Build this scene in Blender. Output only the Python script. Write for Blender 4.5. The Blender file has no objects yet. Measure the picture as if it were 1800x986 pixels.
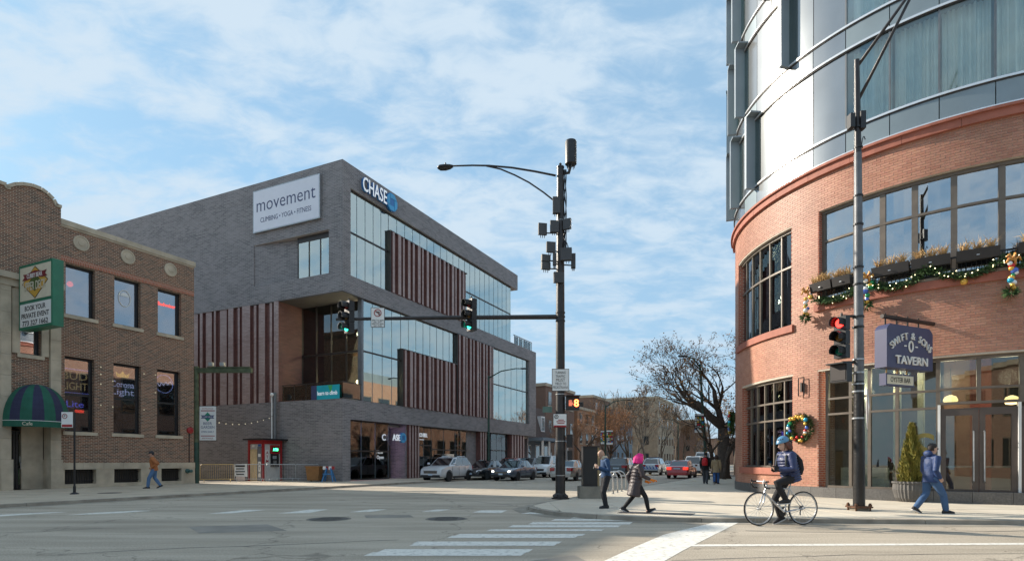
import bpy, bmesh, math, random
from mathutils import Vector, Matrix
R = math.radians
rnd = random.Random(7)
scene = bpy.context.scene
COL = scene.collection

# ------------------------------------------------------------------ camera
F, CX, HY, HC = 1037.0, 900.0, 810.0, 1.38       # focal length (px of the 1800 px wide photo), centre, horizon row, eye height
cam_d = bpy.data.cameras.new("camera"); cam = bpy.data.objects.new("camera", cam_d); COL.objects.link(cam)
cam.location = (0, 0, HC); cam.rotation_euler = (R(90), 0, 0)
cam_d.sensor_width = 36; cam_d.lens = 36 * F / 1800; cam_d.shift_y = (HY - 493) / 1800
cam_d.clip_end = 3000; cam_d.clip_start = 0.1
scene.camera = cam

# ------------------------------------------------------------------ sky, sun, exposure
SUN_H = Vector((-0.87, 0.493)).normalized(); SUN_EL = 25.0
w = bpy.data.worlds.new("World"); scene.world = w; w.use_nodes = True
nt = w.node_tree; nt.nodes.clear()
def N(t, typ, **k):
    n = t.nodes.new(typ)
    for a, b in k.items(): setattr(n, a, b)
    return n
sky = N(nt, 'ShaderNodeTexSky', sky_type='NISHITA', sun_disc=False)
sky.sun_elevation = R(SUN_EL); sky.sun_rotation = math.atan2(SUN_H.x, SUN_H.y); sky.altitude = 200; sky.air_density = 1.0; sky.dust_density = 0.6; sky.ozone_density = 2.0
tc = N(nt, 'ShaderNodeTexCoord'); sep = N(nt, 'ShaderNodeSeparateXYZ'); nt.links.new(tc.outputs['Generated'], sep.inputs[0])
zc = N(nt, 'ShaderNodeMath', operation='MAXIMUM'); nt.links.new(sep.outputs['Z'], zc.inputs[0]); zc.inputs[1].default_value = 0.0
za = N(nt, 'ShaderNodeMath', operation='ADD'); nt.links.new(zc.outputs[0], za.inputs[0]); za.inputs[1].default_value = 0.22
dv = N(nt, 'ShaderNodeVectorMath', operation='DIVIDE'); nt.links.new(tc.outputs['Generated'], dv.inputs[0])
cmb = N(nt, 'ShaderNodeCombineXYZ')
for i in range(3): nt.links.new(za.outputs[0], cmb.inputs[i])
nt.links.new(cmb.outputs[0], dv.inputs[1])
mp = N(nt, 'ShaderNodeMapping'); nt.links.new(dv.outputs[0], mp.inputs[0])
mp.inputs['Rotation'].default_value = (0, 0, R(-28)); mp.inputs['Scale'].default_value = (1.0, 1.55, 0.0); mp.inputs['Location'].default_value = (3.3, 1.7, 0)
n1 = N(nt, 'ShaderNodeTexNoise'); n1.inputs['Scale'].default_value = 3.3; n1.inputs['Detail'].default_value = 9; n1.inputs['Roughness'].default_value = 0.56; n1.inputs['Distortion'].default_value = 0.25
nt.links.new(mp.outputs[0], n1.inputs['Vector'])
cr = N(nt, 'ShaderNodeValToRGB'); cr.color_ramp.elements[0].position = 0.385; cr.color_ramp.elements[1].position = 0.61
cr.color_ramp.elements[0].color = (0.05, 0.05, 0.05, 1); cr.color_ramp.elements[1].color = (0.95, 0.95, 0.95, 1); cr.color_ramp.interpolation = 'EASE'
n2 = N(nt, 'ShaderNodeTexNoise'); n2.inputs['Scale'].default_value = 9.5; n2.inputs['Detail'].default_value = 7; n2.inputs['Roughness'].default_value = 0.6; n2.inputs['Distortion'].default_value = 0.5; nt.links.new(mp.outputs[0], n2.inputs['Vector'])
nm_ = N(nt, 'ShaderNodeMix', data_type='FLOAT'); nm_.inputs['Factor'].default_value = 0.36; nt.links.new(n1.outputs['Fac'], nm_.inputs['A']); nt.links.new(n2.outputs['Fac'], nm_.inputs['B']); nt.links.new(nm_.outputs['Result'], cr.inputs[0])
skb = N(nt, 'ShaderNodeVectorMath', operation='MULTIPLY'); nt.links.new(sky.outputs[0], skb.inputs[0]); skb.inputs[1].default_value = (0.80, 1.12, 1.10)
mx = N(nt, 'ShaderNodeMix', data_type='RGBA'); nt.links.new(cr.outputs[0], mx.inputs['Factor']); blu = N(nt, 'ShaderNodeMix', data_type='RGBA'); blu.inputs['Factor'].default_value = 0.82; nt.links.new(skb.outputs[0], blu.inputs['A']); blu.inputs['B'].default_value = (1.4, 2.25, 3.15, 1)   # thin high veil over the clear sky
nt.links.new(blu.outputs['Result'], mx.inputs['A']); mx.inputs['B'].default_value = (2.75, 3.3, 3.8, 1)
bg = N(nt, 'ShaderNodeBackground'); bg.inputs['Strength'].default_value = 0.115
hz = N(nt, 'ShaderNodeMapRange'); hz.inputs['From Min'].default_value = 0.0; hz.inputs['From Max'].default_value = 0.42; hz.inputs['To Min'].default_value = 0.55; hz.inputs['To Max'].default_value = 0.0; nt.links.new(sep.outputs['Z'], hz.inputs['Value'])
mh = N(nt, 'ShaderNodeMix', data_type='RGBA'); nt.links.new(hz.outputs[0], mh.inputs['Factor']); nt.links.new(mx.outputs['Result'], mh.inputs['A']); mh.inputs['B'].default_value = (2.05, 2.8, 3.5, 1)
nt.links.new(mh.outputs['Result'], bg.inputs['Color'])
wo = N(nt, 'ShaderNodeOutputWorld'); nt.links.new(bg.outputs[0], wo.inputs[0])
sd = bpy.data.lights.new("sun", 'SUN'); so = bpy.data.objects.new("sun", sd); COL.objects.link(so)
sd.energy = 3.7; sd.angle = R(0.6); sd.color = (1.0, 0.90, 0.76)
sv = Vector((SUN_H.x * math.cos(R(SUN_EL)), SUN_H.y * math.cos(R(SUN_EL)), math.sin(R(SUN_EL))))
so.rotation_euler = sv.to_track_quat('Z', 'Y').to_euler(); so.location = (-60, 40, 60)
scene.view_settings.view_transform = 'Standard'; scene.view_settings.look = 'None'; scene.view_settings.exposure = 1.08; scene.view_settings.gamma = 1

# ------------------------------------------------------------------ pixel helpers (photo pixel + known surface -> world point)
def ray(px, py): return Vector(((px - CX) / F, 1.0, (HY - py) / F))
def ground(px, py, z=0.0):
    Y = (HC - z) * F / (py - HY); return Vector(((px - CX) / F * Y, Y, z))
def at(px, py, Y): d = ray(px, py) * Y; return Vector((d.x, d.y, d.z + HC))
U1 = Vector((0.4344, 0.9007, 0)); NF = Vector((0.9007, -0.4344, 0)); U2 = -NF      # street direction, facade normal to the street, away from it
class Wall:
    """vertical wall through P along unit direction D; n = outward normal"""
    def __init__(s, P, D, n): s.P, s.D, s.n = Vector(P), Vector(D), Vector(n)
    def t(s, px):
        k = (px - CX) / F
        return (k * s.P.y - s.P.x) / (s.D.x - k * s.D.y)
    def z(s, px, py):
        q = s.P + s.D * s.t(px); return HC + (HY - py) / F * q.y
    def p(s, t, z, out=0.0):
        q = s.P + s.D * t + s.n * out; return Vector((q.x, q.y, z))

# ------------------------------------------------------------------ mesh builder
class MB:
    def __init__(s): s.v, s.f, s.m = [], [], []
    def add(s, vs, fs, mi=0):
        b = len(s.v); s.v += [tuple(q) for q in vs]; s.f += [tuple(i + b for i in f) for f in fs]; s.m += [mi] * len(fs); return s
    def hexa(s, c, mi=0):       # 8 corners: bottom ring 0-3, top ring 4-7
        return s.add(c, [(3, 2, 1, 0), (4, 5, 6, 7), (0, 1, 5, 4), (1, 2, 6, 5), (2, 3, 7, 6), (3, 0, 4, 7)], mi)
    def box(s, x0, x1, y0, y1, z0, z1, mi=0):
        return s.hexa([(x0, y0, z0), (x1, y0, z0), (x1, y1, z0), (x0, y1, z0), (x0, y0, z1), (x1, y0, z1), (x1, y1, z1), (x0, y1, z1)], mi)
    def wbox(s, W, t0, t1, z0, z1, o0, o1, mi=0):      # box on a wall: along t, z, from offset o0 to o1 outward
        a = [W.p(t0, z0, o1), W.p(t1, z0, o1), W.p(t1, z0, o0), W.p(t0, z0, o0)]
        return s.hexa(a + [Vector((q.x, q.y, z1)) for q in a], mi)
    def obox(s, c, ax, ay, az, mi=0):                  # centre and three half-axis vectors
        c, ax, ay, az = map(Vector, (c, ax, ay, az))
        return s.hexa([c - ax - ay - az, c + ax - ay - az, c + ax + ay - az, c - ax + ay - az, c - ax - ay + az, c + ax - ay + az, c + ax + ay + az, c - ax + ay + az], mi)
    def prism(s, poly, z0, z1, mi=0):
        n = len(poly); a = [(p[0], p[1], z0) for p in poly] + [(p[0], p[1], z1) for p in poly]
        return s.add(a, [tuple(range(n - 1, -1, -1)), tuple(range(n, 2 * n))] + [(i, (i + 1) % n, n + (i + 1) % n, n + i) for i in range(n)], mi)
    def extr(s, poly, d, mi=0):                         # 3-D polygon extruded by vector d
        n = len(poly); poly = [Vector(p) for p in poly]; d = Vector(d)
        return s.add(poly + [p + d for p in poly], [tuple(range(n - 1, -1, -1)), tuple(range(n, 2 * n))] + [(i, (i + 1) % n, n + (i + 1) % n, n + i) for i in range(n)], mi)
    def loft(s, rings, cap=True, mi=0):
        n = len(rings[0]); b = []
        for r in rings: b += list(r)
        fs = [(k * n + i, k * n + (i + 1) % n, (k + 1) * n + (i + 1) % n, (k + 1) * n + i) for k in range(len(rings) - 1) for i in range(n)]
        if cap: fs += [tuple(range(n - 1, -1, -1)), tuple(range((len(rings) - 1) * n, len(rings) * n))]
        return s.add(b, fs, mi)
    def tube(s, pts, rad, n=8, cap=True, mi=0):
        pts = [Vector(p) for p in pts]
        if not hasattr(rad, '__len__'): rad = [rad] * len(pts)
        rings = []; up = None
        for i, p in enumerate(pts):
            d = (pts[min(i + 1, len(pts) - 1)] - pts[max(i - 1, 0)]).normalized()
            if up is None: up = Vector((0, 0, 1)) if abs(d.z) < 0.9 else Vector((1, 0, 0))
            a = d.cross(up).normalized(); bq = a.cross(d).normalized(); up = bq
            rings.append([p + (a * math.cos(2 * math.pi * k / n) + bq * math.sin(2 * math.pi * k / n)) * rad[i] for k in range(n)])
        return s.loft(rings, cap, mi)
    def lathe(s, prof, c=(0, 0, 0), n=16, axis=None, mi=0):   # prof: (radius, height)
        c = Vector(c); ax = Vector(axis).normalized() if axis else Vector((0, 0, 1))
        a = ax.orthogonal().normalized(); b = ax.cross(a)
        return s.loft([[c + ax * h + (a * math.cos(2 * math.pi * k / n) + b * math.sin(2 * math.pi * k / n)) * max(r, 1e-4) for k in range(n)] for r, h in prof], True, mi)
    def ball(s, c, r, n=10, m=6, mi=0, sc=(1, 1, 1)):
        c = Vector(c); prof = [(math.sin(math.pi * i / m), -math.cos(math.pi * i / m)) for i in range(m + 1)]
        return s.loft([[c + Vector((sc[0] * r * max(a, 1e-3) * math.cos(2 * math.pi * k / n), sc[1] * r * max(a, 1e-3) * math.sin(2 * math.pi * k / n), sc[2] * r * h)) for k in range(n)] for a, h in prof], True, mi)
    def build(s, name, mats, parent=None, smooth=False, label=None, cat=None, group=None, kind=None):
        me = bpy.data.meshes.new(name); me.from_pydata(s.v, [], s.f)
        if not isinstance(mats, (list, tuple)): mats = [mats]
        for m in mats: me.materials.append(m)
        if len(mats) > 1: me.polygons.foreach_set('material_index', s.m)
        bm = bmesh.new(); bm.from_mesh(me); bmesh.ops.recalc_face_normals(bm, faces=bm.faces); bm.to_mesh(me); bm.free()
        if smooth: me.shade_smooth()
        if smooth == 'auto': me.set_sharp_from_angle(angle=R(38))
        return link(bpy.data.objects.new(name, me), parent, label, cat, group, kind)
def link(o, parent=None, label=None, cat=None, group=None, kind=None):
    COL.objects.link(o)
    if parent is not None:
        o.parent = parent
        if parent.type == 'EMPTY' and parent.get('_w'): o.matrix_parent_inverse = Matrix.Translation(-parent.location)
    return tag(o, label, cat, group, kind)
def tag(o, label=None, cat=None, group=None, kind=None):
    if label: o['label'] = label
    if cat: o['category'] = cat
    if group: o['group'] = group
    if kind: o['kind'] = kind
    return o
def thing(name, loc, label, cat, group=None, world=True):
    """Empty at a thing's base; world=True: its parts are modelled in world coordinates"""
    o = bpy.data.objects.new(name, None); o.location = loc; o.empty_display_size = 0.3
    if world: o['_w'] = 1
    return link(o, None, label, cat, group)
def place(o, x, y, z, rz): o.location = (x, y, z); o.rotation_euler = (0, 0, rz)
def copy_tree(o, parent=None):
    c = o.copy(); COL.objects.link(c)
    if parent: c.parent = parent
    for ch in [q for q in ALLCH.get(o.name, [])]: copy_tree(ch, c)
    return c
ALLCH = {}
def index_children():
    ALLCH.clear()
    for o in bpy.data.objects:
        if o.parent: ALLCH.setdefault(o.parent.name, []).append(o)
def text_mesh(txt, size, depth=0.006, bold=0.0, shear=0, spacing=1.0):
    c = bpy.data.curves.new('lettering', 'FONT'); c.body = txt; c.size = size; c.extrude = depth; c.align_x = 'CENTER'; c.align_y = 'CENTER'; c.offset = bold; c.shear = shear; c.space_character = spacing; c.resolution_u = 3
    o = bpy.data.objects.new('lettering', c); COL.objects.link(o)
    dg = bpy.context.evaluated_depsgraph_get(); me = bpy.data.meshes.new_from_object(o.evaluated_get(dg))
    bpy.data.objects.remove(o); bpy.data.curves.remove(c); return me
def text(txt, pos, right, up, size, m, parent, name='lettering', width=None, **k):
    """flat lettering at pos, reading along `right`"""
    me = text_mesh(txt, size, **k)
    right = Vector(right).normalized(); up = Vector(up).normalized(); nn = right.cross(up)
    xs = [v.co.x for v in me.vertices]; ys = [v.co.y for v in me.vertices]
    if not xs: return None
    wd = max(xs) - min(xs); sx = (width / wd) if width else 1; mxx = (max(xs) + min(xs)) / 2; myy = (max(ys) + min(ys)) / 2
    pos = Vector(pos)
    for v in me.vertices: v.co = pos + right * ((v.co.x - mxx) * sx) + up * (v.co.y - myy) + nn * v.co.z
    me.materials.clear(); me.materials.append(m)
    return link(bpy.data.objects.new(name, me), parent)
# ------------------------------------------------------------------ materials
MATS = {}
def nodes(name):
    m = bpy.data.materials.new(name); m.use_nodes = True; t = m.node_tree; t.nodes.clear()
    out = N(t, 'ShaderNodeOutputMaterial'); b = N(t, 'ShaderNodeBsdfPrincipled'); t.links.new(b.outputs[0], out.inputs[0]); return m, t, b, out
def rgb(c): return (c[0], c[1], c[2], 1)
def surf(name, col, rough=0.6, metal=0.0, var=0.12, scale=6.0, bump=0.0, bscale=60.0, emit=None, es=1.0, spec=0.5, col2=None, coat=0.0, obj=True):
    if name in MATS: return MATS[name]
    m, t, b, out = nodes(name)
    tcn = N(t, 'ShaderNodeTexCoord'); nz = N(t, 'ShaderNodeTexNoise'); nz.inputs['Scale'].default_value = scale; nz.inputs['Detail'].default_value = 6
    t.links.new(tcn.outputs['Object'], nz.inputs['Vector'])
    mxn = N(t, 'ShaderNodeMix', data_type='RGBA'); c2 = col2 or tuple(min(1, c * (1 + var)) for c in col); c1 = tuple(c * (1 - var) for c in col) if not col2 else col
    mxn.inputs['A'].default_value = rgb(c1); mxn.inputs['B'].default_value = rgb(c2)
    rp = N(t, 'ShaderNodeMapRange'); rp.inputs['From Min'].default_value = 0.3; rp.inputs['From Max'].default_value = 0.7
    t.links.new(nz.outputs['Fac'], rp.inputs['Value']); t.links.new(rp.outputs[0], mxn.inputs['Factor']); t.links.new(mxn.outputs['Result'], b.inputs['Base Color'])
    b.inputs['Roughness'].default_value = rough; b.inputs['Metallic'].default_value = metal; b.inputs['Specular IOR Level'].default_value = spec; b.inputs['Coat Weight'].default_value = coat
    if coat: b.inputs['Coat Roughness'].default_value = 0.04
    if bump:
        n2 = N(t, 'ShaderNodeTexNoise'); n2.inputs['Scale'].default_value = bscale; n2.inputs['Detail'].default_value = 4; t.links.new(tcn.outputs['Object'], n2.inputs['Vector'])
        bp = N(t, 'ShaderNodeBump'); bp.inputs['Strength'].default_value = bump; bp.inputs['Distance'].default_value = 0.02; t.links.new(n2.outputs['Fac'], bp.inputs['Height']); t.links.new(bp.outputs[0], b.inputs['Normal'])
    if emit: b.inputs['Emission Color'].default_value = rgb(emit); b.inputs['Emission Strength'].default_value = es
    MATS[name] = m; return m
def brick(name, c1, c2, c3, mortar, bw, bh, ms=0.012, rough=0.8, bump=0.5, bias=0.0, patch=0.35):
    """running-bond brick on any vertical face: runs along the face's own horizontal tangent, in metres"""
    m, t, b, out = nodes(name); L = t.links.new
    ge = N(t, 'ShaderNodeNewGeometry'); cr_ = N(t, 'ShaderNodeVectorMath', operation='CROSS_PRODUCT'); cr_.inputs[0].default_value = (0, 0, 1); L(ge.outputs['True Normal'], cr_.inputs[1])
    nm = N(t, 'ShaderNodeVectorMath', operation='NORMALIZE'); L(cr_.outputs[0], nm.inputs[0])
    dt = N(t, 'ShaderNodeVectorMath', operation='DOT_PRODUCT'); L(ge.outputs['Position'], dt.inputs[0]); L(nm.outputs[0], dt.inputs[1])
    sp = N(t, 'ShaderNodeSeparateXYZ'); L(ge.outputs['Position'], sp.inputs[0]); cb = N(t, 'ShaderNodeCombineXYZ'); L(dt.outputs['Value'], cb.inputs[0]); L(sp.outputs['Z'], cb.inputs[1])
    bt = N(t, 'ShaderNodeTexBrick'); L(cb.outputs[0], bt.inputs['Vector']); bt.inputs['Scale'].default_value = 1; bt.inputs['Brick Width'].default_value = bw; bt.inputs['Row Height'].default_value = bh
    bt.inputs['Mortar Size'].default_value = ms; bt.inputs['Mortar Smooth'].default_value = 0.2; bt.inputs['Bias'].default_value = bias
    bt.inputs['Color1'].default_value = rgb(c1); bt.inputs['Color2'].default_value = rgb(c2); bt.inputs['Mortar'].default_value = rgb(mortar)
    nz = N(t, 'ShaderNodeTexNoise'); nz.inputs['Scale'].default_value = 0.55; nz.inputs['Detail'].default_value = 7; L(cb.outputs[0], nz.inputs['Vector'])
    rp = N(t, 'ShaderNodeMapRange'); rp.inputs['From Min'].default_value = 0.42; rp.inputs['From Max'].default_value = 0.72; rp.inputs['To Max'].default_value = patch; L(nz.outputs['Fac'], rp.inputs['Value'])
    mxn = N(t, 'ShaderNodeMix', data_type='RGBA', blend_type='MIX'); L(rp.outputs[0], mxn.inputs['Factor']); L(bt.outputs['Color'], mxn.inputs['A']); mxn.inputs['B'].default_value = rgb(c3)
    mk = N(t, 'ShaderNodeMix', data_type='RGBA'); L(bt.outputs['Fac'], mk.inputs['Factor']); L(mxn.outputs['Result'], mk.inputs['A']); mk.inputs['B'].default_value = rgb(mortar)
    L(mk.outputs['Result'], b.inputs['Base Color']); b.inputs['Roughness'].default_value = rough; b.inputs['Specular IOR Level'].default_value = 0.3
    inv = N(t, 'ShaderNodeMath', operation='SUBTRACT'); inv.inputs[0].default_value = 1; L(bt.outputs['Fac'], inv.inputs[1])
    bp = N(t, 'ShaderNodeBump'); bp.inputs['Strength'].default_value = bump; bp.inputs['Distance'].default_value = 0.01; L(inv.outputs[0], bp.inputs['Height']); L(bp.outputs[0], b.inputs['Normal'])
    MATS[name] = m; return m
def glass(name, tint=(0.8, 0.9, 0.88), base=0.2, rough=0.0, refl=(0.9, 0.95, 1.0), wav=0.0):
    """pane: part mirror (Fresnel plus coating), part clear tint"""
    m, t, b, out = nodes(name); t.nodes.remove(b); L = t.links.new
    tr = N(t, 'ShaderNodeBsdfTransparent'); tr.inputs[0].default_value = rgb(tint); gl = N(t, 'ShaderNodeBsdfGlossy'); gl.inputs['Color'].default_value = rgb(refl); gl.inputs['Roughness'].default_value = rough
    fr = N(t, 'ShaderNodeFresnel'); fr.inputs[0].default_value = 1.5; ad = N(t, 'ShaderNodeMath', operation='ADD', use_clamp=True); ad.inputs[1].default_value = base; L(fr.outputs[0], ad.inputs[0])
    ms = N(t, 'ShaderNodeMixShader'); L(ad.outputs[0], ms.inputs[0]); L(tr.outputs[0], ms.inputs[1]); L(gl.outputs[0], ms.inputs[2]); L(ms.outputs[0], out.inputs[0])
    if wav:
        tcn = N(t, 'ShaderNodeNewGeometry'); nz = N(t, 'ShaderNodeTexNoise'); nz.inputs['Scale'].default_value = 0.8; L(tcn.outputs['Position'], nz.inputs['Vector'])
        bp = N(t, 'ShaderNodeBump'); bp.inputs['Strength'].default_value = wav; bp.inputs['Distance'].default_value = 0.05; L(nz.outputs['Fac'], bp.inputs['Height']); L(bp.outputs[0], gl.inputs['Normal']); L(bp.outputs[0], fr.inputs['Normal'])
    MATS[name] = m; return m

# palette
M_black = surf('black_metal', (0.012, 0.012, 0.014), 0.45, 0.0, 0.3, 9, 0.1, 120)
M_pole = surf('bronze_black_paint', (0.022, 0.018, 0.018), 0.42, 0.0, 0.4, 5, 0.12, 60)
M_dark = surf('dark_bronze_frame', (0.035, 0.028, 0.025), 0.4, 0.2, 0.15, 4)
M_taupe = surf('taupe_frame', (0.14, 0.115, 0.092), 0.45, 0.1, 0.15, 4)
M_grey = surf('grey_metal', (0.16, 0.17, 0.18), 0.4, 0.4, 0.15, 4)
M_galv = surf('galvanised_steel', (0.42, 0.43, 0.44), 0.38, 0.75, 0.2, 12)
M_white = surf('white_paint', (0.78, 0.78, 0.76), 0.5, 0, 0.05, 4)
M_silver = surf('silver_paint', (0.62, 0.64, 0.66), 0.3, 0.4, 0.05, 4)
M_stone = surf('limestone', (0.44, 0.375, 0.285), 0.85, 0, 0.22, 1.6, 0.35, 30)
M_conc = surf('concrete', (0.40, 0.37, 0.325), 0.85, 0, 0.14, 1.3, 0.3, 70)
M_concd = surf('weathered_concrete', (0.22, 0.20, 0.165), 0.9, 0, 0.3, 2.5, 0.5, 30)
M_kerb = surf('kerb_concrete', (0.32, 0.285, 0.235), 0.9, 0, 0.3, 2.0, 0.4, 40)
M_rubber = surf('rubber', (0.012, 0.012, 0.013), 0.8, 0, 0.2, 20)
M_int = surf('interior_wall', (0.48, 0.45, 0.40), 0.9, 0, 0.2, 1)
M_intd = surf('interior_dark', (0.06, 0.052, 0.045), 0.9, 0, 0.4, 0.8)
M_warm = surf('warm_lamp', (1, 0.9, 0.7), 0.5, 0, 0, 1, emit=(1.0, 0.80, 0.50), es=14)
M_lampw = surf('pale_globe_lamp', (1, 0.95, 0.85), 0.5, 0, 0, 1, emit=(1.0, 0.90, 0.72), es=22)
M_green = surf('sign_green', (0.014, 0.15, 0.085), 0.4, 0, 0.1, 3)
M_red = surf('red_paint', (0.30, 0.014, 0.016), 0.45, 0, 0.15, 3)
M_ink = surf('black_ink', (0.012, 0.012, 0.013), 0.6, 0, 0.05, 3)
M_signw = surf('sign_white', (0.72, 0.72, 0.70), 0.45, 0, 0.04, 2)
M_navy = surf('navy_paint', (0.035, 0.045, 0.095), 0.4, 0, 0.1, 3)
M_gold = surf('gold_paint', (0.62, 0.37, 0.06), 0.4, 0.2, 0.1, 5)
M_cream = surf('cream_paint', (0.62, 0.57, 0.44), 0.5, 0, 0.06, 4)
G_tower = glass('tower_glass', (0.93, 0.97, 0.96), 0.05, 0.03, (0.85, 0.93, 0.95))
G_chase = glass('coated_glass', (0.74, 0.82, 0.78), 0.46, 0.0, (0.93, 1.0, 0.95), wav=0.02)
G_chase2 = glass('clear_glass', (0.80, 0.84, 0.80), 0.12, 0.0, (0.9, 0.95, 0.97), wav=0.02)
G_shop = glass('shop_glass', (0.72, 0.76, 0.72), 0.06, 0.0, (0.95, 0.95, 0.95))
G_cubby = glass('old_window_glass', (0.45, 0.45, 0.45), 0.30, 0.0, (0.85, 0.88, 0.95), wav=0.04)
G_car = surf('car_glass', (0.012, 0.015, 0.017), 0.03, 0, 0, 1, spec=1.0, coat=1.0)
B_cubby = brick('brown_brick', (0.265, 0.125, 0.078), (0.075, 0.044, 0.036), (0.29, 0.125, 0.07), (0.40, 0.34, 0.26), 0.215, 0.075, 0.010, 0.85, 0.5, 0.0, 0.25)
B_chase = brick('charcoal_brick', (0.235, 0.218, 0.218), (0.13, 0.122, 0.127), (0.285, 0.262, 0.262), (0.34, 0.315, 0.31), 0.40, 0.10, 0.010, 0.7, 0.35, 0.0, 0.5)
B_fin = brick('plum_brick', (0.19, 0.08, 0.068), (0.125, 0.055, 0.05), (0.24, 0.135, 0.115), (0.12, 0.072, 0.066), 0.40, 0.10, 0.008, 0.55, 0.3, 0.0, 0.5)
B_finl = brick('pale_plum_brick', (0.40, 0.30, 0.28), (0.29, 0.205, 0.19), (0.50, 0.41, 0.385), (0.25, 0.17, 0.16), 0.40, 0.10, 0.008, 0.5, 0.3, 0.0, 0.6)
B_far = brick('far_brick', (0.20, 0.10, 0.07), (0.14, 0.075, 0.055), (0.22, 0.13, 0.09), (0.25, 0.2, 0.16), 0.22, 0.08, 0.012, 0.85, 0.3)
# ------------------------------------------------------------------ ground, road, pavements
def UV(u, v, z=0.0): q = U1 * u + NF * v; return Vector((q.x, q.y, z))
def asphalt():
    m, t, b, out = nodes('asphalt'); L = t.links.new
    ge = N(t, 'ShaderNodeNewGeometry')
    def noise(s, d=5, sc=None, ro=0.5):
        n = N(t, 'ShaderNodeTexNoise'); n.inputs['Scale'].default_value = s; n.inputs['Detail'].default_value = d; n.inputs['Roughness'].default_value = ro
        if sc:
            mpn = N(t, 'ShaderNodeMapping'); mpn.inputs['Scale'].default_value = sc; mpn.inputs['Rotation'].default_value = (0, 0, R(-4)); L(ge.outputs['Position'], mpn.inputs[0]); L(mpn.outputs[0], n.inputs['Vector'])
        else: L(ge.outputs['Position'], n.inputs['Vector'])
        return n
    big = noise(0.16, 6, (0.35, 1.5, 1)); grit = noise(42, 3, None, 0.7); wear = noise(0.9, 8, (0.25, 1.6, 1), 0.6)
    r1 = N(t, 'ShaderNodeValToRGB'); r1.color_ramp.elements[0].position = 0.32; r1.color_ramp.elements[1].position = 0.72; r1.color_ramp.elements[0].color = (0.42, 0.36, 0.285, 1); r1.color_ramp.elements[1].color = (0.57, 0.495, 0.395, 1); L(big.outputs['Fac'], r1.inputs[0])
    m1 = N(t, 'ShaderNodeMix', data_type='RGBA', blend_type='MULTIPLY'); m1.inputs['Factor'].default_value = 0.55; L(r1.outputs[0], m1.inputs['A'])
    r2 = N(t, 'ShaderNodeValToRGB'); r2.color_ramp.elements[0].position = 0.3; r2.color_ramp.elements[1].position = 0.62; r2.color_ramp.elements[0].color = (0.50, 0.485, 0.46, 1); r2.color_ramp.elements[1].color = (1.15, 1.15, 1.15, 1); L(wear.outputs['Fac'], r2.inputs[0]); L(r2.outputs[0], m1.inputs['B'])
    m2 = N(t, 'ShaderNodeMix', data_type='RGBA', blend_type='MULTIPLY'); m2.inputs['Factor'].default_value = 0.75; L(m1.outputs['Result'], m2.inputs['A'])
    r3 = N(t, 'ShaderNodeValToRGB'); r3.color_ramp.elements[0].position = 0.33; r3.color_ramp.elements[1].position = 0.6; r3.color_ramp.elements[0].color = (0.42, 0.41, 0.39, 1); r3.color_ramp.elements[1].color = (1.15, 1.15, 1.15, 1); L(grit.outputs['Fac'], r3.inputs[0]); L(r3.outputs[0], m2.inputs['B'])
    vo = N(t, 'ShaderNodeTexVoronoi', feature='DISTANCE_TO_EDGE'); vo.inputs['Scale'].default_value = 0.17
    wn = noise(1.5, 5); ad = N(t, 'ShaderNodeVectorMath', operation='MULTIPLY_ADD'); L(wn.outputs['Color'], ad.inputs[0]); ad.inputs[1].default_value = (1.6, 1.6, 0); L(ge.outputs['Position'], ad.inputs[2]); L(ad.outputs[0], vo.inputs['Vector'])
    ck = N(t, 'ShaderNodeMapRange'); ck.inputs['From Max'].default_value = 0.0055; ck.inputs['To Min'].default_value = 0.55; ck.inputs['To Max'].default_value = 1; L(vo.outputs['Distance'], ck.inputs['Value'])
    m3 = N(t, 'ShaderNodeVectorMath', operation='SCALE'); L(m2.outputs['Result'], m3.inputs[0]); L(ck.outputs[0], m3.inputs['Scale']); L(m3.outputs[0], b.inputs['Base Color'])
    b.inputs['Roughness'].default_value = 0.82; b.inputs['Specular IOR Level'].default_value = 0.35
    bp = N(t, 'ShaderNodeBump'); bp.inputs['Strength'].default_value = 0.5; bp.inputs['Distance'].default_value = 0.012; L(grit.outputs['Fac'], bp.inputs['Height']); L(bp.outputs[0], b.inputs['Normal'])
    return m
M_asph = asphalt()
def worn(name, col, lo=0.32, hi=0.50):
    """road paint that has worn through in specks and cracks"""
    m, t, b, out = nodes(name); L = t.links.new
    ge = N(t, 'ShaderNodeNewGeometry'); n = N(t, 'ShaderNodeTexNoise'); n.inputs['Scale'].default_value = 9; n.inputs['Detail'].default_value = 9; n.inputs['Roughness'].default_value = 0.7; L(ge.outputs['Position'], n.inputs['Vector'])
    r = N(t, 'ShaderNodeMapRange'); r.inputs['From Min'].default_value = lo; r.inputs['From Max'].default_value = hi; L(n.outputs['Fac'], r.inputs['Value'])
    mx_ = N(t, 'ShaderNodeMix', data_type='RGBA'); L(r.outputs[0], mx_.inputs['Factor']); mx_.inputs['A'].default_value = (0.36, 0.335, 0.29, 1); mx_.inputs['B'].default_value = rgb(col); L(mx_.outputs['Result'], b.inputs['Base Color']); b.inputs['Roughness'].default_value = 0.75
    return m
M_line = worn('road_paint', (0.76, 0.73, 0.66)); M_lineold = worn('old_road_paint', (0.55, 0.54, 0.50), 0.40, 0.62)
ground_o = MB().add([(-1500, -60, 0), (1500, -60, 0), (1500, 2400, 0), (-1500, 2400, 0)], [(0, 1, 2, 3)]).build('ground', M_asph, kind='structure')
tag(ground_o, 'grey worn asphalt road surface of the intersection', 'road')

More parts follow.
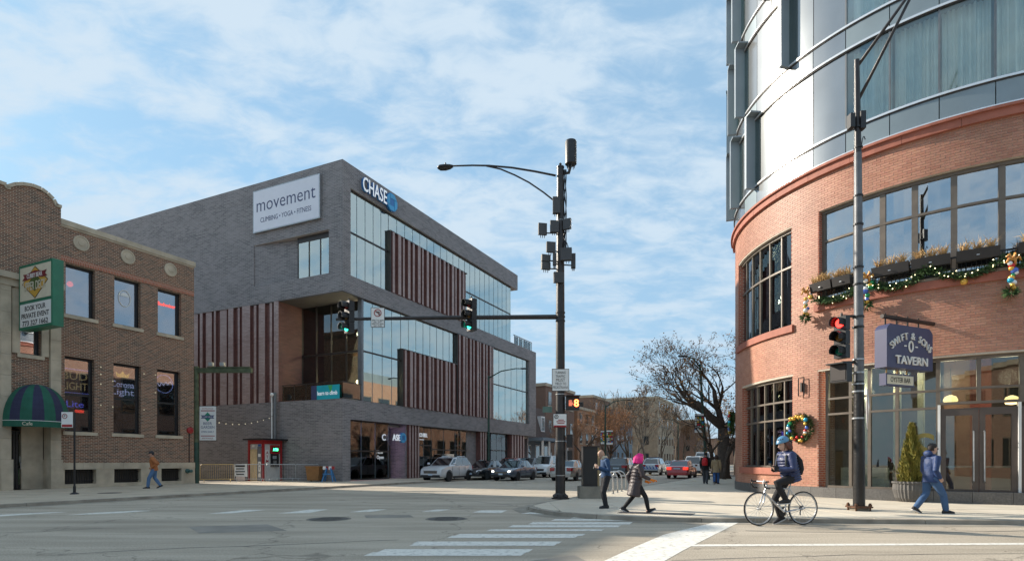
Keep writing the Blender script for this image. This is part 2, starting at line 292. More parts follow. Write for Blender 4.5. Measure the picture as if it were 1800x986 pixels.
def block_pieces(poly, d, size, z0, z1, m, parent, name, gap=0.013, off=0.0, keep=None):
    """cut a convex polygon into slabs along direction d and its perpendicular; each slab its own object"""
    bm = bmesh.new(); bm.faces.new([bm.verts.new((p[0], p[1], 0)) for p in poly])
    d = Vector(d).normalized(); e = Vector((-d.y, d.x, 0))
    for ax in (d, e):
        vals = [Vector((p[0], p[1], 0)).dot(ax) for p in poly]; k = math.floor(min(vals) / size)
        while k * size + off < max(vals):
            bmesh.ops.bisect_plane(bm, geom=bm.verts[:] + bm.edges[:] + bm.faces[:], plane_co=ax * (k * size + off), plane_no=ax, dist=1e-5); k += 1
    out = []
    for f in bm.faces:
        c = f.calc_center_median()
        if f.calc_area() < 0.05 or (keep and not keep(c)): continue
        vs = [v.co.copy() for v in f.verts]
        vs = [v + (c - v).normalized() * gap for v in vs]
        dz = rnd.uniform(-0.003, 0.003)
        out.append(MB().prism(vs, z0, z1 + dz).build(name, m, parent))
    bm.free(); return out
def kerb_line(pts, m, parent, z1, wd=0.17, seg=2.4, side=1):
    """kerb stones along a polyline"""
    P = [Vector((p[0], p[1], 0)) for p in pts]; L_ = [0]
    for i in range(1, len(P)): L_.append(L_[-1] + (P[i] - P[i - 1]).length)
    def pt(s):
        for i in range(1, len(P)):
            if s <= L_[i] or i == len(P) - 1:
                k = (s - L_[i - 1]) / max(1e-6, L_[i] - L_[i - 1]); q = P[i - 1].lerp(P[i], k); dd = (P[i] - P[i - 1]).normalized(); return q, Vector((-dd.y, dd.x, 0)) * side
    s = 0
    while s < L_[-1] - 0.1:
        e = min(s + seg, L_[-1]); n = max(2, int((e - s) / 0.35)); A = [pt(s + 0.006 + (e - s - 0.012) * i / n) for i in range(n + 1)]
        mb = MB(); poly = [a for a, _ in A] + [a + q * wd for a, q in reversed(A)]
        mb.prism(poly, 0.0, z1 + rnd.uniform(-0.004, 0.002)); mb.build('kerb_stone', m, parent); s = e
SW = 0.10
def slab_mat(name, col, col2): return surf(name, col, 0.88, 0, 0.1, 0.9, 0.25, 90, col2=col2)
M_slab = slab_mat('pavement_concrete', (0.52, 0.455, 0.36), (0.64, 0.57, 0.46)); M_slab2 = slab_mat('old_pavement_concrete', (0.42, 0.35, 0.265), (0.56, 0.475, 0.365))
M_joint = surf('dirty_joint', (0.15, 0.13, 0.105), 0.9)
# left pavement (in front of the brown brick bar and the charcoal building)
lp = MB().prism([UV(-30, -34), UV(-30, -21.35), UV(140, -21.35), UV(140, -34)], 0.0, SW - 0.022).build('pavement_left', M_joint, kind='structure')
tag(lp, 'concrete pavement along the brown brick bar and charcoal building', 'pavement')
block_pieces([UV(8, -31.2), UV(8, -21.40), UV(62, -21.40), UV(62, -31.2)], U1, 1.85, SW - 0.022, SW, M_slab2, lp, 'paving_slab', keep=lambda c: True)
kerb_line([UV(2, -21.2), UV(100, -21.2)], M_kerb, lp, SW, 0.17, 2.6, 1)
# right pavement and corner
corner = [UV(130, -7.2), UV(17, -7.2), Vector((0.40, 16.9, 0)), Vector((0.60, 15.8, 0)), Vector((1.1, 14.8, 0)), Vector((1.94, 14.05, 0)), Vector((2.8, 13.6, 0)), Vector((3.85, 13.32, 0)), Vector((6.35, 13.15, 0)), Vector((11.0, 12.75, 0)), Vector((45, 11.0, 0))]
rp_poly = [c + Vector((0.10, 0.10, 0)) for c in corner] + [Vector((80, 40, 0)), UV(130, 30)]
rp_o = MB().prism(rp_poly, 0.0, SW - 0.022).build('pavement_right', M_joint, kind='structure')
tag(rp_o, 'pale concrete pavement round the curved brick hotel corner', 'pavement')
inn = [UV(50, -7.0), UV(17.1, -7.0), Vector((0.60, 16.95, 0)), Vector((0.80, 15.9, 0)), Vector((1.27, 14.97, 0)), Vector((2.05, 14.23, 0)), Vector((2.9, 13.79, 0)), Vector((3.9, 13.52, 0)), Vector((6.37, 13.35, 0)), Vector((11.0, 12.95, 0)), Vector((24, 12.28, 0)), Vector((24, 22, 0)), UV(50, 0)]
block_pieces(inn, (1, 0.03, 0), 1.7, SW - 0.022, SW, M_slab, rp_o, 'paving_slab', keep=lambda c: (c - Vector((18.6, 24.85, 0))).length > 7.0)
kerb_line(list(reversed(corner)), M_kerb, rp_o, SW, 0.17, 2.4, -1)
M_plate = surf('dark_kerb_strip', (0.09, 0.08, 0.075), 0.6, 0.3, 0.2, 6)
tp = MB().prism([ground(1085, 901.5, SW), ground(1215, 905.5, SW), ground(1222, 902.5, SW), ground(1092, 898.8, SW)], SW + 0.003, SW + 0.012)  # thin dark strip laid on the pavement along the kerb
tp.build('dark_kerb_strip', M_plate, rp_o)
# ---------------- painted markings: quads given by photo pixels on the road
def marking(name, polys, m, label, z=0.004):
    mb = MB()
    for p in polys: mb.add([ground(x, y, z) for x, y in p], [tuple(range(len(p)))])
    o = mb.build(name, m, kind='structure'); tag(o, label, 'road marking'); return o
def hb(x0, x1, y0, y1, k=12): return [(x0, y1), (x1 - k * 0.6, y1), (x1, y0), (x0 + k, y0)]
zb = [[hb(663, 937, 964.3, 970, 14), hb(639, 925, 970, 976, 16)], [hb(725, 988, 951, 954.6, 10), hb(719, 980, 954.6, 958.4, 10)], [hb(800, 1029, 937.6, 941, 9), hb(785, 1016, 941, 944.6, 10)],
      [hb(855, 1062, 929.6, 932.4, 8)], [hb(892, 1092, 922.4, 926, 10)], [hb(928, 1112, 917, 921, 9)], [hb(968, 1111, 911.5, 914.4, 8)], [hb(1003, 1102, 908, 910.4, 7)]]
for i, p in enumerate(zb): marking('crosswalk_stripe', p, M_line, ['nearest white crosswalk stripe at the bottom edge', 'second crosswalk stripe from the bottom edge', 'third crosswalk stripe from the bottom edge', 'fourth crosswalk stripe, a thin one', 'fifth crosswalk stripe, counted from the nearest', 'sixth crosswalk stripe, counted from the nearest', 'seventh crosswalk stripe, close to the kerb corner', 'last crosswalk stripe beside the kerb corner'][i])
marking('stop_bar', [[(985, 1025), (1060, 986), (1110, 963), (1167, 939), (1205, 929.5), (1258, 917), (1300, 917), (1250, 942), (1200, 967), (1165, 987), (1110, 1025)]], M_line, 'broad diagonal white bar in front of the cyclist')
marking('crosswalk_line', [[(1215, 959.5), (1800, 956.6), (2400, 953), (2400, 950), (1800, 953.6), (1222, 956)]], M_line, 'long thin white line running right below the cyclist')
for a, b_, lab in [(((-40, 909.5), (75, 902), (120, 899.3), (90, 899.6), (-40, 906)), 0, 'leftmost dashed white lane mark at the left edge'), (((115, 905), (210, 901), (268, 896.8), (240, 896.8), (160, 901)), 0, 'long dashed white lane mark below the orange jacket walker'),
                   (((365, 902.3), (405, 901.5), (468, 895.6), (430, 895.6)), 0, 'slanted white lane mark left of the first manhole'), (((488, 902), (545, 900.5), (577, 894.6), (545, 895)), 0, 'slanted white lane mark just above the left manhole'), (((614, 899.6), (655, 898.6), (680, 894.4), (650, 894.8)), 0, 'white lane mark between the two manholes'),
                   (((740, 898.8), (772, 898), (792, 894.6), (768, 894.8)), 0, 'white lane mark above the right manhole'), (((830, 900), (880, 901), (892, 896.4), (846, 896.2)), 0, 'white lane mark right of the right manhole'), (((915, 902), (965, 903.3), (972, 901.6), (932, 899.8)), 0, 'faint white lane mark beside the corner kerb')]:
    marking('lane_mark', [a], M_line, lab)
M_iron = surf('cast_iron', (0.11, 0.10, 0.09), 0.7, 0.2, 0.3, 8, 0.6, 30)
for px, py, rr, lab in [(578, 912, 0.45, 'left cast iron manhole cover in the road'), (785, 911.5, 0.44, 'right cast iron manhole cover in the road')]:
    q = ground(px, py); root = thing('manhole_cover', q, lab, 'manhole', 'manhole covers in the road')
    MB().lathe([(rr + 0.07, 0.001), (rr + 0.06, 0.006), (rr, 0.006)], q, 28).build('collar', M_concd, root)
    mb = MB().lathe([(rr, 0.006), (rr, 0.012), (rr * 0.86, 0.012), (rr * 0.84, 0.009), (0.01, 0.010)], q, 28)
    for i in range(-3, 4): mb.box(q.x - rr * 0.6, q.x + rr * 0.6, q.y + i * 0.12 - 0.02, q.y + i * 0.12 + 0.02, 0.009, 0.014)
    mb.build('lid', M_iron, root)
q = ground(193, 866, SW); tag(MB().lathe([(0.42, SW), (0.42, SW + 0.006), (0.38, SW + 0.008), (0.01, SW + 0.009)], (q.x, q.y, 0), 24).build('pavement_hatch', M_iron), 'round rusty iron hatch in the pavement before the bar', 'hatch')

# gutters: dirty concrete strips along the kerbs
M_gut = surf('gutter_concrete', (0.22, 0.195, 0.155), 0.9, 0, 0.3, 1.2, 0.4, 40, col2=(0.36, 0.32, 0.26))
tag(MB().add([UV(2, -21.19, 0.003), UV(100, -21.19, 0.003), UV(100, -20.72, 0.003), UV(2, -20.72, 0.003)], [(0, 1, 2, 3)]).build('gutter_left', M_gut, kind='structure'), 'dirty concrete gutter along the left kerb', 'gutter')
g_ = []; P_ = [c for c in corner[1:]]
for i, c in enumerate(P_):
    d = (P_[min(i + 1, len(P_) - 1)] - P_[max(i - 1, 0)]).normalized(); g_.append((c, c + Vector((d.y, -d.x, 0)) * 0.42))
mbg = MB()
for (a, b_), (c, d) in zip(g_[:-1], g_[1:]): mbg.add([(q.x, q.y, 0.003) for q in (a, c, d, b_)], [(0, 1, 2, 3)])
tag(mbg.build('gutter_right', M_gut, kind='structure'), 'dirty concrete gutter round the right kerb corner', 'gutter')

# sealed cracks and patches in the asphalt
M_tar = surf('tar_seal', (0.11, 0.10, 0.09), 0.6, 0, 0.3, 4); M_pat = surf('asphalt_patch', (0.26, 0.235, 0.20), 0.85, 0, 0.2, 2, 0.5, 60)
def seam(pts, wd, label, sd_):
    r = random.Random(sd_); mb = MB(); P = [ground(x, y) for x, y in pts]; Q = []
    for a, b_ in zip(P[:-1], P[1:]):
        n = max(4, int((b_ - a).length / 0.35)); Q += [a.lerp(b_, i / n) for i in range(n)]
    Q.append(P[-1]); off = 0; L_, R_ = [], []
    for i, q in enumerate(Q):
        d = (Q[min(i + 1, len(Q) - 1)] - Q[max(i - 1, 0)]).normalized(); nn = Vector((-d.y, d.x, 0)); off = off * 0.8 + r.gauss(0, 0.022); w_ = wd * r.uniform(0.5, 1.2); L_.append(q + nn * (off + w_)); R_.append(q + nn * (off - w_))
    mb.add([(q.x, q.y, 0.0025) for q in L_ + R_], [(i, i + 1, len(Q) + i + 1, len(Q) + i) for i in range(len(Q) - 1)]); tag(mb.build('tar_seam', M_tar, kind='structure'), label, 'tar seam')
seam([(-30, 938), (60, 934), (180, 928)], 0.018, 'tar seam in the road at the left edge', 1); seam([(100, 975), (330, 962), (520, 956), (700, 948)], 0.02, 'long tar seam left of the nearest stripes', 2); seam([(560, 868), (700, 872), (830, 880), (905, 888)], 0.03, 'tar seam towards the corner kerb', 3)
seam([(1180, 985), (1500, 975), (1830, 972)], 0.018, 'tar seam at the bottom right of the road', 4); seam([(1310, 932), (1560, 936), (1830, 932)], 0.03, 'tar seam along the road below the cyclist', 5); seam([(300, 890), (520, 884), (720, 884)], 0.025, 'tar seam above the dashed marks', 6)
for i, p in enumerate(([(330, 925), (470, 921), (505, 932), (350, 937)], [(930, 985), (1010, 975), (1040, 990), (960, 1002)], [(640, 905), (720, 904), (728, 909), (644, 910)])):
    marking('asphalt_patch', [p], M_pat, ['dark asphalt patch left of the manholes', 'dark asphalt patch at the bottom edge', 'small asphalt patch between the manholes'][i], 0.0018)
# ------------------------------------------------------------------ charcoal brick building
CC = Vector((-10.63, 37.0, 0))
WF = Wall(CC, U1, NF)                 # street facade, t runs away from the camera
WL = Wall(CC, U2, -U1)                # left facade, t runs to the left
Z0, ZB0, ZB1, ZM0, ZM1, ZR0, ZR = SW, 4.05, 5.32, 12.08, 13.22, 18.8, 20.3
TE, TU = 30.5, 25.8                   # end of lower and of upper volume
ch = thing('climbing_gym_building', CC, 'charcoal brick building with big glass bands and plum brick fins', 'building')
def cpart(name, mb, m, par=None, **k): return mb.build(name, m, par or ch, **k)
DL = 34.0                             # depth of the building behind the street facade (along U2)
# ---- brick shell: bands, piers, left facade
mb = MB()
mb.wbox(WF, 0, TE, ZB0, ZB1, -0.9, 0)                      # lower band
cpart('lower_band', mb, B_chase)
mb = MB(); mb.wbox(WF, 0, TE, ZM0, ZM1, -0.9, 0); cpart('middle_band', mb, B_chase)
mb = MB(); mb.wbox(WF, 0, TU, ZR0, ZR, -0.9, 0); cpart('roof_band', mb, B_chase)
mb = MB(); mb.wbox(WF, 0, 0.75, ZM1, ZR0, -0.9, 0); cpart('corner_pier', mb, B_chase)
mb = MB(); mb.wbox(WF, 28.75, TE, ZB1, ZM0, -0.9, 0); cpart('end_pier', mb, B_chase)
mb = MB(); mb.wbox(WF, 0, 0.73, Z0 - 0.1, ZB0, -0.9, 0); cpart('corner_pier', mb, B_chase)
# left facade of upper box with recess opening
tS0, tS1 = WL.t(578), WL.t(446.5); zs0, zs1 = WL.z(578, 480), WL.z(578, 403)
mb = MB()
mb.wbox(WL, 0.9, DL, zs1, ZR, -0.5, 0); mb.wbox(WL, 0.9, tS0, zs0, zs1, -0.5, 0); mb.wbox(WL, tS1, DL, zs0, zs1, -0.5, 0); mb.wbox(WL, 0.9, DL, ZM0, zs0, -0.5, 0)
cpart('left_wall', mb, B_chase)
mb = MB(); tG = WL.t(518)
mb.hexa([WL.p(tG, zs0, -0.5), WL.p(tS1, zs0, -0.05), WL.p(tS1, zs0, -0.7), WL.p(tG, zs0, -0.9), WL.p(tG, zs1, -0.5), WL.p(tS1, zs1, -0.05), WL.p(tS1, zs1, -0.7), WL.p(tG, zs1, -0.9)])
cpart('recess_panel', mb, B_chase)
for i in range(3):
    a, b_ = tS0 + (tG - tS0) * i / 3, tS0 + (tG - tS0) * (i + 1) / 3
    cpart('pane', MB().wbox(WL, a + 0.03, b_ - 0.03, zs0 + 0.04, zs1 - 0.35, -0.34, -0.31), G_chase)
    cpart('mullion', MB().wbox(WL, b_ - 0.035, b_ + 0.035, zs0, zs1, -0.40, -0.28), M_dark)
cpart('window_head', MB().wbox(WL, tS0, tG, zs1 - 0.35, zs1, -0.42, -0.27), M_dark)
# lower left wall: base storey in brick, fins above
mb = MB(); mb.wbox(WL, 0.9, DL, Z0 - 0.1, ZB1, -0.5, 0); cpart('base_wall', mb, B_chase)
mb = MB(); mb.wbox(WF, 0.02, 2.1, ZB1 - 0.4, ZB1 - 0.02, -8, -0.9); cpart('terrace_floor', mb, M_conc)
tR = WL.t(490)
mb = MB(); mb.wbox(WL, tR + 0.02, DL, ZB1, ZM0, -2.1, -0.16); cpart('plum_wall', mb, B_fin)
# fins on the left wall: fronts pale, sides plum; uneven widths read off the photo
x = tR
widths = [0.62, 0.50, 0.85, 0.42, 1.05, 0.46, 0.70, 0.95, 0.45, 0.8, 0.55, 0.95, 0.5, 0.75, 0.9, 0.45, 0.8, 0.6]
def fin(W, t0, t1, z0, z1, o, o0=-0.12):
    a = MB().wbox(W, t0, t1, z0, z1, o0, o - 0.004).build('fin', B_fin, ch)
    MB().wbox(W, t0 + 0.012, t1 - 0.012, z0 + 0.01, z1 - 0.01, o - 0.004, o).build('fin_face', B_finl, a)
for i, wd in enumerate(widths):
    g = 0.24 if i % 3 else 0.16
    fin(WL, x + 0.01, x + wd - g, ZB1 + 0.01, ZM0 - 0.01, 0.0 if i % 2 == 0 else -0.05, -0.155)
    x += wd + (0.12 if i % 2 else 0.03)
    if x > 16: break
# back / far walls, roofs, soffit, interior floors
mb = MB(); mb.wbox(WF, 0.6, TU, ZR - 0.5, ZR - 0.12, -DL, -0.9); mb.wbox(WF, TU, TE, ZM1 - 0.6, ZM1 - 0.25, -DL, -0.9)
cpart('roof', mb, M_concd)
mb = MB(); mb.wbox(WF, 0.5, TU, ZM0 + 0.03, ZM0 + 0.5, -DL, -0.9); cpart('upper_floor', mb, M_intd)
mb = MB(); mb.wbox(WF, 2.12, TE, ZB1 - 0.5, ZB1 - 0.05, -DL, -0.9); mb.wbox(WF, 0.5, TE, 0.05, Z0 + 0.02, -DL, -0.9); cpart('floor_slab', mb, M_conc)
M_soff = surf('soffit', (0.085, 0.08, 0.082), 0.8, 0, 0.1, 2)
mb = MB(); mb.wbox(WF, 0.02, 2.3, ZM0 - 0.05, ZM0 - 0.002, -9, -0.02); cpart('soffit', mb, M_soff)
mb = MB(); mb.wbox(WF, 0.5, TU, ZM1, ZR0, -9.5, -9.2); mb.wbox(WF, 2.2, TE, ZB1, ZM0, -9.5, -9.2); mb.wbox(WF, 0.5, TE, Z0, ZB0, -7.5, -7.2)
cpart('interior_wall', mb, M_int)
mb = MB(); mb.wbox(WF, TE - 0.3, TE, Z0, ZM1, -DL, -0.9); mb.wbox(WF, TU - 0.3, TU, ZM1, ZR, -DL, -9); mb.wbox(WF, 0.6, TE, Z0, ZM1, -DL, -DL + 0.3); mb.wbox(WF, 0.6, TU, ZM1, ZR, -DL, -DL + 0.3)
cpart('rear_wall', mb, B_chase)
M_sofi = surf('ceiling', (0.45, 0.43, 0.40), 0.9, 0, 0.1, 1)
mb = MB(); mb.wbox(WF, 0.6, TU, ZR0 + 0.02, ZR0 + 0.2, -9.2, -0.9); mb.wbox(WF, 2.2, TE, ZM0 - 0.25, ZM0 - 0.06, -9.2, -0.95); mb.wbox(WF, 0.6, TE, ZB0 - 0.2, ZB0 - 0.04, -7.2, -0.95)
cpart('ceiling', mb, M_sofi)
# ---- glazing on the street facade
M_mull = surf('slate_mullion', (0.10, 0.14, 0.17), 0.4, 0.3, 0.05, 3)
def glaze(t0, t1, z0, z1, n, out=-0.22, m=G_chase, tr=None, W=WF, md=0.035, first=None):
    ts = [t0 + (t1 - t0) * i / n for i in range(n + 1)]
    zs = [z0] + ([tr] if tr else []) + [z1]
    for i in range(n):
        for k in range(len(zs) - 1):
            MB().wbox(W, ts[i] + 0.015, ts[i + 1] - 0.015, zs[k] + 0.02, zs[k + 1] - 0.02, out - 0.02, out).build('pane', m, ch)
    for t_ in ts: MB().wbox(W, t_ - md / 2, t_ + md / 2, z0, z1, out - 0.12, out + 0.012).build('mullion', M_mull, ch)
    if tr: MB().wbox(W, t0, t1, tr - 0.05, tr + 0.05, out - 0.12, out + 0.05).build('transom', M_dark, ch)
    MB().wbox(W, t0, t1, z0 - 0.02, z0 + 0.05, out - 0.14, out + 0.06).build('window_sill', M_dark, ch); MB().wbox(W, t0, t1, z1 - 0.08, z1 + 0.02, out - 0.14, out + 0.06).build('window_head', M_dark, ch)
tA, tB = WF.t(687), WF.t(820.5)
glaze(0.75, tA, ZM1, ZR0, 5, tr=16.08); glaze(tA, tB, 17.55, ZR0, 11); glaze(tB, 24.5, ZM1, ZR0, 10, tr=16.08)
MB().wbox(WF, 24.48, 24.56, ZM1, ZR0, -3, -0.2).build('pane', G_chase, ch)
tC, tD, tE = WF.t(708.5), WF.t(804), WF.t(869)
glaze(2.1, tC, ZB1, ZM0, 4, tr=8.66); glaze(tC, tD, 9.5, ZM0, 8); glaze(tE, 28.75, ZB1, ZM0, 6, tr=8.67)
# fins on the street facade
def fins(t0, t1, z0, z1, step):
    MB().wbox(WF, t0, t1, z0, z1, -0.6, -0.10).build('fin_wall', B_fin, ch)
    MB().wbox(WF, t0 - 0.08, t1 + 0.04, z1, z1 + 0.06, -0.4, 0.04).build('fin_cap', M_dark, ch)
    MB().wbox(WF, t0 - 0.06, t0, z0, z1, -0.4, 0.03).build('fin_edge', M_dark, ch)
    t_ = t0 + 0.12; k = 0
    while t_ < t1 - 0.25:
        wd = step * (0.42, 0.58, 0.36, 0.50)[k % 4]
        fin(WF, t_, min(t_ + wd, t1 - 0.02), z0 + 0.01, z1 - 0.01, 0.13 if k % 2 else 0.07, -0.098); t_ += step * (0.92, 1.02, 0.86, 1.1)[k % 4]; k += 1
fins(tA, tB, ZM1, 17.5, 0.62); fins(tC, tD, ZB1, 9.45, 0.62); fins(tD + 0.05, tE, ZB1, ZM0 - 0.05, 0.62)
# ---- recessed corner glazing over the terrace (faces left)
WT = Wall(WF.p(2.1, 0, -0.22), U2, -U1)
sR = 5.3
for i in range(4):
    a, b_ = sR * i / 4, sR * (i + 1) / 4
    for z0, z1 in ((ZB1, 8.66), (8.66, ZM0 - 0.05)):
        MB().wbox(WT, a + 0.03, b_ - 0.03, z0 + 0.03, z1 - 0.03, -0.02, 0).build('pane', G_chase2, ch)
    MB().wbox(WT, b_ - 0.03, b_ + 0.03, ZB1, ZM0 - 0.05, -0.10, 0.04).build('mullion', M_dark, ch)
MB().wbox(WT, 0, sR, 8.6, 8.72, -0.10, 0.05).build('transom', M_dark, ch)
MB().wbox(WF, 1.92, 2.12, ZB1, ZM0, -0.42, -0.1).build('corner_mullion', M_grey, ch)
# terrace railing with glass panels
for i in range(5):
    a, b_ = 0.15 + 5.1 * i / 5, 0.15 + 5.1 * (i + 1) / 5
    MB().wbox(WL, a + 0.04, b_ - 0.04, ZB1 + 0.08, ZB1 + 1.0, -0.16, -0.15).build('railing_panel', G_chase2, ch)
    MB().wbox(WL, b_ - 0.025, b_ + 0.025, ZB1, ZB1 + 1.08, -0.18, -0.13).build('railing_post', M_dark, ch)
MB().wbox(WL, 0.1, 5.3, ZB1 + 1.05, ZB1 + 1.11, -0.2, -0.11).build('handrail', M_dark, ch)
mb = MB(); mb.wbox(WF, 0.15, 1.9, ZB1 + 1.05, ZB1 + 1.11, -0.2, -0.12); mb.wbox(WF, 0.15, 1.9, ZB1 + 0.06, ZB1 + 0.1, -0.18, -0.14); cpart('handrail', mb, M_dark)
MB().wbox(WF, 0.2, 1.88, ZB1 + 0.1, ZB1 + 1.04, -0.165, -0.155).build('railing_panel', G_chase2, ch)
# roof-terrace railing at the far end
mb = MB(); mb.wbox(WF, TU, TE - 0.1, ZM1 + 1.05, ZM1 + 1.12, -0.5, -0.44); 
for i in range(8): q = TU + 0.2 + i * 0.62; mb.wbox(WF, q, q + 0.05, ZM1, ZM1 + 1.08, -0.5, -0.45)
cpart('roof_railing', mb, M_grey)
for i in range(4): MB().wbox(WF, TU + 0.3 + i * 1.05, TU + 1.25 + i * 1.05, ZM1 + 0.1, ZM1 + 1.0, -0.48, -0.47).build('railing_panel', G_chase2, ch)
# ---- ground floor shopfronts
tg = [WF.t(p) for p in (616, 690, 721, 741, 767, 828, 846, 858.5, 871, 899, 901, 925)]
glaze(0.75, tg[1], Z0 + 0.05, ZB0, 3, out=-0.35, m=G_shop, tr=2.05)
MB().wbox(WF, tg[1], tg[2], Z0, ZB0, -2.4, -2.2).build('recess_wall', M_intd, ch)
MB().wbox(WF, tg[1] + 0.1, tg[1] + 1.0, Z0, 2.5, -1.0, -0.95).build('entrance_door', M_dark, ch)
MB().wbox(WF, tg[2] - 0.12, tg[2], Z0, ZB0, -2.2, -0.3).build('recess_return', B_chase, ch)
def pier(t0, t1, n):
    MB().wbox(WF, t0, t1, Z0, ZB0, -0.8, -0.25).build('pier', B_fin, ch)
    for i in range(n):
        a = t0 + (t1 - t0) * (i + 0.15) / n; fin(WF, a, a + (t1 - t0) / n * 0.55, Z0 + 0.01, ZB0 - 0.01, -0.12, -0.248)
pier(tg[2], tg[3], 4); pier(tg[6], tg[7], 3); pier(tg[10], tg[11], 5)
glaze(tg[3], tg[4], Z0 + 0.05, ZB0, 2, out=-0.5, m=G_shop, tr=2.6); glaze(tg[4], tg[5], Z0 + 0.05, ZB0, 3, out=-0.5, m=G_shop, tr=2.3)
MB().wbox(WF, tg[5], tg[6], Z0, ZB0, -0.9, -0.55).build('dark_pier', B_chase, ch)
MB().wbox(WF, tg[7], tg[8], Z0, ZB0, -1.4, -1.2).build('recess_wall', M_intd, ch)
glaze(tg[8], tg[9], Z0 + 0.05, ZB0, 3, out=-0.5, m=G_shop, tr=2.4)
MB().wbox(WF, tg[11], TE, Z0, ZB0, -1.6, -1.4).build('recess_wall', M_intd, ch)
# blue-lit screens and lamps inside
M_blue = surf('blue_screen', (0.1, 0.08, 0.5), 0.5, emit=(0.16, 0.10, 0.95), es=1.6)
for a, b_ in ((1.0, 1.9), (2.2, 3.1), (3.9, 4.6)): MB().wbox(WF, a, b_, 2.55, 3.8, -2.6, -2.55).build('lit_screen', M_blue, ch)
def lamps(lst, m, rr):
    for t_, z, o in lst:
        q = WF.p(t_, z, o); a = MB().ball(q, rr, 10, 6).build('pendant_lamp', m, ch); MB().tube([q, q + Vector((0, 0, 0.9))], 0.012, 4).build('cord', M_black, a)
lamps([(1.0, 15.6, -1.6), (1.35, 15.55, -2.2), (3.1, 14.3, -1.5), (3.2, 15.1, -3.4), (5.6, 17.4, -1.8), (6.9, 17.6, -2.2)], M_lampw, 0.2)
lamps([(3.4, 10.7, -1.5), (7.6, 10.5, -1.5), (9.6, 10.6, -2.5), (16, 14.5, -2)], M_lampw, 0.2)
for s_, z, o in ((1.3, 10.1, -1.0), (2.7, 10.9, -2.5), (3.9, 9.4, -1.2), (4.4, 10.6, -1.6), (2.2, 7.0, -2.2), (3.6, 7.4, -1.3), (0.9, 7.7, -1.6), (4.6, 7.0, -2.0)):
    q = WT.p(s_, z, o); MB().ball(q, 0.13, 10, 6).build('pendant_lamp', M_warm, ch)
mb = MB(); mb.wbox(WT, 0.2, 9, 9.3, 9.6, -4.2, -3.9); mb.wbox(WT, 0.2, 9, 11.0, 11.3, -3.2, -2.9)
for k in range(4): mb.wbox(WT, 0.4 + k * 1.5, 0.6 + k * 1.5, 9.3, ZM0, -4.0, -3.8)
cpart('interior_beam', mb, surf('timber', (0.30, 0.17, 0.07), 0.7, 0, 0.3, 3))
# ---- movement sign, corner sign, learn-to-climb banner
a, b_ = WL.t(566), WL.t(449); z0, z1 = WL.z(566, 385), WL.z(566, 307)
sg = thing('gym_sign', WL.p((a + b_) / 2, z0, 0), 'large white sign board reading movement on the charcoal wall', 'sign')
M_lit = surf('sign_face', (0.70, 0.70, 0.76), 0.35, 0, 0.03, 2)
MB().wbox(WL, a, b_, z0, z1, 0.02, 0.20).build('frame', M_galv, sg)
MB().wbox(WL, a + 0.07, b_ - 0.07, z0 + 0.07, z1 - 0.07, 0.2, 0.205).build('sign_face', M_lit, sg)
M_ind = surf('indigo_ink', (0.045, 0.055, 0.13), 0.5, 0, 0.05, 3)
cxs = (a + b_) / 2; rt = -U2
text('movement', WL.p(cxs, z0 + (z1 - z0) * 0.60, 0.209), rt, (0, 0, 1), 1.30, M_ind, sg, width=(b_ - a) * 0.88, depth=0.003, bold=-0.008)
text('CLIMBING \u2022 YOGA \u2022 FITNESS', WL.p(cxs, z0 + (z1 - z0) * 0.27, 0.209), rt, (0, 0, 1), 0.46, M_ind, sg, width=(b_ - a) * 0.76, depth=0.003)
M_cblue = surf('letter_blue', (0.02, 0.16, 0.42), 0.35, 0, 0.05, 3); M_cw = surf('letter_white', (0.80, 0.82, 0.84), 0.4, 0, 0, 3, emit=(0.8, 0.85, 0.9), es=0.15)
ta, tb = WF.t(631), WF.t(676); zc_ = 19.45
sg = thing('bank_roof_sign', WF.p((ta + tb) / 2, ZR0, 0), 'white and blue CHASE letters high on the charcoal roof band', 'sign')
text('CHASE', WF.p((ta + tb) / 2, zc_, 0.19), U1, (0, 0, 1), 1.35, M_cblue, sg, width=(tb - ta) * 0.95, depth=0.06, bold=0.004, name='letter_can')
text('CHASE', WF.p((ta + tb) / 2, zc_, 0.272), U1, (0, 0, 1), 1.28, M_cw, sg, width=(tb - ta) * 0.94, depth=0.008, bold=0.012, name='letter_face')
def octo(c, rr, m, par, out0, W=WF):
    M_cyan = surf('logo_blue', (0.05, 0.34, 0.62), 0.4, 0, 0.05, 3)
    o = MB().lathe([(rr * 1.05, 0), (rr * 1.05, 0.14)], c, 16, axis=W.n).build('logo_can', M_cblue, par)
    for k in range(4):
        an = k * math.pi / 2; u, v = W.D, Vector((0, 0, 1))
        def P(x_, y_): return c + W.n * 0.142 + (u * (x_ * math.cos(an) - y_ * math.sin(an)) + v * (x_ * math.sin(an) + y_ * math.cos(an))) * rr
        MB().extr([P(-0.36, 0.95), P(0.40, 0.95), P(0.92, 0.42), P(-0.36, 0.42)], W.n * 0.02).build('logo_quarter', M_cyan, o)
octo(WF.p(WF.t(685.2), zc_ - 0.02, 0.06), 0.60, None, sg, 0)
sg = thing('bank_window_sign', WF.p(tg[1], 3.2, 0), 'white CHASE lettering and blue logo at the shop entrance', 'sign')
zc_ = WF.z(700, 769)
text('C', WF.p(WF.t(681.5), zc_, -0.33), U1, (0, 0, 1), 0.62, M_cw, sg, depth=0.01, bold=0.01)
text('ASE', WF.p(WF.t(695), zc_, 0.10), U1, (0, 0, 1), 0.62, M_cw, sg, depth=0.03, bold=0.01, width=WF.t(702) - WF.t(688))
octo(WF.p(WF.t(706), zc_, 0.0), 0.36, None, sg, 0)
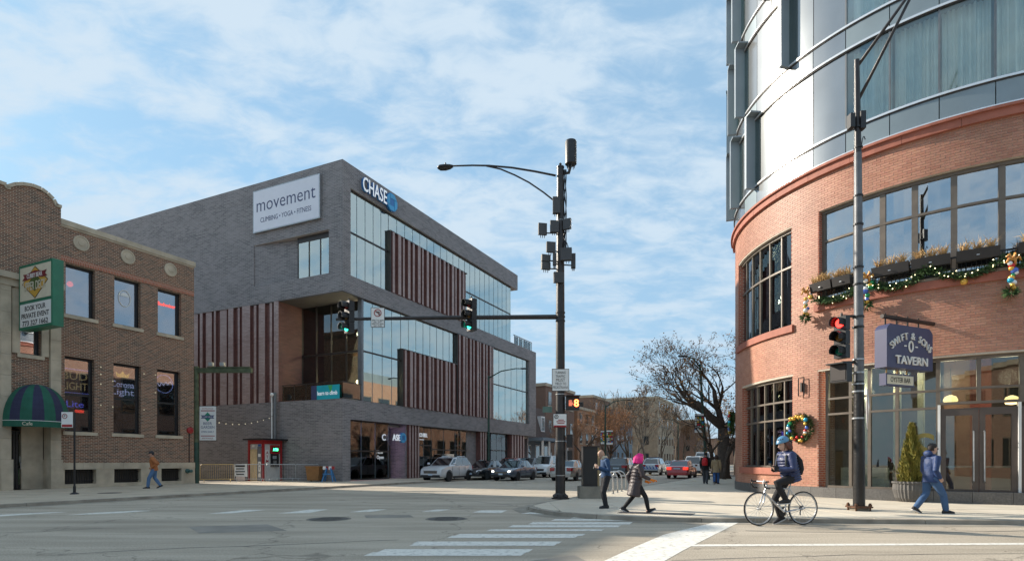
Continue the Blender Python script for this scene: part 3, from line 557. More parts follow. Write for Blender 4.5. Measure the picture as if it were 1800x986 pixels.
text('Now', WF.p(WF.t(675), WF.z(675, 794), -0.345), U1, (0, 0, 1), 0.34, M_cw, sg, depth=0.002, bold=0.004); text('Open', WF.p(WF.t(675.5), WF.z(675, 804), -0.345), U1, (0, 0, 1), 0.34, M_cw, sg, depth=0.002, bold=0.004)
sg = thing('restaurant_sign', WF.p(tg[3], 3.2, 0), 'white TACO BELL lettering over dark shop glass', 'sign')
text('TACO BELL', WF.p(WF.t(749.5), WF.z(749, 764), -0.40), U1, (0, 0, 1), 0.42, M_cw, sg, depth=0.02, bold=0.006, width=WF.t(759) - WF.t(740)); MB().wbox(WF, WF.t(742), WF.t(753), WF.z(747, 772.6), WF.z(747, 771.4), -0.42, -0.40).build('text_line', M_cw, sg)
M_teal = surf('teal_vinyl', (0.01, 0.38, 0.46), 0.5, 0, 0.08, 2); M_tg = surf('banner_green', (0.05, 0.40, 0.12), 0.5, 0, 0.05, 2)
a, b_ = WL.t(597), WL.t(550); z0, z1 = WL.z(597, 700), WL.z(597, 675)
sg = thing('climbing_banner', WL.p((a + b_) / 2, z0, 0), 'teal learn to climb banner tied on the terrace railing', 'banner')
MB().wbox(WL, a, b_, z0, z1, 0.0, 0.02).build('vinyl', M_teal, sg); MB().wbox(WL, b_ - 0.35, b_ + 0.12, z0 - 0.01, z1 + 0.01, 0.021, 0.03).build('dark_strip', M_ind, sg)
MB().extr([WL.p(a + 0.55, z1 - 0.02, 0.024), WL.p(a + 0.95, z1 - 0.02, 0.024), WL.p(a + 0.72, z0 + 0.35, 0.024)], -U1 * 0.003).build('green_wedge', M_tg, sg)
text('learn to climb', WL.p((a + b_) / 2 - 0.12, (z0 + z1) / 2 - 0.05, 0.026), -U2, (0, 0, 1), 0.36, M_cw, sg, width=(b_ - a) * 0.74, depth=0.002, bold=0.006)

def room_light(name, q, col, watt, rad=0.25):      # light of the lit pendants, plus added fill where no lamp hangs
    l = bpy.data.lights.new(name, 'POINT'); l.energy = watt; l.color = col; l.shadow_soft_size = rad; o = bpy.data.objects.new(name, l); COL.objects.link(o); o.location = q
for s_, z, o in ((1.0, 10.2, -3.2), (2.6, 10.4, -4.4), (1.6, 7.2, -3.6)): room_light('indoor_light', WT.p(s_, z, o), (1.0, 0.74, 0.44), 190)
for t_ in (2.2, 4.0): room_light('indoor_light', WF.p(t_, 3.3, -3.2), (0.9, 0.62, 0.75), 90)  # added fill; no pendant hangs on the ground floor
for t_ in (2.5, 7.0): room_light('indoor_light', WF.p(t_, 16.8, -3.0), (1.0, 0.85, 0.65), 260)
# ------------------------------------------------------------------ brown brick bar on the left
WC = Wall(Vector((-21.2, 27.7, 0)), U1, NF)
T0, T1, ZT = -16.0, WC.t(341), 12.75
bar = thing('brick_bar_building', WC.p(0, 0), 'two-storey brown brick bar with stone base and domed awning', 'building')
def bp_(name, mb, m, par=None, **k): return mb.build(name, m, par or bar, **k)
def zz(px, py): return WC.z(px, py)
wins = []
for x0, x1, ya, yb in ((115.5, 167, 464, 549.5), (201, 247, 484, 571), (277.5, 318.5, 505, 584)): wins.append((WC.t(x0), WC.t(x1), zz(x0, yb), zz(x0, ya)))
lows = []
for x0, x1, ya, yb in ((113.6, 166, 624, 758), (199.6, 248, 638, 761), (276, 317, 648, 764)): lows.append((WC.t(x0), WC.t(x1), zz(x0, yb), zz(x0, ya)))
zu0 = sum(a[2] for a in wins) / 3; zu1 = sum(a[3] for a in wins) / 3; zl0 = sum(a[2] for a in lows) / 3; zl1 = sum(a[3] for a in lows) / 3
wins = [(a[0], a[1], zu0, zu1) for a in wins]; lows = [(a[0], a[1], zl0, zl1) for a in lows]
zst = 1.30                                                     # top of the stone base
DBK = 0.45
cols = [WC.t(106)]
mb = MB()
def wall_with(mb, t0, t1, z0, z1, holes):
    """brick wall panel with rectangular holes sharing one row"""
    if not holes: mb.wbox(WC, t0, t1, z0, z1, -DBK, 0); return
    h0, h1 = holes[0][2], holes[0][3]
    mb.wbox(WC, t0, t1, z0, h0, -DBK, 0); mb.wbox(WC, t0, t1, h1, z1, -DBK, 0); c = t0
    for h in holes: mb.wbox(WC, c, h[0], h0, h1, -DBK, 0); c = h[1]
    mb.wbox(WC, c, t1, h0, h1, -DBK, 0)
zmid = (zl1 + zu0) / 2
wall_with(mb, WC.t(106), T1, zst, zmid, lows); wall_with(mb, WC.t(106), T1, zmid, ZT - 0.25, wins)
bp_('brick_wall', mb, B_cubby)
# left bay: upper brick, with a small window above the awning
tw0, tw1 = WC.t(34), WC.t(72); zw0, zw1 = zz(34, 621), zz(34, 560)
mb = MB(); wall_with(mb, T0, WC.t(106), 4.2, 9.4, [(tw0, tw1, zw0, zw1 + 1.2)]); mb.wbox(WC, T0, WC.t(106), 9.4, 12.9, -DBK, 0.06)
bp_('brick_wall', mb, B_cubby)
mb = MB(); mb.wbox(WC, T1 - 0.4, T1, zst, ZT - 0.25, -16, -DBK); bp_('side_wall', mb, B_cubby)
mb = MB(); mb.wbox(WC, T0, T1, ZT - 0.9, ZT - 0.6, -16, -DBK); mb.wbox(WC, T0, T1, 5.6, 5.9, -16, -DBK); bp_('roof', mb, M_concd)
mb = MB(); mb.wbox(WC, T0, T1, 0.1, ZT - 0.6, -16, -15.7); mb.wbox(WC, T0, T0 + 0.3, 0.1, ZT - 0.6, -15.7, -DBK); bp_('rear_wall', mb, B_cubby)
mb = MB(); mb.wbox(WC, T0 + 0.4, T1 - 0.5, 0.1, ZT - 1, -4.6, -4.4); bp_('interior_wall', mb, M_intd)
# coping stones
t_ = WC.t(106)
while t_ < T1: e = min(t_ + 1.25, T1 + 0.06); MB().wbox(WC, t_ + 0.005, e - 0.005, ZT - 0.25, ZT, -0.55, 0.08).build('coping_stone', M_stone, bar); t_ = e
MB().wbox(WC, WC.t(106), T1, ZT - 0.34, ZT - 0.25, -0.3, 0.035).build('cornice', M_stone, bar)
# curved gable over the left bay
pr = [(106, 386), (106, 367), (96, 363), (90, 352), (80, 342), (70, 335), (56, 329.5), (40, 327), (26, 327.5), (14, 331), (10, 333)]
top = [(WC.t(x), zz(x, y)) for x, y in pr]; tl = WC.t(10)
top += [(tl - 0.02, top[-1][1] + 0.12), (tl - 0.9, top[-1][1] + 0.12), (tl - 0.92, 13.0), (T0, 13.0)]
poly = [WC.p(a, z, 0.06) for a, z in top]; base = [WC.p(T0, 12.89, 0.06), WC.p(top[0][0], 12.89, 0.06)]
mb = MB().extr(poly + base, -NF * 0.45); bp_('gable', mb, B_cubby)
for i in range(1, len(top) - 1):
    (a0, z0), (a1, z1) = top[i], top[i + 1]; d = Vector((a1 - a0, 0, z1 - z0)); nn = Vector((d.z, 0, -d.x)).normalized()
    if nn.z < 0: nn = -nn
    q = [WC.p(a0, z0, 0.13), WC.p(a1, z1, 0.13), WC.p(a1 + nn.x * 0.14, z1 + nn.z * 0.14, 0.13), WC.p(a0 + nn.x * 0.14, z0 + nn.z * 0.14, 0.13)]
    MB().extr(q, -NF * 0.6).build('coping_stone', M_stone, bar)
# string course of red header brick, stone sills, medallions
M_redb = brick('red_brick', (0.42, 0.13, 0.07), (0.30, 0.09, 0.05), (0.36, 0.15, 0.09), (0.38, 0.32, 0.26), 0.075, 0.215, 0.010)
MB().wbox(WC, WC.t(106) + 0.01, T1 - 0.01, zu1 + 0.06, zu1 + 0.30, 0, 0.03).build('header_course', M_redb, bar)
for px, py in ((142.5, 428), (224.5, 452), (299.5, 474.5)):
    c = WC.p(WC.t(px), zz(px, py), 0); mb = MB().lathe([(0.36, 0.0), (0.36, 0.05), (0.30, 0.06), (0.28, 0.03), (0.14, 0.03), (0.12, 0.055), (0.01, 0.06)], c, 24, axis=NF); bp_('medallion', mb, M_stone, smooth='auto')
def window(h, m, sill, trans=None, blind=False):
    t0, t1, z0, z1 = h
    f = MB().wbox(WC, t0, t1, z0, z0 + 0.07, -0.32, -0.2).build('window', M_black, bar)
    MB().wbox(WC, t0, t0 + 0.07, z0, z1, -0.32, -0.2).build('frame', M_black, f); MB().wbox(WC, t1 - 0.09, t1, z0, z1, -0.32, -0.2).build('frame', M_black, f); MB().wbox(WC, t0, t1, z1 - 0.1, z1, -0.32, -0.19).build('frame', M_black, f)
    MB().wbox(WC, t0 + 0.06, t1 - 0.08, z0 + 0.06, z1 - 0.08, -0.29, -0.27).build('pane', m, f)
    if trans: MB().wbox(WC, t0, t1, trans - 0.04, trans + 0.04, -0.31, -0.19).build('frame', M_black, f)
    MB().wbox(WC, t0 - 0.1, t1 + 0.12, z0 - 0.17, z0, -0.3, 0.07).build('sill', M_stone, f)
    return f
for i, h in enumerate(wins): window(h, G_cubby, True)
lw = [window(h, G_cubby, True, trans=h[2] + (h[3] - h[2]) * 0.5) for h in lows]
window((tw0, tw1, zw0, zw1 + 1.2), G_cubby, True)
for a in (tw0 - 0.3, tw1): MB().wbox(WC, a, a + 0.3, zw0, zw1 + 1.3, -0.05, 0.08).build('window_surround', M_stone, bar)
# stone base with basement grilles
grs = [(WC.t(113), WC.t(168)), (WC.t(200), WC.t(247)), (WC.t(283), WC.t(318))]
mb = MB(); wall_like = [(a, b_, 0.28, 0.98) for a, b_ in grs]
c = WC.t(106)
MB().wbox(WC, c, T1 + 0.03, 0.05, 0.28, -DBK, 0.06).build('plinth', M_stone, bar)
for h in wall_like + [(T1 + 0.03, 0, 0, 0)]:
    MB().wbox(WC, c + 0.005, h[0] - 0.005, 0.28, 0.98, -DBK, 0.05).build('base_block', M_stone, bar); c = h[1]
k = WC.t(106)
while k < T1: e = min(k + 0.95, T1 + 0.03); MB().wbox(WC, k + 0.004, e - 0.004, 0.98, zst, -DBK, 0.065).build('base_block', M_stone, bar); k = e
for a, b_ in grs:
    g = MB().wbox(WC, a, b_, 0.28, 0.98, -0.34, -0.32).build('basement_window', M_intd, bar)
    n = int((b_ - a) / 0.11)
    for i in range(n): q = a + (b_ - a) * (i + 0.5) / n; MB().wbox(WC, q - 0.012, q + 0.012, 0.3, 0.96, -0.2, -0.17).build('bar', M_black, g)
    for z in (0.42, 0.85): MB().wbox(WC, a, b_, z - 0.015, z + 0.015, -0.17, -0.155).build('bar', M_black, g)
# portal: pilasters, architrave, entrance recess, doors
for px0, px1, out in ((85, 106, 0.14), (-4, 18.5, 0.14)):
    a, b_ = WC.t(px0), WC.t(px1)
    MB().wbox(WC, a, b_, 0.05, 1.45, -DBK, out + 0.10).build('pilaster_base', M_stone, bar)
    z = 1.455
    while z < 9.3: e = min(z + 0.92, 9.35); MB().wbox(WC, a + 0.03, b_ - 0.03, z, e - 0.008, -DBK, out).build('pilaster_block', M_stone, bar); z = e
a, b_ = WC.t(18.5), WC.t(85)
MB().wbox(WC, a, b_, 3.0, 4.2, -DBK, 0.04).build('architrave', M_stone, bar)
MB().wbox(WC, WC.t(52), WC.t(72), 4.2, 4.75, -0.2, 0.06).build('keystone', M_stone, bar)
MB().wbox(WC, T0, WC.t(108), 9.35, 9.62, -0.2, 0.32).build('architrave', M_stone, bar)
MB().wbox(WC, T0, WC.t(107), 9.05, 9.35, -0.2, 0.18).build('architrave', M_stone, bar)
for px in (30, 60): MB().wbox(WC, WC.t(px) - 0.1, WC.t(px) + 0.1, 8.2, 9.05, 0.0, 0.09).build('stone_strip', M_stone, bar)
MB().wbox(WC, T0, WC.t(-4), 0.05, 4.2, -DBK, 0.02).build('stone_wall', M_stone, bar)
MB().wbox(WC, b_ - 0.85, b_, 0.1, 3.0, -1.3, -DBK).build('entrance_return', M_stone, bar); MB().wbox(WC, a, b_, 0.1, 3.0, -1.5, -1.3).build('entrance_back', M_intd, bar)
for i, (p0, p1) in enumerate(((19, 39), (39, 58))):
    d0, d1 = WC.t(p0) + 0.01, WC.t(p1) - 0.01
    d = MB().wbox(WC, d0, d0 + 0.09, SW + 0.02, 2.75, -0.62, -0.55).build('door', M_black, bar)
    MB().wbox(WC, d1 - 0.09, d1, SW + 0.02, 2.75, -0.62, -0.55).build('stile', M_black, d)
    for z0, z1 in ((SW + 0.02, SW + 0.2), (1.05, 1.15), (2.6, 2.75)): MB().wbox(WC, d0 + 0.09, d1 - 0.09, z0, z1, -0.62, -0.55).build('rail', M_black, d)
    MB().wbox(WC, d0 + 0.08, d1 - 0.08, SW + 0.1, 2.7, -0.595, -0.585).build('pane', G_shop, d)
    hx = d1 - 0.14 if i == 0 else d0 + 0.14
    MB().tube([WC.p(hx, 1.0, -0.54), WC.p(hx, 1.02, -0.46), WC.p(hx, 1.3, -0.46), WC.p(hx, 1.32, -0.54)], 0.02, 6).build('handle', M_galv, d)
    MB().wbox(WC, d0 + 0.1, d1 - 0.1, SW + 0.22, 1.0, -0.60, -0.597).build('poster', surf('door_poster_%d' % i, ((0.30, 0.09, 0.04), (0.10, 0.22, 0.05))[i], 0.5, 0, 0.1, 5, col2=((0.5, 0.4, 0.25), (0.45, 0.5, 0.35))[i]), d)
MB().wbox(WC, WC.t(46), WC.t(51), 1.35, 1.6, -0.548, -0.545).build('door_notice', M_signw, bar)
# alarm bell, wall pipe
c = WC.p(WC.t(333), zz(333, 756), 0); bp_('alarm_bell', MB().lathe([(0.18, 0), (0.18, 0.1), (0.1, 0.14), (0.01, 0.15)], c, 14, axis=NF), M_red)
bp_('wall_conduit', MB().tube([WC.p(WC.t(332), 1.3, 0.04), WC.p(WC.t(332), 3.1, 0.04)], 0.02, 6), M_black)
c = WC.p(WC.t(328), 0.82, 0.06); bp_('standpipe', MB().lathe([(0.13, 0), (0.12, 0.1), (0.07, 0.12), (0.07, 0.3), (0.09, 0.3), (0.09, 0.36), (0.01, 0.37)], c, 14, axis=NF), surf('verdigris', (0.06, 0.14, 0.13), 0.6, 0.4, 0.3, 8))
# string of bulbs up the wall between windows
M_bulb = surf('bulb_glass', (0.8, 0.72, 0.5), 0.3, 0, 0, 1, emit=(1, 0.85, 0.55), es=0.12)
for px, ys in ((176, (645, 658, 675, 712)), (197, (670, 715)), (252, (657, 720)), (272, (659, 690))):
    for y in ys: q = WC.p(WC.t(px), zz(px, y), 0.06); bp_('bulb', MB().ball(q, 0.032, 8, 5), M_bulb)
# neon signs behind the lower windows
def neon(col, es): return surf('neon_%.2f_%.2f_%.2f' % col, col, 0.5, 0, 0, 1, emit=col, es=es)
def nsign(label, words, h, fy, size, col, es=1.6, wd=None, extra=None):
    t0, t1, z0, z1 = lows[h]; c = WC.p((t0 + t1) / 2, z0 + (z1 - z0) * fy, -0.40); s = thing('neon_sign', c, label, 'neon sign', 'neon beer signs in the bar windows')
    for k, wt in enumerate(words): text(wt, c + Vector((0, 0, -k * size * 0.95)), U1, (0, 0, 1), size, neon(col, es), s, width=wd, depth=0.01, name='neon_lettering')
    if extra: extra(s, c)
    return s
def tubebox(s, c): MB().tube([c + U1 * a + Vector((0, 0, z)) for a, z in ((-0.72, 0.32), (0.72, 0.32), (0.72, -0.82), (-0.72, -0.82), (-0.72, 0.32))], 0.018, 6).build('tube', neon((0.20, 0.25, 0.9), 1.0), s)
nsign('blue boxed neon reading BUD LIGHT', ['BUD', 'LIGHT'], 0, 0.76, 0.52, (0.75, 0.62, 0.30), 0.5, 1.1, tubebox)
nsign('small blue and red neon reading Lite', ['Lite'], 0, 0.38, 0.45, (0.14, 0.16, 0.95), 1.2, 0.75, lambda s, c: MB().obox(c + U1 * 0.2 + Vector((0, 0, -0.34)), U1 * 0.2, NF * 0.01, Vector((0, 0, 0.07))).build('red_panel', neon((1.0, 0.06, 0.03), 2.0), s))
nsign('pale blue neon reading Corona Light under a crown', ['Corona', 'Light'], 1, 0.72, 0.46, (0.55, 0.62, 1.0), 1.0, 1.15, lambda s, c: MB().extr([c + U1 * a + Vector((0, 0, z)) for a, z in ((-0.28, 0.36), (0.28, 0.36), (0.36, 0.62), (0.15, 0.5), (0, 0.70), (-0.15, 0.5), (-0.36, 0.62))], -NF * 0.01).build('crown', neon((1.0, 0.75, 0.15), 0.8), s))
nsign('round blue and white neon beer sign with script', [], 2, 0.80, 0.38, (0.65, 0.70, 1.0), 1.2, 0.95, lambda s, c: (MB().tube([c + U1 * (-0.45 + 0.05 * k) + Vector((0, 0, 0.10 * math.sin(k * 1.3) + 0.012 * k - 0.1)) for k in range(19)], 0.022, 6).build('script_tube', neon((0.65, 0.70, 1.0), 1.2), s), MB().tube([c + U1 * (0.5 * math.cos(a)) + Vector((0, 0, 0.5 * math.sin(a))) for a in [k * math.pi / 10 for k in range(21)]], 0.02, 6).build('tube', neon((0.30, 0.42, 1.0), 0.9), s)))
# tavern things glimpsed behind the upper left window
t0, t1, z0, z1 = wins[0]; cu = WC.p(t0 + 0.35, z0, -1.2)
MB().wbox(WC, t0 - 0.2, t0 + 1.3, z0 + 0.9, z0 + 1.4, -1.6, -0.8).build('bar_counter', surf('counter_grey', (0.30, 0.28, 0.25), 0.6), bar)
MB().ball(WC.p(t0 + 0.75, z0 + 1.75, -1.1), 0.14, 8, 5).build('red_lamp', surf('red_lamp', (0.8, 0.05, 0.02), 0.5, emit=(1, 0.08, 0.03), es=2), bar)
MB().wbox(WC, t0 - 0.1, t0 + 1.1, z0 + 1.3, z1, -2.2, -2.0).build('timber_panel', surf('panel_timber', (0.36, 0.16, 0.06), 0.6, 0, 0.2, 2, emit=(0.4, 0.15, 0.05), es=0.3), bar)  # weak glow put into the panel, imitating lamplight on timber
for i in (1, 2): t0, t1, z0, z1 = wins[i]; MB().wbox(WC, t0 + 0.02, t1 - 0.02, z0, z1, -0.5, -0.46).build('blind', surf('window_blind', (0.30, 0.30, 0.32), 0.8), bar)
c = WC.p((wins[1][0] + wins[1][1]) / 2, wins[1][3] - 0.95, -0.26); rg = thing('window_roundel', c, 'white round emblem on the middle upper bar window', 'emblem'); MB().tube([c + U1 * (0.30 * math.cos(a)) + Vector((0, 0, 0.42 * math.sin(a))) for a in [k * math.pi / 10 for k in range(21)]], 0.03, 6).build('ring', M_signw, rg); MB().extr([c + U1 * (0.22 * math.cos(a)) + Vector((0, 0, 0.10 + 0.2 * math.sin(a))) for a in [k * math.pi / 8 for k in range(9)]], NF * 0.01).build('swirl', M_signw, rg)
c = WC.p((wins[2][0] + wins[2][1]) / 2, wins[2][3] - 0.75, -0.26); s = thing('neon_sign', c, 'faint red neon script in the right upper bar window', 'neon sign', 'neon beer signs in the bar windows'); text('Budweiser', c, U1, (0, 0, 1), 0.3, neon((0.9, 0.10, 0.08), 0.6), s, width=1.0, depth=0.008, name='neon_lettering')
# ---- domed awning with striped gores
aw = thing('dome_awning', WC.p(WC.t(58), 2.8, 0.2), 'green and navy striped domed awning over the bar door', 'awning')
M_ag = surf('awning_green', (0.010, 0.095, 0.060), 0.8, 0, 0.15, 3, 0.2, 200); M_ab = surf('awning_navy', (0.022, 0.024, 0.062), 0.8, 0, 0.15, 3, 0.2, 200)
tcx = (WC.t(2) + WC.t(114)) / 2; hw = (WC.t(114) - WC.t(2)) / 2 * 1.02; zv, zt_, pj = zz(50, 741), zz(58, 676), 1.15
def awp(i, k, K=10, NG=9):       # gore angle i over the half circle, k from rim to crown
    an = math.pi * i / NG; ph = math.pi / 2 * k / K
    return WC.p(tcx - hw * math.cos(an) * math.cos(ph) ** 0.85, zv + (zt_ - zv) * math.sin(ph), 0.16 + pj * math.sin(an) * math.cos(ph) ** 0.85)
for g in range(9):
    mb = MB(); n = 3
    for q in range(n):
        for k in range(10):
            a, b_ = g + q / n, g + (q + 1) / n; mb.add([awp(a, k), awp(b_, k), awp(b_, k + 1), awp(a, k + 1)], [(0, 1, 2, 3)])
    o = mb.build('gore', M_ag if g % 2 == 0 else M_ab, aw, smooth=True)
mb = MB()
for q in range(27):
    a, b_ = awp(q / 3, 0), awp((q + 1) / 3, 0); mb.add([a, b_, b_ - Vector((0, 0, 0.27)), a - Vector((0, 0, 0.27))], [(0, 1, 2, 3)])
mb.build('valance', M_ag, aw)
MB().tube([awp(q / 3, 0) for q in range(28)], 0.012, 5).build('piping', M_signw, aw)
def awtext(tx, g0, g1, size):
    a, b_ = awp(g0, 0), awp(g1, 0); d = (b_ - a); mid = (a + b_) / 2 - Vector((0, 0, 0.14)); nn = d.cross(Vector((0, 0, 1))).normalized(); nn = nn if nn.dot(NF) > 0 else -nn
    text(tx, mid + nn * 0.08, d, (0, 0, 1), size, M_cream, aw, width=d.length * 0.92, depth=0.004)
awtext('Cafe', 2.2, 3.1, 0.22); awtext('CUBBY BEAR', 5.3, 7.2, 0.24)
# ---- green blade sign
P0 = WC.p(WC.t(27), 0, 0.30)
WS = Wall(P0, NF, -U1); sw, sz0, sz1 = 2.62, 7.10, 9.92
sg = thing('blade_sign', WS.p(0, sz0), 'green framed CUBBY BEAR blade sign with changeable letter panel', 'sign')
MB().wbox(WS, 0, sw, sz0, sz1, -0.42, 0.0).build('cabinet', M_green, sg)
zs_ = sz0 + 1.17
MB().wbox(WS, 0.11, sw - 0.11, zs_ + 0.08, sz1 - 0.12, 0.0, 0.012).build('upper_panel', M_cream, sg); MB().wbox(WS, 0.11, sw - 0.11, sz0 + 0.12, zs_ - 0.06, 0.0, 0.012).build('letter_panel', M_signw, sg)
cx_, czz = sw / 2, (zs_ + sz1) / 2 - 0.02
def dia(rx, rz, o, m, nm): MB().extr([WS.p(cx_ - rx, czz, o), WS.p(cx_, czz - rz, o), WS.p(cx_ + rx, czz, o), WS.p(cx_, czz + rz, o)], WS.n * 0.004).build(nm, m, sg)
dia(1.02, 0.70, 0.013, M_ink, 'diamond_border'); dia(0.97, 0.66, 0.018, M_gold, 'diamond'); dia(0.50, 0.40, 0.023, surf('field_green', (0.06, 0.10, 0.02), 0.5), 'field')
M_mar = surf('maroon_ink', (0.16, 0.012, 0.02), 0.5)
MB().extr([WS.p(cx_ + a, czz + z, 0.028) for a, z in ((-0.98, 0.16), (-0.80, 0.28), (-0.92, 0.42), (-0.66, 0.40), (0, 0.50), (0.66, 0.40), (0.92, 0.42), (0.80, 0.28), (0.98, 0.16), (0.6, 0.14), (0, 0.22), (-0.6, 0.14))], WS.n * 0.004).build('ribbon', M_mar, sg)
text('CUBBY BEAR', WS.p(cx_, czz + 0.30, 0.036), NF, (0, 0, 1), 0.27, M_signw, sg, width=1.2, depth=0.002, bold=0.004); text('UPPER DECK', WS.p(cx_, czz - 0.14, 0.036), NF, (0, 0, 1), 0.52, M_cream, sg, width=1.75, depth=0.002, bold=0.006)
for k, tx in enumerate(('BOOK YOUR', 'PRIVATE EVENT', '773 327 1662')): text(tx, WS.p(cx_, zs_ - 0.27 - k * 0.32, 0.014), NF, (0, 0, 1), 0.30, M_ink, sg, width=(1.62, 2.15, 2.0)[k], depth=0.002, bold=0.006)
MB().tube([WS.p(-0.3, sz1 - 0.3, -0.25), WS.p(0.1, sz1 - 0.3, -0.25)], 0.05, 8).build('bracket', M_black, sg); MB().tube([WS.p(-0.3, sz0 + 0.3, -0.25), WS.p(0.1, sz0 + 0.3, -0.25)], 0.05, 8).build('bracket', M_black, sg)
# ---- parking sign post in front of the bar
q = ground(131, 868, SW); ps = thing('parking_sign_post', q, 'thin black post with small no-parking sign before the awning', 'sign post')
zt2 = at(131, 724, q.y).z
MB().tube([q, (q.x, q.y, zt2)], 0.035, 8).build('post', M_black, ps); MB().lathe([(0.16, 0), (0.14, 0.03), (0.05, 0.08), (0.05, 0.3), (0.04, 0.32)], q, 12).build('base', M_black, ps)
MB().box(q.x - 0.47, q.x - 0.03, q.y - 0.05, q.y - 0.04, zt2 - 0.60, zt2).build('plate', M_signw, ps)
MB().box(q.x - 0.45, q.x - 0.05, q.y - 0.056, q.y - 0.051, zt2 - 0.58, zt2 - 0.48).build('red_strip', M_red, ps)
MB().tube([(q.x - 0.34 + 0.09 * math.cos(a), q.y - 0.058, zt2 - 0.16 + 0.09 * math.sin(a)) for a in [k * math.pi / 8 for k in range(17)]], 0.012, 5).build('no_parking_ring', M_red, ps)
text('P', (q.x - 0.34, q.y - 0.056, zt2 - 0.16), (1, 0, 0), (0, 0, 1), 0.14, M_ink, ps, depth=0.002)
# ------------------------------------------------------------------ round-cornered hotel with brick drum
DC, DR = Vector((18.6, 24.85, 0)), 8.6
def dhit(px, rr=DR):
    """angle on the drum (radius rr) and depth for an image column"""
    k = (px - CX) / F; a = k * k + 1; b_ = -2 * (k * DC.x + DC.y); c = DC.x ** 2 + DC.y ** 2 - rr * rr; D = b_ * b_ - 4 * a * c
    Y = (-b_ - math.sqrt(max(D, 0))) / (2 * a); return math.atan2(Y - DC.y, k * Y - DC.x) % (2 * math.pi), Y
def dz(px, py, rr=DR): return HC + (HY - py) / F * dhit(px, rr)[1]
def dp(th, z, o=0.0): return Vector((DC.x + (DR + o) * math.cos(th), DC.y + (DR + o) * math.sin(th), z))
def dang(px): return dhit(px)[0]
def arc(th0, th1, z0, z1, o0, o1, mb=None, n=None):
    """curved box on the drum"""
    mb = mb or MB(); n = n or max(1, int(abs(th1 - th0) * DR / 0.35))
    ring = lambda th: [dp(th, z0, o0), dp(th, z0, o1), dp(th, z1, o1), dp(th, z1, o0)]
    return mb.loft([ring(th0 + (th1 - th0) * i / n) for i in range(n + 1)])
hotel = thing('corner_hotel', (DC.x, DC.y, 0), 'round-cornered hotel with orange brick base and glass tower', 'building')
def hp(name, mb, m, par=None, **k): return mb.build(name, m, par or hotel, **k)
TH0, TH1 = math.pi - math.atan2(0.4344, 0.9007), dang(1800) + 0.75     # from the tangent with the side street to beyond the right edge of the view
ZC = 11.45
# openings on the drum: (th0, th1, z0, z1)
A = lambda px: dang(px)
low_l = (A(1304.5), A(1394), dz(1394, 822), dz(1394, 661)); up_l = (A(1298), A(1392), dz(1391, 572), dz(1391, 400))
up_r = (A(1438), A(1800) + 0.62, dz(1438, 530), dz(1438, 373)); shop = (A(1437), A(1800) + 0.62, SW - 0.05, dz(1437, 653))
OPEN = [low_l, up_l, up_r, shop]
M_mort = surf('mortar', (0.52, 0.45, 0.37), 0.9, 0, 0.1, 8, 0.2, 90)
def brickmat():
    m, t, b, out = nodes('orange_brick'); L = t.links.new
    ge = N(t, 'ShaderNodeNewGeometry'); oi = N(t, 'ShaderNodeObjectInfo'); ad = N(t, 'ShaderNodeMath', operation='ADD'); L(ge.outputs['Random Per Island'], ad.inputs[0]); L(oi.outputs['Random'], ad.inputs[1]); fr = N(t, 'ShaderNodeMath', operation='FRACT'); L(ad.outputs[0], fr.inputs[0])
    r = N(t, 'ShaderNodeValToRGB'); e = r.color_ramp.elements; e[0].position = 0.0; e[0].color = (0.43, 0.19, 0.125, 1); e[1].position = 1.0; e[1].color = (0.53, 0.265, 0.18, 1)
    for p, c in ((0.25, (0.46, 0.215, 0.142, 1)), (0.6, (0.49, 0.235, 0.157, 1)), (0.9, (0.51, 0.25, 0.168, 1))): q = e.new(p); q.color = c
    L(fr.outputs[0], r.inputs[0])
    nz = N(t, 'ShaderNodeTexNoise'); nz.inputs['Scale'].default_value = 14; nz.inputs['Detail'].default_value = 5; L(ge.outputs['Position'], nz.inputs['Vector'])
    mm = N(t, 'ShaderNodeMix', data_type='RGBA', blend_type='MULTIPLY'); mm.inputs['Factor'].default_value = 0.25; L(r.outputs[0], mm.inputs['A']); L(nz.outputs['Color'], mm.inputs['B']); wz = N(t, 'ShaderNodeTexNoise'); wz.inputs['Scale'].default_value = 0.55; wz.inputs['Detail'].default_value = 8; L(ge.outputs['Position'], wz.inputs['Vector'])
    wr_ = N(t, 'ShaderNodeMapRange'); wr_.inputs['From Min'].default_value = 0.35; wr_.inputs['From Max'].default_value = 0.65; wr_.inputs['To Min'].default_value = 0.80; wr_.inputs['To Max'].default_value = 1.12; L(wz.outputs['Fac'], wr_.inputs['Value'])
    ws = N(t, 'ShaderNodeVectorMath', operation='SCALE'); L(mm.outputs['Result'], ws.inputs[0]); L(wr_.outputs[0], ws.inputs['Scale']); L(ws.outputs[0], b.inputs['Base Color'])
    b.inputs['Roughness'].default_value = 0.55; b.inputs['Specular IOR Level'].default_value = 0.4
    bp = N(t, 'ShaderNodeBump'); bp.inputs['Strength'].default_value = 0.25; bp.inputs['Distance'].default_value = 0.004; L(nz.outputs['Fac'], bp.inputs['Height']); L(bp.outputs[0], b.inputs['Normal']); return m
M_ob = brickmat()
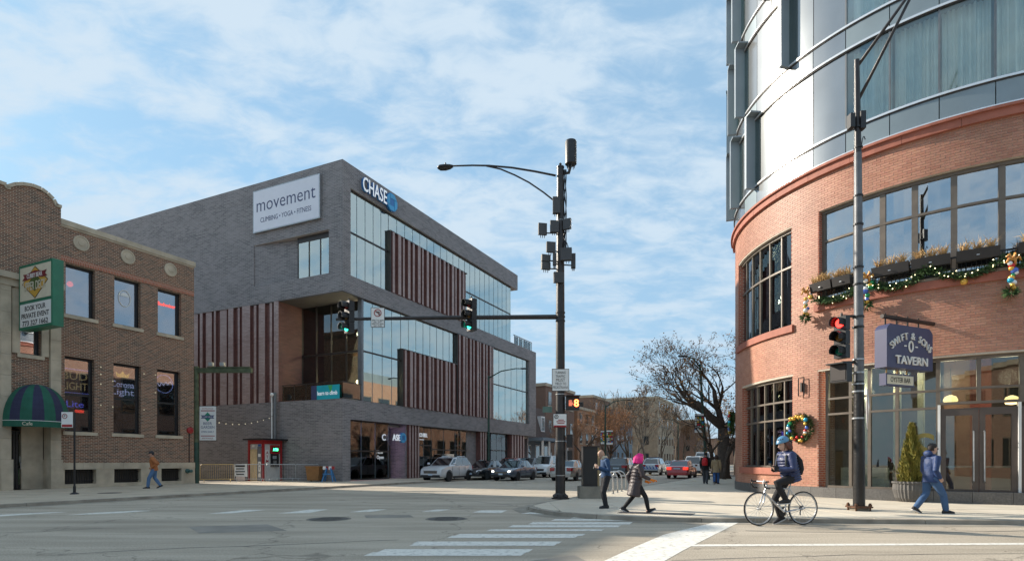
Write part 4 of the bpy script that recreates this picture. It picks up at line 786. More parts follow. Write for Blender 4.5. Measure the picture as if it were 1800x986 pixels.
# mortar core wall (behind the bricks) cut round the openings
ths = sorted(set([TH0, TH1] + [o[0] for o in OPEN] + [o[1] for o in OPEN]))
ths = [t_ for t_ in ths if TH0 - 1e-6 <= t_ <= TH1 + 1e-6]
core = MB()
for a, b_ in zip(ths[:-1], ths[1:]):
    if b_ - a < 1e-4: continue
    mid = (a + b_) / 2; cuts = sorted([(o[2], o[3]) for o in OPEN if o[0] - 1e-5 <= mid <= o[1] + 1e-5]); z = 0.1
    for c0, c1 in cuts + [(ZC, ZC)]:
        if c0 - z > 0.01: arc(a, b_, z, c0, -0.45, -0.012, core)
        z = max(z, c1)
hp('mortar_core', core, M_mort)
# bricks
BW, BH = 0.245, 0.0815
mbS = MB(); singles = []; dth = BW / DR; k = 0; z = 0.46
def brick_poly(a, b_, z0, z1, o0=-0.06, o1=0.0):
    return [dp(a, z0, o0), dp(b_, z0, o0), dp(b_, z0, o1), dp(a, z0, o1), dp(a, z1, o0), dp(b_, z1, o0), dp(b_, z1, o1), dp(a, z1, o1)]
brk = []
while z < ZC - 0.02:
    th = TH0 - (dth / 2 if k % 2 else 0)
    while th < TH1:
        a, b_ = max(th, TH0) + 0.005 / DR, th + dth - 0.005 / DR; zz0, zz1 = z + 0.005, z + BH - 0.005
        segs = [(a, b_)]
        for o in OPEN:
            if zz1 > o[2] and zz0 < o[3]:
                ns = []
                for s0, s1 in segs:
                    if s1 <= o[0] or s0 >= o[1]: ns.append((s0, s1)); continue
                    if s0 < o[0]: ns.append((s0, o[0]))
                    if s1 > o[1]: ns.append((o[1], s1))
                segs = ns
        for s0, s1 in segs:
            if (s1 - s0) * DR > 0.03:
                d = dp((s0 + s1) / 2, z).length; vis = 1 if (s1 - s0) * DR > 0.2 and th < A(1790) and th > A(1500) else 0
                brk.append((-vis, d, s0, s1, zz0, zz1))
        th += dth
    z += BH; k += 1
brk.sort(key=lambda q: (q[0], q[1]))
shared = None
for i, (v_, d, s0, s1, z0, z1) in enumerate(brk):
    if i < 300:
        mid = (s0 + s1) / 2
        if shared is None:
            h = BW / 2 - 0.005; tmp = MB().box(-0.06, 0.0, -h, h, -BH / 2 + 0.005, BH / 2 - 0.005); o = tmp.build('brick', M_ob, hotel); shared = o.data
        else: o = bpy.data.objects.new('brick', shared); COL.objects.link(o); o.parent = hotel
        o.matrix_parent_inverse = Matrix.Translation(-hotel.location)
        q = dp(mid, (z0 + z1) / 2); o.location = q; o.rotation_euler = (0, 0, mid)
    else: mbS.hexa(brick_poly(s0, s1, z0, z1, -0.06, rnd.uniform(-0.002, 0.003)))
mbS.build('brickwork', M_ob, hotel, kind='stuff')
# brick reveals at the big openings, base stone
B_rev = brick('reveal_brick', (0.36, 0.10, 0.055), (0.28, 0.075, 0.045), (0.38, 0.13, 0.075), (0.40, 0.33, 0.27), 0.245, 0.0815, 0.010)
for o in (low_l, up_l, up_r, shop):
    for e, sg_ in ((o[0], 1), (o[1], -1)): arc_m = MB().hexa([dp(e, o[2], -0.45), dp(e + sg_ * 0.004, o[2], -0.45), dp(e + sg_ * 0.004, o[2], -0.004), dp(e, o[2], -0.004)] + [dp(e, o[3], -0.45), dp(e + sg_ * 0.004, o[3], -0.45), dp(e + sg_ * 0.004, o[3], -0.004), dp(e, o[3], -0.004)]); hp('reveal', arc_m, B_rev)
M_base = surf('grey_granite', (0.11, 0.105, 0.10), 0.5, 0, 0.25, 20)
th = TH0
while th < TH1: e = th + 0.11; hp('base_stone', arc(th + 0.0006, e - 0.0006, 0.08, 0.455, -0.3, 0.03), M_base); th = e
M_sill = surf('red_sandstone', (0.34, 0.115, 0.075), 0.7, 0, 0.15, 3, 0.15, 40)
for o in (low_l, up_l): hp('sill', arc(o[0] - 0.01, o[1] + 0.012, o[2] - 0.26, o[2], -0.35, 0.10), M_sill)
hp('sill', arc(up_r[0] - 0.012, up_r[1], up_r[2] - 0.36, up_r[2] - 0.12, -0.3, 0.10), M_sill)
# red cap between brick and tower
th = TH0
while th < TH1: e = min(th + 0.175, TH1); hp('cap_stone', arc(th + 0.0005, e - 0.0005, ZC, ZC + 0.24, -0.4, 0.12), M_sill); hp('cap_moulding', arc(th, e, ZC + 0.24, ZC + 0.32, -0.4, 0.2), M_sill); th = e
# ---- windows of the brick drum
def dwin(o, nx, zs, par_name, fm, gm, bar=0.055, out=-0.22, even=None):
    root = hp(par_name, arc(o[0], o[1], o[2], o[2] + 0.08, out - 0.06, out + 0.06), fm)
    tt = even or [o[0] + (o[1] - o[0]) * i / nx for i in range(nx + 1)]; zz_ = [o[2]] + zs + [o[3]]
    for i in range(len(tt) - 1):
        for k_ in range(len(zz_) - 1):
            hp('pane', arc(tt[i] + 0.002, tt[i + 1] - 0.002, zz_[k_] + 0.03, zz_[k_ + 1] - 0.03, out - 0.012, out, n=3), gm, root)
    for t_ in tt: hp('mullion', arc(t_ - bar / DR / 2, t_ + bar / DR / 2, o[2], o[3], out - 0.06, out + 0.05, n=1), fm, root)
    for z_ in zs: hp('transom', arc(o[0], o[1], z_ - 0.035, z_ + 0.035, out - 0.05, out + 0.06), fm, root)
    hp('head', arc(o[0], o[1], o[3] - 0.1, o[3], out - 0.06, out + 0.08), fm, root)
    return root
G_hot = glass('hotel_window_glass', (0.62, 0.66, 0.62), 0.10, 0.0, (0.92, 0.95, 1.0)); G_sky = glass('sky_mirror_glass', (0.62, 0.66, 0.66), 0.38, 0.0, (0.88, 0.91, 0.95))
zl = low_l
dwin(low_l, 6, [low_l[2] + (low_l[3] - low_l[2]) * 0.54, low_l[2] + (low_l[3] - low_l[2]) * 0.74], 'window', M_taupe, G_hot)
dwin(up_l, 6, [up_l[2] + (up_l[3] - up_l[2]) * 0.62], 'window', M_taupe, G_hot)
px_m = [1448, 1500, 1548, 1606, 1677, 1764, 1850]; ev = [up_r[0] + 0.008] + [A(p) for p in px_m[1:6]] + [A(1764) + 0.155 * k_ for k_ in range(1, 4)]
dwin((up_r[0] + 0.004, up_r[1], up_r[2], up_r[3]), 0, [up_r[2] + (up_r[3] - up_r[2]) * 0.66], 'window', M_taupe, G_sky, 0.17, even=ev)
zt1, zt2_ = dz(1500, 727), dz(1500, 700)
ev = [A(p) for p in (1448, 1490, 1524, 1574, 1648)]
so_ = (A(1446), A(1648), 0.45, shop[3])
dwin(so_, 0, [dz(1448, 728), dz(1448, 701)], 'shop_window', M_taupe, G_shop, 0.10, even=ev)
hp('shop_base', arc(shop[0], A(1648), 0.1, 0.45, -0.3, -0.1), M_base)
# upper lights above the doors and the double doors
zd = dz(1650, 718)
dwin((A(1648), shop[1], zd + 0.12, shop[3]), 0, [dz(1650, 684)], 'transom_window', M_taupe, G_shop, 0.11, even=[A(1648), A(1722), A(1800), A(1800) + 0.17, shop[1]])
M_brd = surf('brown_door_paint', (0.085, 0.065, 0.055), 0.45, 0, 0.1, 4)
for i, (p0, p1) in enumerate(((1651, 1722), (1723, 1793), (1800, 1880))):
    a, b_ = A(p0), A(p1); ww = (b_ - a); dmat = M_brd
    d = hp('entrance_door', arc(a, a + ww * 0.16, SW + 0.02, zd, -0.28, -0.2), dmat)
    hp('stile', arc(b_ - ww * 0.16, b_, SW + 0.02, zd, -0.28, -0.2), dmat, d); hp('rail', arc(a + ww * 0.16, b_ - ww * 0.16, SW + 0.02, SW + 0.42, -0.28, -0.2), dmat, d); hp('rail', arc(a + ww * 0.16, b_ - ww * 0.16, zd - 0.22, zd, -0.28, -0.2), dmat, d)
    hp('pane', arc(a + ww * 0.15, b_ - ww * 0.15, SW + 0.40, zd - 0.2, -0.245, -0.235, n=3), G_shop, d)
    hp('push_bar', arc(a + ww * 0.15, b_ - ww * 0.15, 1.18, 1.24, -0.33, -0.30), M_galv, d)
    hx = b_ - ww * 0.13 if i == 0 else a + ww * 0.13
    hp('pull_handle', MB().tube([dp(hx, 0.75, -0.2), dp(hx, 0.78, -0.11), dp(hx, 2.25, -0.11), dp(hx, 2.28, -0.2)], 0.022, 8), M_galv, d)
hp('threshold', arc(A(1649), shop[1], 0.1, SW + 0.025, -0.45, -0.05), M_galv)
for p in (1650, 1796): hp('door_frame', arc(A(p) - 0.004, A(p) + 0.004, SW, zd + 0.12, -0.3, -0.14), M_signw)
# interior: floor, back wall, ceiling, columns, furniture, pendants
hp('interior_floor', arc(TH0 + 0.02, TH1, 0.1, SW + 0.01, -6.5, -0.46), M_concd)
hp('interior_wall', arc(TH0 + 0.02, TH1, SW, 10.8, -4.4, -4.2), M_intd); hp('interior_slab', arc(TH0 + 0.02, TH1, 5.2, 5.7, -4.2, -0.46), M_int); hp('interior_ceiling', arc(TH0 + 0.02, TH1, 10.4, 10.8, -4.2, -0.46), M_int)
M_curt = surf('curtain', (0.30, 0.31, 0.32), 0.9, 0, 0.1, 2)
M_pc = surf('pale_column', (0.42, 0.44, 0.36), 0.7); M_wood = surf('bar_wood', (0.15, 0.085, 0.05), 0.5, 0, 0.3, 3); M_steel = surf('counter_pale', (0.45, 0.52, 0.50), 0.4)
for p in (1470, 1545, 1600): hp('interior_column', arc(A(p) - 0.012, A(p) + 0.012, SW, 5.2, -1.9, -1.6), M_pc)
hp('bar_counter', arc(A(1440), A(1530), SW, 1.15, -1.6, -1.2), M_steel); hp('table', arc(A(1545), A(1575), 1.0, 1.06, -1.5, -0.9), M_steel); hp('menu_wall', arc(A(1725), A(1800), SW, 5.0, -3.4, -3.2), surf('menu_red', (0.20, 0.05, 0.035), 0.6)); hp('timber_wall', arc(A(1650), A(1720), SW, 4.9, -2.6, -2.4), M_wood)
M_pend = surf('pendant_shade', (0.7, 0.55, 0.3), 0.6, emit=(1.0, 0.72, 0.32), es=1.3)
for p, y_, rr in ((1670, 699, 0.20), (1796, 699, 0.20), (1561, 684, 0.10)):
    q = dp(A(p), dz(p, y_), -0.9); o = hp('pendant_lamp', MB().lathe([(0.04, rr * 0.8), (rr * 0.75, rr * 0.55), (rr, 0.0), (rr * 0.75, -rr * 0.5), (0.04, -rr * 0.6)], q, 14), M_pend); hp('cord', MB().tube([q + Vector((0, 0, 0.1)), q + Vector((0, 0, 1.0))], 0.01, 4), M_black, o)
# gold S on glass
text('S', dp(A(1623), dz(1623, 790), -0.19), (0.62, -0.42, 0), (0, 0, 1), 1.5, surf('gold_leaf', (0.30, 0.24, 0.07), 0.4, 0.3), hotel, name='window_monogram', depth=0.003)
# ---- metal and glass tower
ZT0 = ZC + 0.32; ST, SP = 3.58, 0.80
tw = thing('hotel_tower', (DC.x, DC.y, ZT0), 'curved glass and silver panel hotel tower above the brick drum', 'tower')
M_pan = surf('silver_panel', (0.33, 0.345, 0.355), 0.21, 0.85, 0.06, 1.0); M_pang = surf('grey_panel', (0.22, 0.27, 0.295), 0.35, 0.3, 0.08, 1.0); M_strip = surf('bright_strip', (0.72, 0.73, 0.74), 0.25, 0.6, 0.03, 2)
seam = [1331, 1357, 1392, 1430, 1487, 1564, 1651, 1750]
sa = [A(p) for p in seam]
step = 0.165
left = []; t_ = sa[0] - 0.14
while t_ > TH0 + 0.02: left.insert(0, t_); t_ -= 0.16
right = []; t_ = sa[-1] + step
while t_ < TH1: right.append(t_); t_ += step
seams = [TH0] + left + sa + right + [TH1]
NFL = 6
for fl in range(NFL):
    zb = ZT0 + fl * ST + (0.06 if fl == 0 else 0)
    for i, (a, b_) in enumerate(zip(seams[:-1], seams[1:])):
        isg = a > sa[4] - 0.01
        MB_ = arc(a + 0.0016, b_ - 0.0016, zb + 0.034, zb + SP - 0.034, -0.10, 0.02); MB_.build('spandrel_panel', M_pang if (isg or i % 7 == 3) else M_pan, tw, smooth='auto')
        z0, z1 = zb + SP + 0.034, zb + ST - 0.034
        if isg:
            arc(a + 0.0022, b_ - 0.0022, z0, z1, -0.03, 0.0, n=3).build('pane', G_tower, tw)
            n = 30; mb = MB(); pts = []
            for q in range(n + 1): pts.append((a + (b_ - a) * (0.03 + 0.94 * q / n), -0.45 + 0.07 * math.sin(q * 1.9) + 0.03 * math.sin(q * 0.8 + i)))
            for (p0, o0), (p1, o1) in zip(pts[:-1], pts[1:]): mb.add([dp(p0, z0 - 0.02, o0), dp(p1, z0 - 0.02, o1), dp(p1, z1, o1), dp(p0, z1, o0)], [(0, 1, 2, 3)])
            mb.build('curtain', M_curt2 if 'M_curt2' in globals() else surf('white_curtain', (0.80, 0.84, 0.82), 0.9, 0, 0.05, 3), tw, smooth=True)
        else: arc(a + 0.0016, b_ - 0.0016, z0, z1, -0.10, 0.0).build('wall_panel', M_pan, tw, smooth='auto')
    for zq in (zb, zb + SP):
        for a, b_ in zip(seams[:-1], seams[1:]): (arc(a, b_, zq - 0.035, zq + 0.035, -0.1, 0.075, n=5).build('trim_strip', M_strip, tw), arc(a, b_, zq - 0.075, zq - 0.036, -0.05, 0.045, n=5).build('shade_strip', M_dark, tw))  # solid dark strip draws the shade line below each trim
    for a in seams[1:-1]:
        if a > sa[4] - 0.01: arc(a - 0.003, a + 0.003, zb + SP, zb + ST, -0.06, 0.01, n=1).build('mullion', M_grey, tw)
mb = MB(); arc(TH0, TH1, ZT0, ZT0 + NFL * ST, -0.9, -0.8, mb); mb.build('tower_core', M_int, tw)
mb = MB(); arc(TH0, TH1, ZT0 + NFL * ST, ZT0 + NFL * ST + 0.6, -3, 0.1, mb); mb.build('tower_parapet', M_pan, tw)
# projecting window boxes: staggered, seen edge-on at the left
M_box = surf('blue_grey_box', (0.27, 0.31, 0.34), 0.4, 0.3, 0.08, 1); G_grn = glass('green_side_glass', (0.5, 0.62, 0.55), 0.25, 0.02, (0.75, 0.85, 0.8))
for fl, pxs in ((0, (1330, 1302, 1293.5)), (1, (1390, 1311, 1297, 1292.6)), (2, (1350, 1305, 1294)), (3, (1440, 1320, 1299)), (4, (1370, 1310, 1295))):
    zb = ZT0 + fl * ST
    for p in pxs:
        th = A(p) if p > 1293 else A(1293) - 0.12
        z0, z1 = zb + SP - 0.02, zb + ST + 0.12
        o = arc(th - 0.022, th - 0.004, z0, z1, 0.0, 0.42, n=1).build('bay_fin', M_box, tw); arc(th - 0.004, th + 0.035, z0 + 0.03, z1 - 0.03, 0.005, 0.04, n=1).build('bay_window', G_grn, o); arc(th - 0.022, th + 0.036, z1, z1 + 0.06, 0.0, 0.42, n=1).build('bay_cap', M_box, o)
# ---- street wing of the hotel running away behind the drum (seen mirrored in the glass opposite)
WH = Wall(DC - NF * (-1) * 0 + U2 * DR, U1, U2)
wg = thing('hotel_street_wing', WH.p(0, 0), 'long brick street wing of the hotel behind the drum', 'building')
B_hot = brick('hotel_brick', (0.30, 0.15, 0.095), (0.22, 0.105, 0.07), (0.33, 0.18, 0.12), (0.42, 0.35, 0.28), 0.245, 0.0815, 0.010)
MB().wbox(WH, 0.05, 62, 0.1, ZC, -14, -0.02).build('brick_wall', B_hot, wg); MB().wbox(WH, 0.05, 44, ZC, ZC + 1.2, -14, -0.3).build('upper_wall', M_pang, wg)
for k_ in range(16):
    for z0, z1 in ((1.0, 4.6), (6.2, 9.6)):
        o = MB().wbox(WH, 1.6 + k_ * 3.7, 4.0 + k_ * 3.7, z0, z1, -0.05, 0.02).build('window', M_taupe, wg); MB().wbox(WH, 1.75 + k_ * 3.7, 3.85 + k_ * 3.7, z0 + 0.12, z1 - 0.12, 0.02, 0.035).build('pane', G_car, o)

for p, z, o, w_ in ((1668, 4.0, -1.3, 22), (1798, 4.0, -1.3, 22), (1561, 4.2, -1.4, 40), (1480, 3.8, -1.6, 35), (1350, 3.6, -1.8, 40), (1350, 8.8, -1.8, 40)):  # positions without a pendant are added fill
    room_light('indoor_light', dp(A(p), z, o), (1.0, 0.84, 0.62), w_)
# buildings across the road behind the camera (seen mirrored in the shop windows)
for x0, x1, h, m, lab in ((-16, 8, 9, B_hot, 'brick shop row across the road behind the viewpoint'), (9, 30, 12, M_concd, 'concrete stadium wall across the road behind the viewpoint'), (31, 52, 8, B_cubby, 'brown brick house across the road behind the viewpoint')):
    b_ = thing('opposite_building', ((x0 + x1) / 2, -20, 0), lab, 'building'); MB().box(x0, x1, -32, -20, 0, h).build('wall', m, b_); MB().box(x0 - 0.1, x1 + 0.1, -32.1, -19.8, h, h + 0.4).build('cornice', M_stone, b_)
    for k_ in range(int((x1 - x0) / 3.4)):
        for z0 in (0.9, 5.0): f_ = MB().box(x0 + 0.9 + k_ * 3.4, x0 + 3.0 + k_ * 3.4, -20.0, -19.94, z0, z0 + 2.4).build('window', M_taupe, b_); MB().box(x0 + 1.0 + k_ * 3.4, x0 + 2.9 + k_ * 3.4, -19.94, -19.92, z0 + 0.1, z0 + 2.3).build('pane', G_car, f_)
# ------------------------------------------------------------------ street furniture
XR, YB, ZU = Vector((1, 0, 0)), Vector((0, 1, 0)), Vector((0, 0, 1))
def lens(c, d, col, es, root, on):
    nm = 'lens_%s_%s' % (col, on); base = {'red': (0.8, 0.02, 0.015), 'amber': (0.5, 0.22, 0.01), 'green': (0.02, 0.55, 0.36)}[col]
    m = surf(nm, tuple(q * (1 if on else 0.22) for q in base), 0.25, 0, 0, 1, emit=(base if on else None), es=es)
    MB().lathe([(0.115, 0.0), (0.10, 0.03), (0.01, 0.045)], c, 16, axis=d).build('lens', m, root, smooth=True)
def signal(par_loc, top, d, label, on, tilt=0, sc=1.0, mount=None):
    """three-lamp signal head; d = facing direction, top = top centre of the housing"""
    d = Vector(d).normalized(); sd_ = d.cross(ZU).normalized(); s = thing('traffic_signal', par_loc, label, 'traffic signal', 'traffic signals')
    h = 0.36 * sc
    for k, colr in enumerate(('red', 'amber', 'green')):
        c = Vector(top) - ZU * (h * (k + 0.5))
        hb_ = MB().obox(c - d * 0.02, sd_ * 0.155 * sc, d * 0.10, ZU * (h * 0.48)).build('housing', M_black, s)
        lens(c + d * 0.082, d, colr, 5.0, hb_, colr == on)
        mb = MB(); n = 12
        for q in range(n):
            a0, a1 = -0.55 + (math.pi + 1.1) * q / n, -0.55 + (math.pi + 1.1) * (q + 1) / n
            P = lambda a, o, r_: c + d * o + (sd_ * math.cos(a) + ZU * math.sin(a)) * r_ * sc
            mb.add([P(a0, 0.08, 0.145), P(a1, 0.08, 0.145), P(a1, 0.34, 0.135), P(a0, 0.34, 0.135)], [(0, 1, 2, 3)])
        o = mb.build('visor', M_black, hb_, smooth=True); md = o.modifiers.new('thick', 'SOLIDIFY'); md.thickness = 0.006
    MB().tube([Vector(top) + ZU * 0.0, Vector(top) + ZU * 0.09], 0.03, 8).build('cap', M_black, s)
    return s
# ---- main mast-arm pole at the corner
PB = ground(985, 876.5, SW); Yp = PB.y
def pz(py): return HC + (HY - py) / F * Yp
def pxx(px): return (px - CX) / F * Yp
mp_ = thing('signal_pole', PB, 'tall dark mast-arm signal pole with antennas at the corner', 'pole')
MB().tube([(PB.x, PB.y, SW + 0.1), (PB.x, PB.y, pz(560)), (PB.x, PB.y, pz(296))], [0.168, 0.145, 0.118], 20).build('shaft', M_pole, mp_, smooth='auto')
bs = MB().lathe([(0.30, 0), (0.30, 0.05), (0.22, 0.07), (0.21, 0.16), (0.175, 0.2)], PB, 20).build('base_flange', M_pole, mp_)
for k in range(4):
    a = math.pi / 4 + k * math.pi / 2; q = PB + Vector((math.cos(a), math.sin(a), 0)) * 0.25; MB().ball(q + ZU * 0.09, 0.075, 10, 6).build('bolt_cover', M_pole, bs)
MB().lathe([(0.13, 0), (0.13, 0.05), (0.06, 0.07), (0.03, 0.1), (0.05, 0.14), (0.02, 0.18)], (PB.x, PB.y, pz(296)), 14).build('finial', M_pole, mp_)
za, xe = pz(557), pxx(592)
am = MB().tube([(PB.x, PB.y, za), ((PB.x + xe) / 2, PB.y - 0.02, za - 0.03), (xe, PB.y - 0.05, za - 0.09)], [0.085, 0.07, 0.05], 12).build('mast_arm', M_pole, mp_, smooth='auto')
for dz_ in (-0.14, 0, 0.14): MB().lathe([(0.165, -0.02), (0.165, 0.02)], (PB.x, PB.y, za + dz_), 18).build('clamp', M_black, mp_)
# street light arms
def arcpts(a, b_, sag, n=14): a, b_ = Vector(a), Vector(b_); return [a.lerp(b_, i / n) + ZU * (sag * math.sin(math.pi * i / n)) for i in range(n + 1)]
xl, zl_ = pxx(796), pz(293)
u = [(pxx(x), PB.y, pz(y)) for x, y in ((977, 309), (940, 301.5), (900, 295), (860, 291.5), (830, 291), (796, 292))]; MB().tube(u, [0.035, 0.034, 0.032, 0.03, 0.028, 0.026], 10).build('lamp_arm', M_pole, mp_, smooth=True)
u = [(pxx(x), PB.y, pz(y)) for x, y in ((974, 353), (955, 338), (930, 321), (905, 308), (880, 297.5), (855, 292))]; MB().tube(u, 0.026, 10).build('lamp_brace', M_pole, mp_, smooth=True)
q = Vector((pxx(783), PB.y, pz(293.5)))
lh = MB().loft([[q + Vector((a, r_ * math.cos(t_) * 1.4, r_ * math.sin(t_) * 0.55 + zo)) for t_ in [k * math.pi / 5 for k in range(10)]] for a, r_, zo in ((0.26, 0.05, 0.02), (0.16, 0.10, 0.0), (0.0, 0.13, -0.02), (-0.18, 0.12, -0.03), (-0.27, 0.05, -0.03))]).build('lamp_head', M_black, mp_, smooth=True)
MB().lathe([(0.03, 0.04), (0.03, 0.12), (0.02, 0.14)], q, 8).build('photocell', M_grey, lh)
# cylinder antenna, radio boxes, cables
ca = Vector((pxx(1003.5), PB.y, pz(291)))
MB().lathe([(0.13, 0), (0.195, 0.04), (0.195, 0.78), (0.18, 0.82), (0.01, 0.83)], ca, 24).build('antenna', M_black, mp_, smooth='auto')
for k in range(8): a = k * math.pi / 4; MB().tube([ca + Vector((0.13 * math.cos(a), 0.13 * math.sin(a), 0)), ca + Vector((0.12 * math.cos(a), 0.12 * math.sin(a), -0.10))], 0.012, 5).build('connector', M_black, mp_)
MB().tube([(PB.x, PB.y, pz(306)), (pxx(1000), PB.y, pz(304)), (pxx(1003), PB.y, pz(290))], [0.05, 0.05, 0.06], 8).build('antenna_bracket', M_black, mp_)
for x0, x1, y0, y1, oy, dep, rot in ((971, 984, 351, 379, -0.16, 0.16, 0), (946, 961, 394, 414, -0.05, 0.10, 0.2), (966.5, 981.5, 392, 412, -0.18, 0.10, 0.1), (989, 1003, 389, 407, -0.18, 0.1, -0.5), (960, 976, 428, 446, -0.12, 0.10, 0.2), (951, 967, 450, 461.5, -0.1, 0.12, 0.3), (951, 967, 463, 475.5, -0.1, 0.12, 0.3), (971, 977, 449, 470, -0.2, 0.12, 0), (984.5, 1004, 441, 462, -0.22, 0.18, -0.15), (1004, 1012, 446, 470, 0.05, 0.2, -0.1), (972.5, 990, 482, 500, -0.18, 0.14, 0.15)):
    c = Vector(((pxx(x0) + pxx(x1)) / 2, PB.y + oy, (pz(y0) + pz(y1)) / 2)); hx, hz = (pxx(x1) - pxx(x0)) / 2, (pz(y0) - pz(y1)) / 2
    ax = Vector((math.cos(rot), math.sin(rot), 0)); bx = MB().obox(c, ax * hx, Vector((-ax.y, ax.x, 0)) * dep / 2, ZU * hz).build('radio_box', surf('radio_grey', (0.05, 0.05, 0.053), 0.5, 0, 0.1, 4), mp_)
    MB().tube([c + ZU * -hz * 0.6 + Vector((0, 0.04, 0)), Vector((PB.x, PB.y, c.z - hz * 0.6))], 0.022, 6).build('radio_bracket', M_black, mp_)
    for k in range(3): MB().tube([c - ZU * hz + ax * (hx * (k - 1) * 0.5), c - ZU * (hz + 0.10) + ax * (hx * (k - 1) * 0.45)], 0.012, 5).build('connector', M_black, bx)
for k in range(6):
    a = rnd.uniform(-0.3, 0.9); r0 = 0.15 + 0.02 * (k % 2)
    pts_ = [Vector((PB.x + r0 * math.cos(a) + 0.04 * math.sin(i * 0.9 + k), PB.y - r0 * math.sin(a) * 0.9, pz(300) + (pz(455) - pz(300)) * i / 10)) for i in range(11)]
    MB().tube(pts_, 0.014, 5).build('cable', M_black, mp_)
for k in range(5): MB().tube(arcpts((PB.x + 0.13, PB.y - 0.12, pz(425 + k * 2)), (PB.x + 0.30 - 0.05 * k, PB.y - 0.15, pz(446)), 0.10 + 0.03 * k, 8), 0.011, 5).build('cable', M_black, mp_)
for y in (388, 497, 520, 693, 738, 749, 775, 835): MB().lathe([(0.128 + 0.04 * (y > 600), -0.012), (0.128 + 0.04 * (y > 600), 0.012)], (PB.x, PB.y, pz(y)), 16).build('band', M_galv, mp_)
# signals and signs on this pole
signal((pxx(829), PB.y, za), (pxx(829), PB.y - 0.10, pz(527)), (-0.78, -0.62, 0), 'green traffic signal in the middle of the mast arm', 'green')
signal((pxx(616), PB.y, za), (pxx(615), PB.y - 0.12, pz(531)), (-0.70, -0.72, 0), 'green traffic signal at the far left end of the mast arm', 'green')
def plate(name, c, hx, hz, label, cat='sign', lines=(), m=M_signw, face=(0, -1, 0), border=True):
    face = Vector(face).normalized(); rt = ZU.cross(face).normalized(); rt = -rt if rt.cross(ZU).dot(face) < 0 else rt
    s = thing(name, c, label, cat); c = Vector(c)
    MB().obox(c, rt * hx, face * 0.008, ZU * hz).build('plate', M_ink if border else m, s)
    if border: MB().obox(c + face * 0.009, rt * (hx - 0.018), face * 0.002, ZU * (hz - 0.018)).build('face', m, s)
    for tx, fz, size, wd, mm in lines: text(tx, c + face * 0.014 + ZU * (fz * hz), rt, ZU, size, mm, s, width=wd * 2 * hx if wd else None, depth=0.001)
    return s, c, rt, face
s, c, rt, fc = plate('turn_sign', (pxx(665.5), PB.y - 0.12, pz(559.5)), 0.235, 0.335, 'white no left turn sign hanging on the mast arm', lines=[('9PM TO 4AM', -0.30, 0.095, 0.82, M_ink), ('FRI - SAT', -0.48, 0.07, 0.55, M_ink), ('9PM TO 4AM', -0.66, 0.095, 0.82, M_ink), ('SAT - SUN', -0.84, 0.07, 0.55, M_ink)])
cc = c + ZU * 0.15 + fc * 0.018
MB().tube([cc + rt * (0.115 * math.cos(a)) + ZU * (0.115 * math.sin(a)) for a in [k * math.pi / 12 for k in range(25)]], 0.014, 6).build('ring', M_red, s); MB().tube([cc + rt * -0.08 + ZU * 0.08, cc + rt * 0.08 + ZU * -0.08], 0.013, 6).build('slash', M_red, s)
MB().tube([cc + rt * 0.05 + ZU * -0.07, cc + rt * 0.05 + ZU * 0.03, cc + rt * -0.06 + ZU * 0.03], 0.018, 6).build('arrow', M_ink, s)
plate('yield_sign', (pxx(984.5), PB.y - 0.185, pz(669)), 0.29, 0.375, 'white TURNING TRAFFIC MUST YIELD TO PEDESTRIANS sign on the pole', lines=[('TURNING', 0.66, 0.12, 0.60, M_ink), ('TRAFFIC', 0.33, 0.12, 0.56, M_ink), ('MUST', 0.0, 0.15, 0.52, M_ink), ('YIELD TO', -0.33, 0.12, 0.64, M_ink), ('PEDESTRIANS', -0.66, 0.12, 0.86, M_ink)])
s, c, rt, fc = plate('parking_sign', (pxx(983.5), PB.y - 0.19, pz(739.5)), 0.235, 0.235, 'white and red no parking sign below the pedestrian signal', lines=[])
for k, (hz_, hw_) in enumerate(((0.02, 0.10), (-0.035, 0.15), (-0.09, 0.12))): MB().obox(c + ZU * hz_ + rt * 0.03 + fc * 0.013, rt * hw_, fc * 0.002, ZU * 0.014).build('text_line', M_red, s)
MB().obox(c - ZU * 0.19 + fc * 0.013, rt * 0.21, fc * 0.002, ZU * 0.03).build('red_strip', M_red, s)
cc = c + ZU * 0.13 - rt * 0.12 + fc * 0.016; MB().tube([cc + rt * (0.06 * math.cos(a)) + ZU * (0.06 * math.sin(a)) for a in [k * math.pi / 8 for k in range(17)]], 0.01, 5).build('ring', M_ink, s); text('P', cc, rt, ZU, 0.1, M_ink, s, depth=0.001)
plate('street_name_sign', (pxx(962.5), PB.y + 0.1, pz(719)), 0.16, 0.10, 'small green street name plate left of the pole', m=surf('faded_green', (0.10, 0.17, 0.14), 0.6), border=False)
# pedestrian countdown signal
c = Vector((pxx(1006), PB.y - 0.10, pz(709))); pd = thing('pedestrian_signal', c, 'black pedestrian signal with red countdown digit on the pole', 'pedestrian signal')
MB().obox(c, XR * 0.215, YB * 0.11, ZU * 0.24).build('housing', M_black, pd); MB().obox(c + Vector((0, -0.16, 0.235)), XR * 0.235, YB * 0.14, ZU * 0.012).build('visor', M_black, pd)
MB().obox(c + Vector((0.0, -0.112, 0)), XR * 0.19, YB * 0.004, ZU * 0.2).build('face', surf('signal_face', (0.03, 0.022, 0.02), 0.5), pd)
M_led = surf('red_led', (0.9, 0.12, 0.05), 0.5, emit=(1.0, 0.14, 0.04), es=4); M_hand = surf('dim_hand', (0.5, 0.15, 0.1), 0.5, emit=(0.9, 0.22, 0.12), es=0.35)
text('8', c + Vector((0.115, -0.119, 0.0)), XR, ZU, 0.34, M_led, pd, depth=0.002, bold=0.008, name='countdown_digit')
hc = c + Vector((-0.085, -0.119, -0.01))
